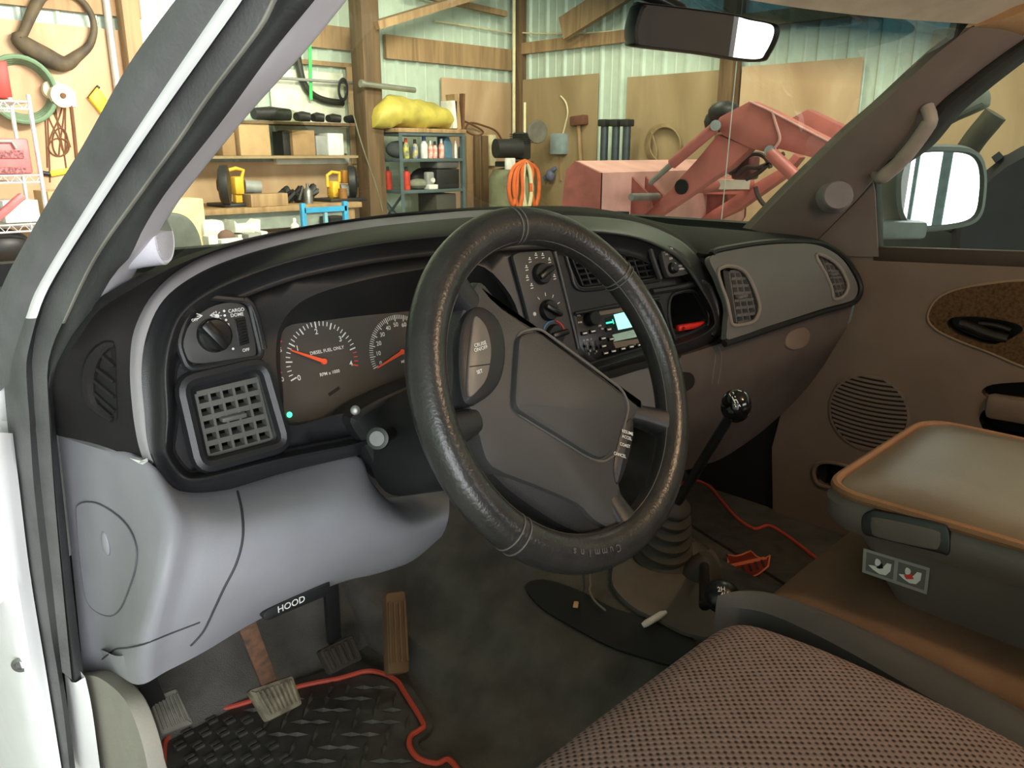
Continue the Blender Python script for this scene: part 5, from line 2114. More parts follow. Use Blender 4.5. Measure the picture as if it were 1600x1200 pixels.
corrug((-5.0, YF, 0), (XR, YF, 0), 0, 3.75, (0, -1, 0), 'wall_front')
corrug((XR, YF, 0), (XR, -5.6, 0), 0, 3.75, (-1, 0, 0), 'wall_right')
struct(M().box((.5, .2, -.05), (11.4, 12, .1)).build('floor', CONC))
struct(M().box((.5, .3, 3.8), (11.4, 12, .1)).build('ceiling', mat('ceiling_tin', (170, 174, 162), .6)))
struct(M().box((-5.05, .25, 1.9), (.1, 11.7, 3.8)).build('wall_left', SIDE))
struct(M().box((4.8, -5.65, 1.9), (2.6, .1, 3.8)).build('wall_back', SIDE))
for i, (x, w) in enumerate(((1.41, .032), (1.625, .075))):
    struct(M().box((x, -4.9, 1.9), (w, .09, 3.8)).build('trim_%d' % (i + 1), mat('post_blue_grey%d' % i, (120, 138, 142), .6)))


def wallbox(pxs, off0, off1, fn, m, name):
    """upright board on a wall from photograph corners (x0,y0)-(x1,y1): its rectangle on the wall, off1-off0 thick."""
    (x0, y0), (x1, y1) = pxs
    a, b = fn(x0, y0, off1), fn(x1, y1, off1)
    lo = V((min(a.x, b.x), min(a.y, b.y), min(a.z, b.z)))
    hi = V((max(a.x, b.x), max(a.y, b.y), max(a.z, b.z)))
    if fn is F:
        lo.y, hi.y = YF - off1, YF - off0
    else:
        lo.x, hi.x = XR - off1, XR - off0
    mb = M().use(m).box((lo + hi) / 2, tuple(hi - lo), None, .003)
    return mb.build(name, m)


TN = [3]


def trim(pxs, o0, o1, fn, m):
    o = wallbox(pxs, o0, o1, fn, m, 'trim_%d' % TN[0])
    TN[0] += 1
    return struct(o)


def board(pxs, o0, o1, fn, m, label, down=None, name='plywood_panel'):
    (x0, y0), (x1, y1) = pxs
    o = wallbox(pxs, o0, o1, fn, m, name)
    return tag(o, label, 'panel')


# girts and posts of the walls
z0 = F(150, 22, .04).z
gm_ = [(F(-30, -60, .04).z, F(0, 6, .04).z, .5, F(212, 0).x), (F(700, 101, .04).z, F(700, 66, .04).z, F(596, 60).x, F(800, 60).x), (F(530, 78, .04).z, F(530, 42, .04).z, F(300, 60).x, F(566, 60).x), (F(530, 105, .04).z, F(530, 98, .04).z, F(300, 60).x, F(566, 60).x)]
for za, zb, xa_, xb_ in gm_:
    za, zb = min(za, zb), max(za, zb)
    struct(M().box(((xa_ + xb_) / 2, YF - .045, (za + zb) / 2), (xb_ - xa_, .04, zb - za)).build('trim_%d' % TN[0], TIM))
    TN[0] += 1
za, zb = Rw(930, 72, .04).z, Rw(930, 53, .04).z
struct(M().box((XR - .05, (6.0 - 5) / 2, (za + zb) / 2), (.04, 11.0, zb - za)).build('trim_%d' % TN[0], TIM))
TN[0] += 1
for (px, w, dpt, off, m) in ((222, .11, .12, .06, TIM), (577, .17, .17, .33, wood('post_timber', (78, 60, 42), (116, 92, 64), 5.0, (3, 3, .25))), (812, .10, .10, .10, TIMD)):
    c = F(px, 200, off + dpt / 2)
    struct(M().box((c.x, c.y, 1.88), (w, dpt, 3.74), None, .006).build('trim_%d' % TN[0], m))
    TN[0] += 1
c = Rw(1138, 150, .10)
struct(M().box((c.x, c.y, 1.88), (.14, .12, 3.74), None, .006).build('trim_%d' % TN[0], TIMD))
TN[0] += 1
# rafters and braces
for a, b, w, h in ((F(577, 42, .42), F(790, -22, .42), .06, .26), (Rw(880, 45, .20), Rw(990, -25, .20), .06, .20), (F(640, -12, .15), F(790, 22, .15), .05, .05)):
    struct(M().bar(a, b, w, h, (0, 1, 0)).build('trim_%d' % TN[0], TIM))
    TN[0] += 1

# plywood
def ply(x0px, x1px, topy, xref, fn, m, label, bot=.35, off=.012, thick=.014):
    t = fn(xref, topy, off)
    if fn is F:
        a, b = fn(x0px, 200, off).x, fn(x1px, 200, off).x
        o = M().box(((a + b) / 2, YF - .03 - off, (t.z + bot) / 2), (b - a, thick, t.z - bot)).build('plywood_panel', m)
    else:
        a, b = fn(x0px, 200, off).y, fn(x1px, 200, off).y
        o = M().box((XR - .03 - off, (a + b) / 2, (t.z + bot) / 2), (thick, abs(a - b), t.z - bot)).build('plywood_panel', m)
    return tag(o, label, 'panel')


ply(-60, 205, 40, 100, F, PLY, 'sunlit plywood panel behind the horse collar and cord loops')
ply(232, 566, 252, 440, F, PLY, 'plywood backboard behind the workbench saws', bot=.5, off=.012)
ply(543, 567, 106, 555, F, PLY, 'narrow plywood strip between the white board and the big post', bot=1.5, off=.03)
ply(688, 798, 126, 744, F, PLY, 'plywood panel in the corner above the leaning planks')
ply(820, 936, 120, 880, Rw, PLYD, 'plywood panel with hanging sledgehammer and grey switch box')
ply(981, 1122, 116, 1050, Rw, PLYD, 'grey weathered plywood panel behind the wire coil')
ply(1156, 1340, 98, 1250, Rw, PLY, 'knotty plywood panel behind the raised loader arms')
ply(1440, 1700, 40, 1540, Rw, PLYD, 'plywood seen through the passenger door window', bot=.2)
o = wallbox(((420, 106), (543, 240)), .03, .045, F, mat('white_board', (236, 238, 216), .5), 'backboard')
tag(o, 'white board on the wall above the workbench shelves', 'board')

# --- left wall goods
t = M()
c = F(92, 48, .16)
# leather collar: loop of varying section
pts, rs = [], []
for (a, b, r) in [(36, 52, .030), (50, 20, .034), (66, -6, .034), (90, -14, .030), (118, -6, .022), (138, 14, .020), (147, 42, .022), (140, 70, .026), (120, 88, .036), (100, 100, .05), (70, 88, .06), (42, 72, .055), (28, 60, .042)]:
    pts.append(tuple(F(a, b, .10)) + (r,))
cp = cat(pts, 4, True)
t.tube([V(p[:3]) for p in cp], [p[3] for p in cp], 10, closed=True)
tag(t.build('horse_collar', mat('old_leather', (92, 80, 58), .7, dirt=(58, 52, 44), vscale=9)), 'old brown leather horse collar hung high on the sunlit panel', 'collar')
t = M()
for k in range(4):
    cc = F(34, 140, .06 + .03 * k)
    t.tube([cc + V((math.cos(2 * math.pi * i / 30), 0, math.sin(2 * math.pi * i / 30))) * (.165 + .010 * k) for i in range(30)], .016, 8, closed=True)
tag(t.build('garden_hose', GHOSE), 'coil of faded green garden hose hung on the plywood', 'hose')
t = M().box(F(0, 125, .12), (.08, .12, .22), None, .01)
tag(t.build('red_can', mat('bright_red', (214, 60, 50), .5)), 'red box hung beside the green hose coil', 'box')
for (a, b, r, off, lab) in ((95, 150, .073, .13, 'cream reel with a brown hub hung above the cord loops'), (80, 141, .06, .07, 'cream reel half hidden behind the other reel')):
    t = thing('cable_reel', lab, 'reel', F(a, b, off))
    q = M()
    q.lathe([(r, 0), (r, .01), (.02, .012), (.02, .035), (r, .037), (r, .045), (.001, .045)], F(a, b, off), (0, -1, 0), 28)
    q.build('reel_flange', CREAM, t)
    q = M()
    q.lathe([(.018, .045), (.016, .06), (.001, .06)], F(a, b, off), (0, -1, 0), 14)
    q.build('reel_hub', ROPE, t)
t = M()
rnd = random.Random(3)
for (a0, a1, b1) in ((70, 74, 262), (70, 98, 235), (80, 110, 230), (98, 76, 225), (102, 102, 240), (101, 92, 242), (86, 104, 268), (74, 78, 285)):
    t.tube([F(a, b, .05) for a, b in cat([(a0, 165), (a0 + (a1 - a0) * .3, 165 + (b1 - 165) * .35), (a0 + (a1 - a0) * .8, 165 + (b1 - 165) * .75), (a1, b1)], 5)], .0055, 6)
for (a, b, rx, ry) in ((94, 222, 12, 22), (92, 230, 16, 14)):
    t.tube([F(p[0], p[1], .055) for p in circ(a, b, rx, ry, 20)], .005, 6, closed=True)
tag(t.build('cord_loops', ROPE), 'loose loops of thin brown cord hanging under the cream reels', 'cord')
t = M()
t.tube([F(111, 165, .05), F(115, 200, .05), F(122, 270, .05)], .012, 8)
tb_ = thing('long_tool', 'long wooden handle with a white end hanging beside the cords', 'tool', F(112, 160, .05))
t.build('handle_shaft', ROPE, tb_)
t = M().box(F(111, 155, .05), (.06, .02, .10), None, .004)
t.build('handle_end', WPL, tb_)
t = M()
t.bar(F(78, 272, .06), F(110, 266, .06), .035, .03, (0, 1, 0), .008)
tb_ = thing('caulking_gun', 'yellow handled tool hung low beneath the cord loops', 'tool', F(94, 270, .06))
t.build('tool_body', YEL2, tb_)
t = M().cyl(F(62, 270, .06), F(78, 272, .06), .016)
t.build('tool_grip', BPL, tb_)
t = M()
t.solid([F(a, b, .09) for a, b in [(139, 152), (152, 136), (160, 144), (171, 160), (169, 172), (160, 178)]], (0, -1, 0), .05, .01)
tb_ = thing('pry_bag', 'bright yellow wedge shaped case hung beside the grey conduit', 'case', F(155, 160, .09))
t.build('case_body', YEL2, tb_)
t = M().cyl(F(139, 154, .07), F(154, 135, .07), .012)
t.build('case_strap', BPL, tb_)
t = M()
a, b = F(163, -20, .08), F(180, 172, .08)
t.cyl((a.x, a.y, a.z), (a.x, a.y, b.z), .025, 14)
tag(t.build('conduit_pipe', mat('galvanised', (190, 190, 182), .5, metal=.3)), 'grey vertical conduit pipe beside the timber post', 'pipe')

# --- wire rack
rk = thing('wire_rack', 'white wire shelf rack in the bright corner', 'rack', V((1.1, 5.35, 0)))
rx0, rx1 = P(-120, 200, y=5.35).x, P(52, 200, y=5.35).x
zs = [P(40, 159, y=5.35).z, P(40, 274, y=5.35).z, P(50, 350, y=5.35).z]
for x in (rx0, rx1):
    for y in (5.35, 5.72):
        M().cyl((x, y, 0), (x, y, zs[0] + .04), .0125, 10).build('rack_post', WIRE, rk)
for z in zs + [.5]:
    s = M()
    for y in (5.35, 5.72):
        s.cyl((rx0, y, z), (rx1, y, z), .006, 6).cyl((rx0, y, z - .04), (rx1, y, z - .04), .006, 6)
        n = 16
        s.tube([V((rx0 + (rx1 - rx0) * i / n, y, z - (.04 if i % 2 else 0))) for i in range(n + 1)], .004, 5)
    for i in range(24):
        x = rx0 + (rx1 - rx0) * (i + .5) / 24
        s.cyl((x, 5.35, z), (x, 5.72, z), .003, 5)
    for x in (rx0, rx1):
        s.cyl((x, 5.35, z), (x, 5.72, z), .006, 6)
    s.build('wire_shelf', WIRE, rk)
t = thing('parts_case', 'pink red plastic carry case with mesh fronts on the wire rack', 'case', V((1.1, 5.5, zs[1])))
zt = P(20, 216, y=5.36).z
M().box(((rx0 + P(46, 220, y=5.36).x) / 2, 5.53, (zs[1] + .008 + zt) / 2), (P(46, 220, y=5.36).x - rx0, .3, zt - zs[1] - .01), None, .012).build('case_body', PINK, t)
xr_ = P(40, 240, y=5.37).x
for b0_, b1_ in ((235, 247), (261, 273)):
    zA, zB = P(20, b0_, y=5.37).z, max(zs[1] + .012, P(20, b1_, y=5.37).z)
    M().box(((rx0 + xr_) / 2, 5.376, (zA + zB) / 2), (xr_ - rx0 - .02, .012, abs(zA - zB))).build('mesh_window', mat('mesh_dark%d' % b0_, (110, 60, 62), .8, dirt=(190, 130, 130), vscale=70), t)
h = M()
h.tube([P(a, b, y=5.37) for a, b in ((-10, 221), (18, 221), (25, 232))], .008, 8)
h.build('case_handle', GPL, t)
xa1, xb1 = P(10, 340, y=5.36).x, P(66, 340, y=5.36).x
zA, zB = zs[2] + .008, P(30, 313, y=5.40).z
t = M().box(((xa1 + min(xb1, rx1 - .02)) / 2, 5.53, (zA + zB) / 2), (min(xb1, rx1 - .02) - xa1, .28, zB - zA), None, .006)
tag(t.build('storage_box', WPL), 'white box on the low wire shelf beneath the pink case', 'box')
t = M()
t.bar(P(-10, 345, y=5.2), P(36, 305, y=5.2), .04, .05, (0, 1, 0), .01)
tag(t.build('jack_handle', PINK), 'faded red jack handle slanting before the wire rack', 'handle')  # jack handle alone, no jack body modelled
t = M()
t.ball(P(0, 385, y=5.5), .17, 16, (1, .8, .62))
tag(t.build('black_bag', BPL), 'black lumpy bag under the lowest visible wire shelf', 'bag')
t = M()
c = P(4, 440, y=5.3)
t.box((c.x, c.y, c.z - .12), (.24, .24, .30), None, .004)
tag(t.build('cardboard_box', CARD), 'brown cardboard box low at the left edge under the rack', 'box')
t = M()
c = P(86, 310, y=5.75)
t.box((c.x, c.y, (c.z + .05) / 2), (.16, .3, c.z + .05), None, .004)
tag(t.build('cardboard_box', CARD), 'tall cardboard box standing right of the wire rack', 'box')

# --- shelves above the bench
def shelfboard(px0, px1, py, off0, off1, m, label, th=.02):
    a, b = F(px0, py, off1), F(px1, py, off1)
    o = M().box(((a.x + b.x) / 2, YF - (off0 + off1) / 2, a.z), (b.x - a.x, off1 - off0, th)).build('wall_shelf', m)
    return tag(o, label, 'shelf'), a.z


s1, zz1 = shelfboard(300, 562, 188, .045, .36, TIMD, 'upper dark shelf loaded with black parts above the bench')
s2, zz2 = shelfboard(300, 562, 246, .045, .36, PLYD, 'plywood shelf carrying cardboard boxes above the bench')
o = wallbox(((432, 246), (546, 256)), .045, .10, F, mat('white_rail', (240, 240, 228), .5), 'white_rail')
tag(o, 'white rail fixed under the cardboard box shelf', 'rail')


def fbox(px0, px1, py_top, zb, off0, off1, m, name, label, cat_, bev=.004):
    a, b = F(px0, py_top, off1), F(px1, py_top, off1)
    o = M().use(m).box(((a.x + b.x) / 2, YF - (off0 + off1) / 2, (a.z + zb) / 2), (b.x - a.x, off1 - off0, max(.01, a.z - zb)), None, bev).build(name, m)
    return tag(o, label, cat_)


zb = zz2 + .011
fbox(372, 420, 192, zb, .10, .34, CARD, 'cardboard_box', 'large square cardboard box on the shelf near the pillar', 'box')
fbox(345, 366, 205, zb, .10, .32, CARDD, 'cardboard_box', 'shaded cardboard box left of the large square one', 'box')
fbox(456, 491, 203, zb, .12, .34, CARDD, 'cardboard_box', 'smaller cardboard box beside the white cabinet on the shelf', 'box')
fbox(441, 453, 205, zb, .14, .30, BPL, 'black_bottle', 'dark narrow carton left of the smaller cardboard box', 'carton')
fbox(512, 536, 208, zb, .12, .34, mat('white_cabinet', (226, 230, 224), .4), 'junction_box', 'white metal box at the right end of the shelf', 'box')
fbox(493, 511, 212, zb, .14, .32, GPL, 'grey_box', 'grey metal box left of the white metal box', 'box')
for i, (a, b, c_, lab) in enumerate(((395, 452, 166, 'long black bundle on the upper shelf nearest the pillar'), (462, 484, 174, 'black bent part in the middle of the upper shelf'), (488, 506, 176, 'black fender part on the upper shelf'), (512, 532, 178, 'black tube end on the upper shelf'), (540, 560, 180, 'black box end at the right of the upper shelf'))):
    A, B = F(a, c_, .25), F(b, c_ + 4, .25)
    r = max(.02, (A.z - zz1 - .012) * .5)
    q = M()
    q.tube([V((A.x, A.y, zz1 + .012 + r)), V(((A.x + B.x) / 2, A.y + .02, zz1 + .018 + r)), V((B.x, B.y, zz1 + .012 + r))], [r * .8, r, r * .85], 12)
    tag(q.build('spare_part', BPL), lab, 'part')
q = M()
sh_ = [[F(a, b, .40 + .02 * math.sin(i * 1.3)) for i, (a, b) in enumerate(((432, 172), (445, 170), (458, 172), (468, 176)))], [F(a, b, .41) for a, b in ((428, 190), (442, 192), (462, 190), (476, 196))], [F(a, b, .40) for a, b in ((432, 206), (448, 210), (466, 205), (484, 203))]]
q.grid(smooth_rows(sh_, 3))
q.grid([[p + V((0, .006, 0)) for p in r] for r in smooth_rows(sh_, 3)])
tag(q.build('plastic_sheet', glass('clear_plastic', (.75, .77, .70), refl=.12)), 'clear plastic sheet hanging off the upper shelf', 'sheet')
# wall hangings
q = M()
q.tube([F(a, b, .085) for a, b in cat([(462, 70), (466, 95), (473, 126), (486, 146), (508, 157), (536, 161)], 6)], .028, 12)
tag(q.build('black_hose', mat('black_hose', (44, 44, 36), .5)), 'thick black hose curving down over the white board', 'hose')
q = M()
q.bar(F(484, 70, .125), F(486, 156, .125), .028, .006, (0, 1, 0))
tag(q.build('green_strap', mat('bright_green', (80, 200, 110), .6)), 'bright green strap hanging over the thick black hose', 'strap')
q = M()
q.cyl(F(420, 121, .14), F(570, 131, .14), .012, 10)
tag(q.build('pipe_rail', GPL), 'thin grey pipe rail across the white board', 'rail')
q = M()
q.cyl(F(566, 131, .55), F(648, 141, .55), .022, 12)
q.lathe([(.03, 0), (.03, .03), (.01, .035)], F(568, 131, .55), F(566, 131, .55) - F(648, 141, .55), 12)
tag(q.build('steel_pipe', mat('dull_steel', (150, 152, 140), .4, metal=.5)), 'steel pipe sticking out from the big post above the yellow bundle', 'pipe')
q = M()
for k in range(3):
    q.tube([F(p[0], p[1], .18 + .012 * k) for p in circ(536, 140, 6.5, 17 - k, 18)], .011, 7, closed=True)
tag(q.build('chain_loop', BPL), 'black loop of chain hung on the pipe rail', 'chain')
q = M()
q.tube([F(a, b, .5) for a, b in cat([(546, 160), (553, 182), (562, 215), (575, 255), (588, 292), (598, 330)], 5)], .006, 6)
tag(q.build('long_rod', mat('rod_grey', (120, 116, 96), .5)), 'thin long rod leaning against the big post', 'rod')

# --- workbench and saws
za = F(420, 323, .75).z
xa_, xb_ = F(232, 323, .75).x, F(566, 323, .75).x
wb = thing('workbench', 'plywood topped workbench under the wall shelves', 'workbench', V(((xa_ + xb_) / 2, 5.7, 0)))
M().box(((xa_ + xb_) / 2, 5.70, za - .02), (xb_ - xa_, .7, .04), None, .004).build('bench_top', TIM, wb)
M().box(((xa_ + xb_) / 2, 5.42, za - .10), (xb_ - xa_ - .1, .04, .12)).build('bench_apron', mat('bench_grey', (150, 158, 150), .6), wb)
for x in (xa_ + .1, xb_ - .1):
    for y in (5.42, 5.98):
        M().box((x, y, (za - .04) / 2), (.09, .09, za - .04)).build('leg', TIM, wb)
M().box(((xa_ + xb_) / 2, 5.99, za / 2), (xb_ - xa_ - .3, .015, za * .6)).build('back_panel', PLY, wb)


def saw(px, label, flip, wheel_px, hand, body, rcol):
    c = F(px, 320, .5)
    s = thing('chop_saw', label, 'saw', V((c.x, c.y, za)))
    cw = F(wheel_px[0], wheel_px[1], .5 if flip else .62)
    r = wheel_px[2]
    cw.z = max(cw.z, za + r + .02)
    q = M()
    ax = V((.85, -.52, 0))
    q.lathe([(r, -.03), (r * 1.02, -.01), (r, .02), (r * .8, .035), (r * .35, .04), (r * .3, .05), (.001, .05)], cw, ax if flip else -ax, 28)
    q.build('blade_guard', BPL, s)
    q = M()
    b = F(body[0], body[1], .48)
    q.box((b.x, b.y, b.z), (.075, .10, .13), None, .02)
    q.box((b.x, b.y, (za + b.z) / 2), (.06, .06, b.z - za), None, .01)
    q.build('motor_body', YEL, s)
    q = M()
    hp_ = [F(a, bb, .48) for a, bb in hand]
    q.tube(hp_, .014, 10)
    q.build('saw_handle', YEL, s)
    q = M().use(GPL)
    q.cyl(b + V((.06, 0, -.01)), b + V((.17, -.03, -.02)), .05, 16)
    q.build('motor_end', BPL if flip else GPL, s)
    if flip:
        e = F(538, 276, .48)
        M().box((e.x, e.y, e.z), (.05, .06, .10), None, .008).build('belt_cover', mat('saw_brown', (176, 124, 52), .5), s)
    q = M().box((c.x, c.y, za + .012), (.34, .3, .024), None, .006)
    q.build('saw_base', BPL, s)
    return s


saw(372, 'yellow chop saw with big black guard at the pillar end of the bench', False, (352, 300, .135), [(356, 280), (356, 266), (368, 263), (380, 266), (377, 280)], (370, 290), 0)
saw(530, 'yellow chop saw beside the big post with guard to its rear', True, (551, 297, .125), [(512, 292), (511, 274), (518, 269), (530, 270), (530, 284)], (521, 296), 0)
q = M()
a, b = F(374, 312, .62), F(432, 310, .62)
q.box(((a.x + b.x) / 2 + .03, YF - .67, za + .045), (b.x - a.x, .13, .088), None, .004)
tag(q.build('wood_block', TIM), 'brown wood beam lying on the bench between the saws', 'beam')
q = M()
rnd = random.Random(5)
c = F(455, 312, .5)
for k in range(9):
    q.tube([V((c.x - .16 + .04 * k, c.y - .06 + rnd.random() * .1, za + .02)), V((c.x - .12 + .04 * k + rnd.random() * .1, c.y - .03, za + .07 + rnd.random() * .05)), V((c.x + .02 + .02 * k, c.y + rnd.random() * .1, za + .02))], .016 + .012 * rnd.random(), 7)
tag(q.build('cable_heap', BPL), 'heap of black cables and straps on the bench', 'cables')
c = F(481, 300, .64)
q = M().lathe([(.035, 0), (.035, .09), (.02, .11), (.012, .12), (.012, .15), (.001, .15)], V((c.x, c.y, za)), (0, 0, 1), 16)
tag(q.build('steel_canister', STL), 'small steel canister standing on the bench beside the cable heap', 'canister')
c = F(534, 312, .58)
q = M().lathe([(.035, 0), (.035, .10), (.001, .10)], V((c.x, c.y - .02, za)), (0, 0, 1), 14)
tag(q.build('brown_can', mat('brown_can', (150, 104, 50), .5)), 'brown can standing in front of the right hand saw', 'can')
# blue frame
bf = thing('blue_stand', 'bright blue steel stand in front of the bench', 'stand', V((F(508, 340, 1.0).x, 5.1, 0)))
zt = P(508, 327, y=5.1).z
for px in (474, 540):
    x = P(px, 340, y=5.1).x
    M().box((x, 5.1, (zt + .05) / 2), (.035, .035, zt + .05), None, .004).build('leg', BLUF, bf)
xa2, xb2 = P(474, 327, y=5.1).x, P(540, 327, y=5.1).x
M().box(((xa2 + xb2) / 2, 5.1, zt), (xb2 - xa2, .035, .035)).build('cross_bar', BLUF, bf)
M().box(((xa2 + xb2) / 2, 5.1, zt - .18), (.025, .025, .34)).build('middle_leg', mat('pale_blue', (130, 180, 200), .5), bf)
c = P(522, 348, y=5.3)
tag(M().box((c.x, 5.3, c.z - .02), (.16, .16, .14), None, .01).box((c.x, 5.3, (c.z - .08) / 2), (.1, .1, c.z - .09)).build('battery_box', BPL), 'black box standing behind the blue stand', 'box')

# low table with white goods
zt = P(390, 384, y=4.9).z
lt_ = thing('low_table', 'low pale table covered in white plastic goods', 'table', V((P(390, 380, y=4.9).x, 5.0, 0)))
xa3, xb3 = P(322, 384, y=4.75).x, P(500, 384, y=4.75).x
M().box(((xa3 + xb3) / 2, 5.0, zt - .015), (xb3 - xa3, .5, .03)).build('table_top', mat('table_grey', (176, 178, 164), .6), lt_)
for x in (xa3 + .05, xb3 - .05):
    for y in (4.8, 5.2):
        M().box((x, y, (zt - .03) / 2), (.04, .04, zt - .03)).build('leg', GPL, lt_)


def tbox(px0, px1, py, y, d, m, name, label, cat_, bev=.01):
    a, b = P(px0, py, y=y), P(px1, py, y=y)
    o = M().use(m).box(((a.x + b.x) / 2, y + d / 2, (a.z + zt) / 2), (b.x - a.x, d, max(.012, a.z - zt)), None, bev).build(name, m)
    return tag(o, label, cat_)


tbox(316, 352, 346, 5.05, .16, WPL, 'plastic_case', 'white plastic case with a handle at the pillar end of the low table', 'case', .03)
t = thing('white_tray', 'white curved plastic tray on the low table', 'tray', V((P(387, 360, y=5.02).x, 5.02, zt)))
q = M().use(WPL)
q.solid([P(a, b, y=4.98) for a, b in [(366, 344), (374, 352), (400, 350), (407, 343), (408, 362), (400, 365), (368, 364)]], (0, -1, 0), .14, .012)
q.build('tray_body', WPL, t)
q = M().use(WPL)
q.box((P(387, 370, y=5.05).x, 5.05, (zt + P(387, 364, y=5.05).z) / 2), (.2, .14, P(387, 364, y=5.05).z - zt))
q.build('tray_foot', GPL, t)
q = M()
c = P(353, 364, y=4.95)
q.ball((c.x, 4.95, zt + .055), .055, 12, (1.1, .8, 1))
tag(q.build('brown_bundle', mat('brown_bundle', (120, 92, 80), .8)), 'brown lump between the white case and white tray', 'bundle')
tbox(325, 341, 369, 4.84, .09, WPL, 'white_carton', 'small white carton at the front of the low table', 'carton')
tbox(346, 380, 375, 4.80, .08, WPL, 'paper_sheet', 'flat white strip lying along the front of the low table', 'strip', .002)
tbox(388, 407, 366, 4.84, .1, GPL, 'metal_box', 'grey metal box at the front of the low table', 'box')
tbox(408, 419, 362, 4.86, .1, WPL, 'white_carton', 'upright white carton right of the grey metal box', 'carton')
c = P(461, 360, y=5.0)
t = thing('spray_bottle', 'pale bottle with yellow base on the low table', 'bottle', V((c.x, 5.0, zt)))
M().cyl((c.x, 5.0, zt), (c.x, 5.0, zt + .05), .033, 14).build('bottle_base', YEL2, t)
M().lathe([(.03, 0), (.03, .05), (.012, .07), (.012, .1), (.001, .1)], V((c.x, 5.0, zt + .05)), (0, 0, 1), 14).build('bottle_top', WPL, t)
q = M()
c = P(297, 312, y=5.0)
q.box((c.x, 5.2, (c.z) / 2), (.24, .24, c.z), None, .006)
tag(q.build('cardboard_box', mat('cream_card', (222, 206, 166), .8)), 'tall cream cardboard box behind the dark rounded chair back', 'box')
cb_ = thing('chair_back', 'dark grey rounded chair back seen beside the pillar tweeter', 'chair', V((P(285, 400, y=4.5).x, 4.5, 0)))
q = M().use(mat('dark_grey_vinyl', (96, 100, 94), .6))
q.solid([P(a, b, y=4.5) for a, b in cat([(225, 345), (262, 333), (290, 337), (308, 355), (318, 385), (324, 440), (225, 440)], 4, True)], (0, -1, 0), .08, .02)
q.build('backrest', None, cb_)
c = P(272, 440, y=4.55)
M().cyl((c.x, 4.55, 0), (c.x, 4.55, c.z + .05), .04).build('stem', BPL, cb_)

# --- steel shelving
y0, y1 = 5.46, 5.80
x0, x1 = P(627, 250, y=y0).x, P(725, 250, y=y0).x
zt = P(640, 207, y=y0).z
z2_, z3_ = P(660, 248, y=y0).z, P(660, 297, y=y0).z
su = thing('steel_shelving', 'blue grey bolted steel shelving unit beside the big post', 'shelving', V(((x0 + x1) / 2, 5.6, 0)))
for x in (x0, x1):
    for y in (y0, y1):
        q = M()
        q.box((x, y, zt / 2), (.035, .004, zt)).box((x + (.016 if x == x0 else -.016), y + (.017 if y == y0 else -.017), zt / 2), (.004, .035, zt))
        q.build('shelf_post', STEELB, su)
for z in (zt, z2_, z3_, .25):
    M().box(((x0 + x1) / 2, (y0 + y1) / 2, z - .012), (x1 - x0, y1 - y0, .026), None, .003).build('shelf_board', STEELB, su)
q = M()
q.bar((x0, y0, z3_ - .03), (x0, y1, z3_ - .32), .006, .03, (1, 0, 0)).bar((x0, y1, z3_ - .03), (x0, y0, z3_ - .32), .006, .03, (1, 0, 0))
q.bar((x0, y1 + .01, z3_ - .03), (x0 + .3, y1 + .01, z3_ - .32), .006, .03, (0, 1, 0))
q.build('cross_brace', STEELB, su)


def son(px, z, dy=.08, y=None):
    yy = y0 + dy if y is None else y
    return V((P(px, 250, y=yy).x, yy, z + .0015))


def bottle(px, htop, z, m, capm, r, label, name='bottle'):
    p = son(px, z)
    h = P(px, htop, y=p.y).z - z
    t = thing(name, label, 'bottle', p, 'bottles on the steel shelving')
    M().lathe([(r * .9, 0), (r, .006), (r, h * .62), (r * .55, h * .76), (r * .4, h * .8), (.001, h * .8)], p, (0, 0, 1), 16).build('bottle_body', m, t)
    M().lathe([(r * .5, h * .78), (r * .48, h), (.001, h)], p, (0, 0, 1), 12).build('cap', capm, t)
    return t


BL_, RD_, WH_ = mat('bottle_blue', (70, 84, 150), .4), mat('bottle_red', (206, 70, 54), .4), mat('bottle_white', (236, 236, 232), .4)
RW_ = mat('red_white_label', (226, 120, 100), .4, dirt=(240, 225, 215), vscale=30)
YB_ = mat('yellow_label', (216, 206, 80), .4, dirt=(60, 70, 120), vscale=26)
bottle(635, 216, z2_, YB_, RD_, .026, 'yellow labelled bottle with red cap beside the shelf post')
bottle(649, 218, z2_, mat('blue_yellow_label', (84, 92, 160), .4, dirt=(220, 210, 90), vscale=24), BPL, .026, 'blue and yellow spray bottle left of the tall white bottle')
bottle(663, 213, z2_, WH_, BL_, .032, 'tall white bottle with dark cap on the middle shelf')
bottle(673, 220, z2_, RW_, WH_, .022, 'red and white bottle right next to the tall white bottle')
bottle(680, 221, z2_, RW_, BPL, .022, 'red and white bottle with a black cap in the middle of the row')
bottle(690, 217, z2_, RW_, WH_, .025, 'red and white bottle left of the blue jug')
bottle(712, 216, z2_, WH_, WH_, .014, 'slim white bottle at the right end of the shelf')
bottle(719, 224, z2_, mat('dark_bottle', (60, 70, 80), .3), WH_, .018, 'short dark bottle beside the right shelf post')
p = son(701, z2_)
t = M().solid([p + V(v) for v in ((-.05, 0, 0), (.05, 0, 0), (.05, 0, .12), (.0, 0, .20), (-.05, 0, .14))], (0, -1, 0), .09, .01)
tag(t.build('blue_jug', mat('jug_blue', (92, 128, 150), .4)), 'blue grey jug with pointed top among the bottles', 'jug')
q = M()
p = V((x0 + .12, y0 + .2, z2_))
q.ball(p + V((0, 0, .075)), .11, 14, (1, .9, .65))
tag(q.build('dark_cloth', mat('dark_cloth', (86, 90, 92), .9)), 'dark folded cloth at the post end of the middle shelf', 'cloth')
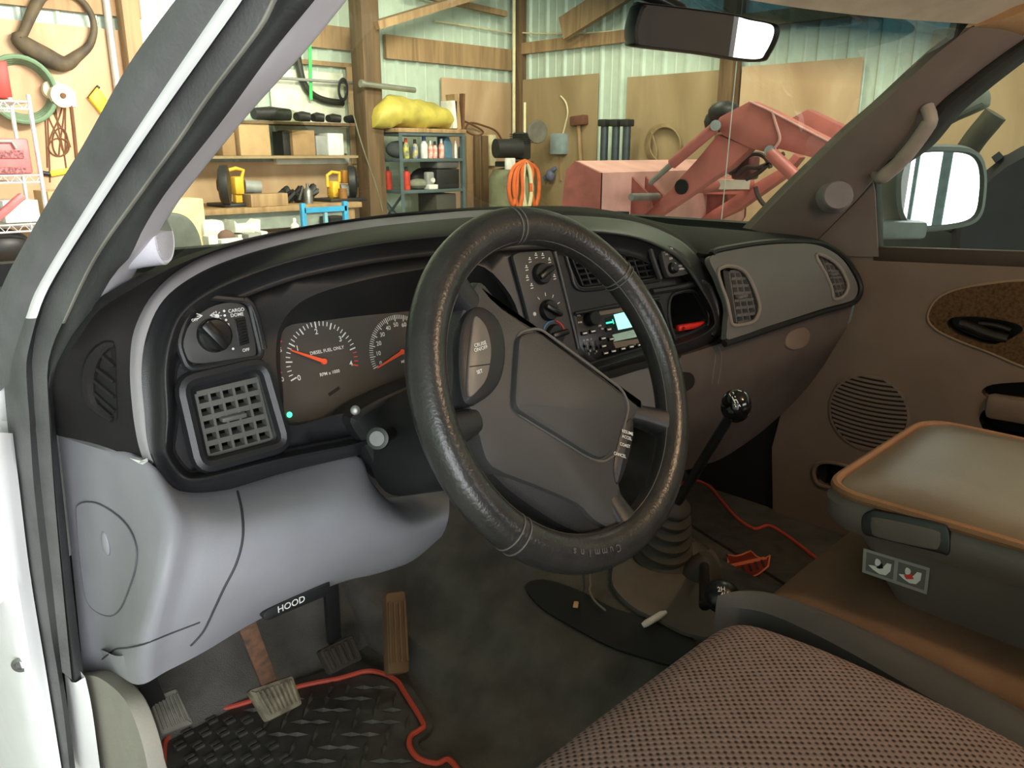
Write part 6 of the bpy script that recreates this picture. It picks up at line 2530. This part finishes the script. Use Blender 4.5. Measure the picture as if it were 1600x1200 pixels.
for px, lab in ((607, 'orange red spray can at the side of the lower shelf'), (634, 'orange red spray can just right of the shelf post')):
    p = son(px, z3_, .10) if px > 627 else V((x0 + .05, y0 + .26, z3_ + .0015))
    t = thing('spray_can', lab, 'can', p)
    M().lathe([(.03, 0), (.032, .005), (.032, .14), (.02, .155), (.001, .155)], p, (0, 0, 1), 16).build('can_body', RD_, t)
    M().lathe([(.012, .15), (.012, .19), (.001, .19)], p, (0, 0, 1), 10).build('nozzle', BPL, t)
p = son(652, z3_, .12)
q = M().ball(p + V((0, 0, .045)), .09, 14, (1.2, .9, .5))
tag(q.build('grey_rag', mat('grey_rag', (132, 134, 116), .9)), 'grey green rag on the lower steel shelf', 'rag')
p = son(672, z3_, .05)
t = thing('work_lamp', 'small white gadget with round dial on the lower steel shelf', 'gadget', p)
M().box(p + V((0, 0, .02)), (.10, .08, .04), None, .006).build('gadget_base', WPL, t)
M().box(p + V((-.01, .01, .09)), (.08, .05, .11), None, .01).build('gadget_head', GPL, t)
M().lathe([(.022, 0), (.02, .012), (.001, .013)], p + V((.01, -.015, .075)), (0, -1, 0), 14).build('gadget_dial', WPL, t)
xa4, xb4 = P(683, 270, y=y0 + .02).x, P(718, 270, y=y0 + .02).x
t = thing('tool_case', 'black tool case with grey lid on the lower steel shelf', 'case', V(((xa4 + xb4) / 2, 5.6, z3_)))
M().box(((xa4 + xb4) / 2, 5.6, z3_ + .085), (xb4 - xa4, .24, .165), None, .01).build('case_body', BPL, t)
M().box(((xa4 + xb4) / 2, 5.6, z3_ + .215), (xb4 - xa4 + .005, .25, .09), None, .025).build('case_lid', mat('lid_grey', (92, 94, 92), .5), t)
q = M().ball(son(662, z3_, .26) + V((0, 0, .09)), .12, 14, (1.3, .5, .75))
tag(q.build('black_bag', BPL), 'black soft bag behind the white gadget', 'bag')
q = M().box(((xa4 + xb4) / 2 - .02, 5.62, (z3_ + .235) / 2), (xb4 - xa4 - .03, .26, z3_ - .32), None, .006)
tag(q.build('dark_crate', mat('dark_crate', (70, 68, 60), .7)), 'dark crate under the lowest visible steel shelf', 'crate')
q = M().box(((x0 + x1) / 2 + .0, 5.62, zt + .018), (x1 - x0 + .05, .34, .033), None, .003)
tag(q.build('shelf_plank', TIM), 'pale plank lying on top of the steel shelving', 'plank')
q = M()
rows = []
zy = zt + .036
for i in range(41):
    u = i / 40
    x = P(586, 170, y=5.55).x + (P(706, 170, y=5.55).x - P(586, 170, y=5.55).x) * u
    e = math.sin(math.pi * min(1, max(0, u * 1.0))) ** .4
    h = (.125 + .012 * math.sin(7 * u)) * (.35 + .65 * e)
    rows.append([V((x, 5.60 + .15 * math.cos(a) * (.5 + .5 * e), zy + h + h * math.sin(a) * (1 + .10 * math.sin(13 * u + 3 * a) + .05 * math.sin(31 * u + 5 * a)))) for a in [2 * math.pi * k / 18 for k in range(18)]])
q.grid(rows, closeu=True)
q.add(rows[0], [list(range(18))]).add(rows[-1], [list(range(18))])
tag(q.build('wrapped_bundle', mat('yellow_tarp', (196, 180, 84), .5, var=.15, vscale=7)), 'yellow plastic wrapped bundle on top of the steel shelving', 'bundle')
q = M().box(son(703, zy, .12) + V((0, 0, .12)), (.05, .16, .23), None, .003)
tag(q.build('white_binder', WPL), 'white binder standing at the end of the yellow bundle', 'binder')
q = M().bar(son(712, zy, .1), son(708, zy, .1) + V((0, 0, .29)), .045, .12, (0, 1, 0))
tag(q.build('short_board', TIM), 'short board leaning beside the white binder', 'board')
q = M().bar(son(722, zy, .1), son(724, zy, .1) + V((0, 0, .30)), .025, .05, (0, 1, 0))
tag(q.build('dark_stick', ROPE), 'dark brown stick at the far end of the shelving top', 'stick')
q = M()
q.tube([F(a, b, .13) for a, b in cat([(722, 188), (740, 196), (755, 206), (745, 212), (728, 204), (735, 192), (760, 198), (776, 206), (786, 222)], 5)], .010, 7)
tag(q.build('brown_cable', ROPE), 'tangled brown cable running from the shelving top to the compressor', 'cable')
for i, (a, b, m, lab) in enumerate(((730, 740, TIM, 'pale plank leaning right beside the steel shelving'), (741, 748, TIMD, 'dark plank leaning in the middle of the leaning planks'), (749, 758, TIMD, 'dark brown plank leaning nearest the compressor'))):
    A, B = F(a, 212, .2), F(b, 212, .2)
    q = M().box(((A.x + B.x) / 2, YF - .17 - .03 * i, A.z / 2), (B.x - A.x, .03, A.z))
    tag(q.build('plank', m), lab, 'plank')

# --- compressor, hose, wall boxes
c = P(800, 290, y=5.45)
cp_ = thing('air_compressor', 'upright air compressor with olive tank and black pump in the corner', 'compressor', V((c.x, 5.45, 0)))
ztk = P(800, 262, y=5.3).z
M().lathe([(.05, .25), (.19, .30), (.22, .36), (.22, ztk - .1), (.18, ztk - .02), (.06, ztk), (.001, ztk)], V((c.x, 5.45, 0)), (0, 0, 1), 28).build('tank', OLIV, cp_)
for k in range(3):
    a = 2 * math.pi * k / 3
    M().box((c.x + .18 * math.cos(a), 5.45 + .18 * math.sin(a), .17), (.04, .04, .34)).build('leg', OLIV, cp_)
q = M()
mpos = P(790, 232, y=5.35)
q.cyl(mpos + V((-.10, .03, 0)), mpos + V((.14, -.05, 0)), .085, 18)
q.build('motor', BPL, cp_)
q = M()
ppos = P(815, 228, y=5.35)
q.box(ppos, (.12, .14, .24), None, .02)
for k in range(5):
    q.box(ppos + V((0, 0, .03 + .018 * k)), (.15, .17, .006))
q.box(V((c.x, 5.42, ztk + .03)), (.30, .22, .05), None, .01)
q.build('pump', mat('pump_black', (50, 50, 46), .5), cp_)
q = M()
wpos = P(839, 206, y=5.25)
q.lathe([(.10, 0), (.105, .01), (.10, .02), (.082, .022), (.06, .016), (.03, .018), (.001, .02)], wpos, (-.35, -.93, 0), 28)
q.build('flywheel', mat('flywheel_grey', (112, 108, 96), .5, metal=.3), cp_)
q = M().box(P(797, 256, y=5.22), (.11, .03, .10), None, .006)
q.build('control_plate', WPL, cp_)
hs_ = thing('air_hose', 'orange air hose hung in long loops on the compressor', 'hose', P(822, 300, y=5.2))
for (a0, a1, b1, w) in ((806, 803, 320, 8), (812, 812, 326, 9), (824, 826, 330, 9), (836, 838, 322, 8)):
    q = M()
    q.tube([P(a, b, y=5.2) for a, b in cat([(818, 252), (a0 - w * .6, 264), (a1 - w, 295), (a1 - 2, b1), (a1 + w * .5, 300), (a0 + w * .4, 266), (820, 251)], 5)], .019, 8)
    q.build('hose_loop', ORH if a0 != 824 else CREAM, hs_)
q = M()
q.tube([P(a, b, y=5.21) for a, b in cat([(814, 262), (818, 290), (817, 322)], 4)], .018, 8)
q.build('hose_end', CREAM, hs_)
q = M()
a = F(803, 40, .28)
b = F(803, 222, .28)
q.cyl((a.x, a.y, a.z + 1.0), (a.x, a.y, b.z), .016, 10)
tag(q.build('conduit_pipe', CREAM), 'thin cream conduit running down the corner post', 'pipe')
q = M()
a, b = P(820, 160, y=5.30), P(820, 262, y=5.30)
q.cyl((a.x, a.y, a.z), (a.x, a.y, b.z), .012, 10)
tag(q.build('white_pipe', CREAM), 'short cream pipe rising from the compressor pump', 'pipe')
q = M().box(F(768, 235, .07), (.09, .05, .30), None, .006)
tag(q.build('wall_sheet', CREAM), 'cream wall panel behind the compressor motor', 'panel')
sw = thing('switch_box', 'grey blue electrical switch box on the plywood', 'switch box', Rw(877, 240, .05))
a, b = Rw(868, 209, .05), Rw(887, 241, .05)
M().box(((a.x + b.x) / 2 - .03, (a.y + b.y) / 2, (a.z + b.z) / 2), (.10, abs(a.y - b.y), abs(a.z - b.z)), None, .005).build('box_body', mat('switch_grey', (150, 166, 170), .5), sw)
q = M()
q.tube([Rw(p[0], p[1], .06) for p in cat([(880, 208), (884, 192), (887, 176), (884, 160), (876, 150)], 5)], .008, 7)
q.build('supply_cable', CREAM, sw)
q = M().bar(Rw(876, 244, .05), Rw(877, 282, .05), .03, .02, (0, 1, 0))
q.build('cable_batten', TIM, sw)
q = M()
q.ball(Rw(860, 274, .12), .05, 12, (1, 1, 1.2))
q.bar(Rw(850, 280, .12), Rw(868, 262, .12), .04, .04, (1, 0, 0), .008)
tag(q.build('wall_grinder', mat('blue_grey_tool', (100, 104, 128), .5)), 'small blue grey tool hung under the switch box', 'tool')
sh_2 = thing('sledgehammer', 'sledgehammer hung head up on the plywood', 'hammer', Rw(905, 200, .08))
M().bar(Rw(894, 190, .08), Rw(916, 187, .08), .09, .09, (0, 0, 1), .015).build('hammer_head', mat('hammer_rust', (112, 72, 56), .7), sh_2)
M().cyl(Rw(904, 195, .08), Rw(910, 300, .08), .02, 10).build('hammer_handle', TIM, sh_2)
for px, lab in ((945, 'black steel jack post nearest the sledgehammer'), (963, 'black steel jack post in the middle of the three'), (980, 'black steel jack post nearest the wire coil')):
    j = thing('jack_post', lab, 'jack', Rw(px, 250, .30))
    a, b = Rw(px, 192, .30), Rw(px, 262, .30)
    M().cyl((a.x, a.y, 0.02), (a.x, a.y, a.z - .02), .035, 12).build('post_tube', mat('post_dark_steel%d' % px, (70, 80, 84), .4, metal=.4), j)
    M().box((a.x, a.y, a.z), (.10, .085, .06), None, .01).build('post_head', BPL, j)
    M().box((a.x, a.y, .012), (.10, .09, .024)).build('post_foot', BPL, j)
q = M()
for k in range(5):
    q.tube([Rw(p[0], p[1], .06 + .012 * k) for p in circ(1037 + k - 2, 226, 27 - k * .7, 32 - k, 26)], .007, 6, closed=True)
q.tube([Rw(a, b, .1) for a, b in ((1018, 206), (1026, 232), (1024, 254))], .007, 6)
tag(q.build('wire_coil', mat('coil_tan', (150, 128, 92), .7)), 'coil of tan wire hung on the grey plywood', 'coil')
q = M()
q.tube([Rw(p[0], p[1], .05) for p in cat([(700, 30), (803, 50), (900, 52), (985, 47)], 6)][6:], .008, 6)
q.tube([F(p[0], p[1], .06) for p in cat([(680, 33), (740, 42), (800, 52)], 6)], .008, 6)
tag(q.build('ceiling_wire', CREAM), 'thin pale wire strung along both walls near the roof', 'wire')

# --- red front loader
ldr = thing('front_loader', 'faded red front end loader with raised arms and bucket', 'loader', V((4.5, 2.6, .3)))
NX = V((-1, 0, 0))


def arm(px, x, th, m, name):
    pts = [P(a, b, x=x) for a, b in px]
    return M().use(m).solid(pts, NX, th, .006).build(name, m, ldr)


xl, xr = 4.2, 5.0
up = [(1116, 196), (1124, 183), (1171, 158), (1207, 174), (1262, 203), (1345, 246), (1335, 280), (1276, 248), (1230, 236), (1206, 230), (1196, 238), (1172, 232), (1130, 212)]
lo_p = [(1121, 210), (1173, 231), (1140, 262), (1106, 284), (1072, 308), (1015, 346), (1000, 340), (1048, 296), (1062, 278), (1088, 250)]
arm(up, xl, .10, REDP, 'boom_upper')
arm(lo_p, xl + .01, .08, REDP, 'boom_lower')
arm([(1237, 184), (1261, 171), (1330, 204), (1400, 240), (1390, 270), (1300, 236), (1260, 215)], xr, .10, REDP, 'boom_upper')
arm([(1084, 298), (1100, 293), (1166, 294), (1222, 261), (1240, 240), (1250, 246), (1226, 276), (1150, 330), (1110, 348), (1090, 344), (1130, 318), (1152, 304), (1085, 304)], xr, .08, REDP, 'boom_lower')
q = M().use(REDP)
q.cyl(P(1116, 200, x=xl - .03), P(1050, 256, x=xl - .03), .032, 14)
q.build('bucket_cylinder', REDP, ldr)
q = M().use(STL)
q.cyl(P(1050, 256, x=xl - .03), P(1016, 286, x=xl - .03), .018, 12)
q.build('bucket_cylinder_rod', STL, ldr)
q = M().use(REDP)
q.cyl(P(1203, 238, x=xl - .05), P(1290, 322, x=xl - .05), .036, 14)
q.build('lift_cylinder', REDP, ldr)
for a, b in ((1118, 196), (1203, 236)):
    q = M()
    q.cyl(P(a, b, x=xl - .075), P(a, b, x=xl + .06), .030, 14)
    q.cyl(P(a, b, x=xl - .08), P(a, b, x=xl - .07), .015, 10)
    q.build('pivot_pin', STL, ldr)
q = M()
q.lathe([(.045, -.01), (.045, .008), (.036, .008), (.034, .003), (.001, .003)], P(1065, 292, x=xl + .005), NX, 18)
q.build('cross_tube_end', HOLE, ldr)
q = M().use(REDP)
q.cyl(P(1065, 292, x=xl + .06), V((xr, P(1065, 292, x=xl).y, P(1065, 292, x=xl).z)), .045, 16)
q.build('cross_tube', REDP, ldr)
q = M()
q.tube([P(a, b, x=xl - .005) for a, b in cat([(1207, 174), (1212, 192), (1218, 212), (1217, 222), (1210, 232)], 5)], .008, 6)
q.build('weld_seam', REDL, ldr)
q = M()
q.tube([P(a, b, x=xl - .005) for a, b in cat([(1172, 159), (1207, 175), (1262, 204), (1343, 246)], 5)], .007, 6)
q.build('boom_top_edge', REDL, ldr)
q = M()
q.bar(P(1100, 288, x=4.55), P(1170, 288, x=4.75), .05, .06, (0, 0, 1))
q.build('cross_plate', mat('pale_plate', (190, 176, 162), .6), ldr)
q = M()
for (pts_) in ([(1146, 268), (1160, 250), (1180, 240), (1196, 246), (1204, 262)], [(1150, 276), (1165, 262), (1185, 262), (1200, 256)], [(1166, 280), (1185, 270), (1206, 252), (1225, 240)], [(1180, 292), (1184, 306), (1192, 318), (1206, 330)], [(1140, 272), (1150, 258), (1166, 246), (1176, 236)]):
    q.tube([P(a, b, x=4.42) for a, b in cat(pts_, 5)], .014, 7)
q.build('hydraulic_hoses', mat('hose_dark', (64, 52, 50), .5), ldr)
q = M().use(mat('valve_dark_red', (110, 56, 58), .5))
q.box(P(1165, 262, x=4.5), (.14, .12, .14), None, .02)
q.build('valve_block', None, ldr)
q = M()
q.ball(P(1132, 176, x=4.5), .10, 14, (1, 1, .7)).ball(P(1118, 190, x=4.5), .07, 12)
q.build('hose_bundle', BPL, ldr)
# bucket: profile swept across
yb = 3.1
A_, B_, C_ = P(917, 251, x=4.0), P(937, 270, x=3.98), P(941, 331, x=3.98)
bw0 = P(939, 290, y=yb).x
bw1 = bw0 + 1.75
zt_, zm_, zb_ = P(917, 251, y=yb + .2).z, P(939, 270, y=yb).z, P(941, 332, y=yb).z
prof = [(yb + .20, zt_), (yb, zm_), (yb, zb_ - .12), (yb + .08, zb_ - .24), (yb + .34, zb_ - .28)]
inn = [(y + .03, z - .01) for y, z in prof]
q = M().use(REDL)
pl2 = prof + inn[::-1]
q.grid([[V((bw0, y, z)) for y, z in pl2], [V((bw1, y, z)) for y, z in pl2]], closeu=True)
for x in (bw0, bw1):
    q.add([V((x, y, z)) for y, z in pl2], [list(range(len(pl2)))])
q.build('bucket_shell', REDL, ldr)
for x in (bw0 - .014, bw1 - .01):
    q = M().use(REDD)
    q.solid([V((x, y, z)) for y, z in prof + [(yb + .27, zt_ - .06)]], NX, .025)
    q.build('bucket_side', REDD, ldr)
for x in (P(990, 310, y=yb - .02).x, P(1108, 318, y=yb - .02).x):
    q = M().use(REDD)
    for dx in (0, .14):
        q.solid([V((x + dx, yb, zm_ - .03)), V((x + dx, yb - .14, zm_ - .14)), V((x + dx, yb - .16, zb_ + .02)), V((x + dx, yb, zb_ - .10))], NX, .02)
    q.build('bucket_bracket', REDD, ldr)
q = M()
q.cyl(P(986, 308, y=yb - .16), P(998, 309, y=yb - .16) + V((.2, 0, 0)), .022, 12)
q.build('bracket_pin', STL, ldr)

# --- tractor seen dark through the door window
tr_ = thing('tractor', 'dark tractor nose and tyre beyond the passenger door window', 'tractor', V((4.4, .6, 0)))
tcn = P(1672, 372, x=4.1)
q = M().use(mat('tyre_rubber', (38, 40, 42), .7, bump=.3, bscale=60))
q.lathe([(.22, -.15), (.38, -.16), (.43, -.12), (.44, 0), (.43, .12), (.38, .16), (.22, .15)], tcn, (1, 0, 0), 36)
for k in range(16):
    a = 2 * math.pi * k / 16
    d = V((0, math.cos(a), math.sin(a)))
    e = V((0, -math.sin(a), math.cos(a)))
    q.bar(tcn + d * .44 + V((-.14, 0, 0)) + e * .03, tcn + d * .44 + V((0, 0, 0)), .035, .03, d)
    q.bar(tcn + d * .44 + V((.14, 0, 0)) + e * .03, tcn + d * .44 + V((0, 0, 0)), .035, .03, d)
q.build('tyre', None, tr_)
q = M()
q.box((4.75, 1.1, 1.0), (.7, 1.5, .5), None, .06)
q.build('tractor_hood', mat('tractor_black', (44, 46, 46), .4), tr_)
q = M()
q.box((4.75, .9, .5), (.4, 1.9, .5), None, .04)
q.build('tractor_frame', BPL, tr_)
q = M()
q.tube([P(a, b, x=4.45) for a, b in cat([(1556, 178), (1546, 190), (1520, 222), (1490, 270), (1470, 320)], 5)], .055, 12)
q.build('exhaust_pipe', mat('exhaust_dark', (66, 64, 52), .6), tr_)
q = M()
q.solid([P(a, b, x=4.5) for a, b in cat([(1538, 140), (1540, 160), (1530, 170), (1470, 198), (1430, 236), (1400, 280), (1380, 280), (1410, 220), (1470, 160), (1520, 130)], 3, True)], NX, .08, .02)
q.build('roll_bar', mat('rollbar_grey', (92, 98, 88), .6), tr_)
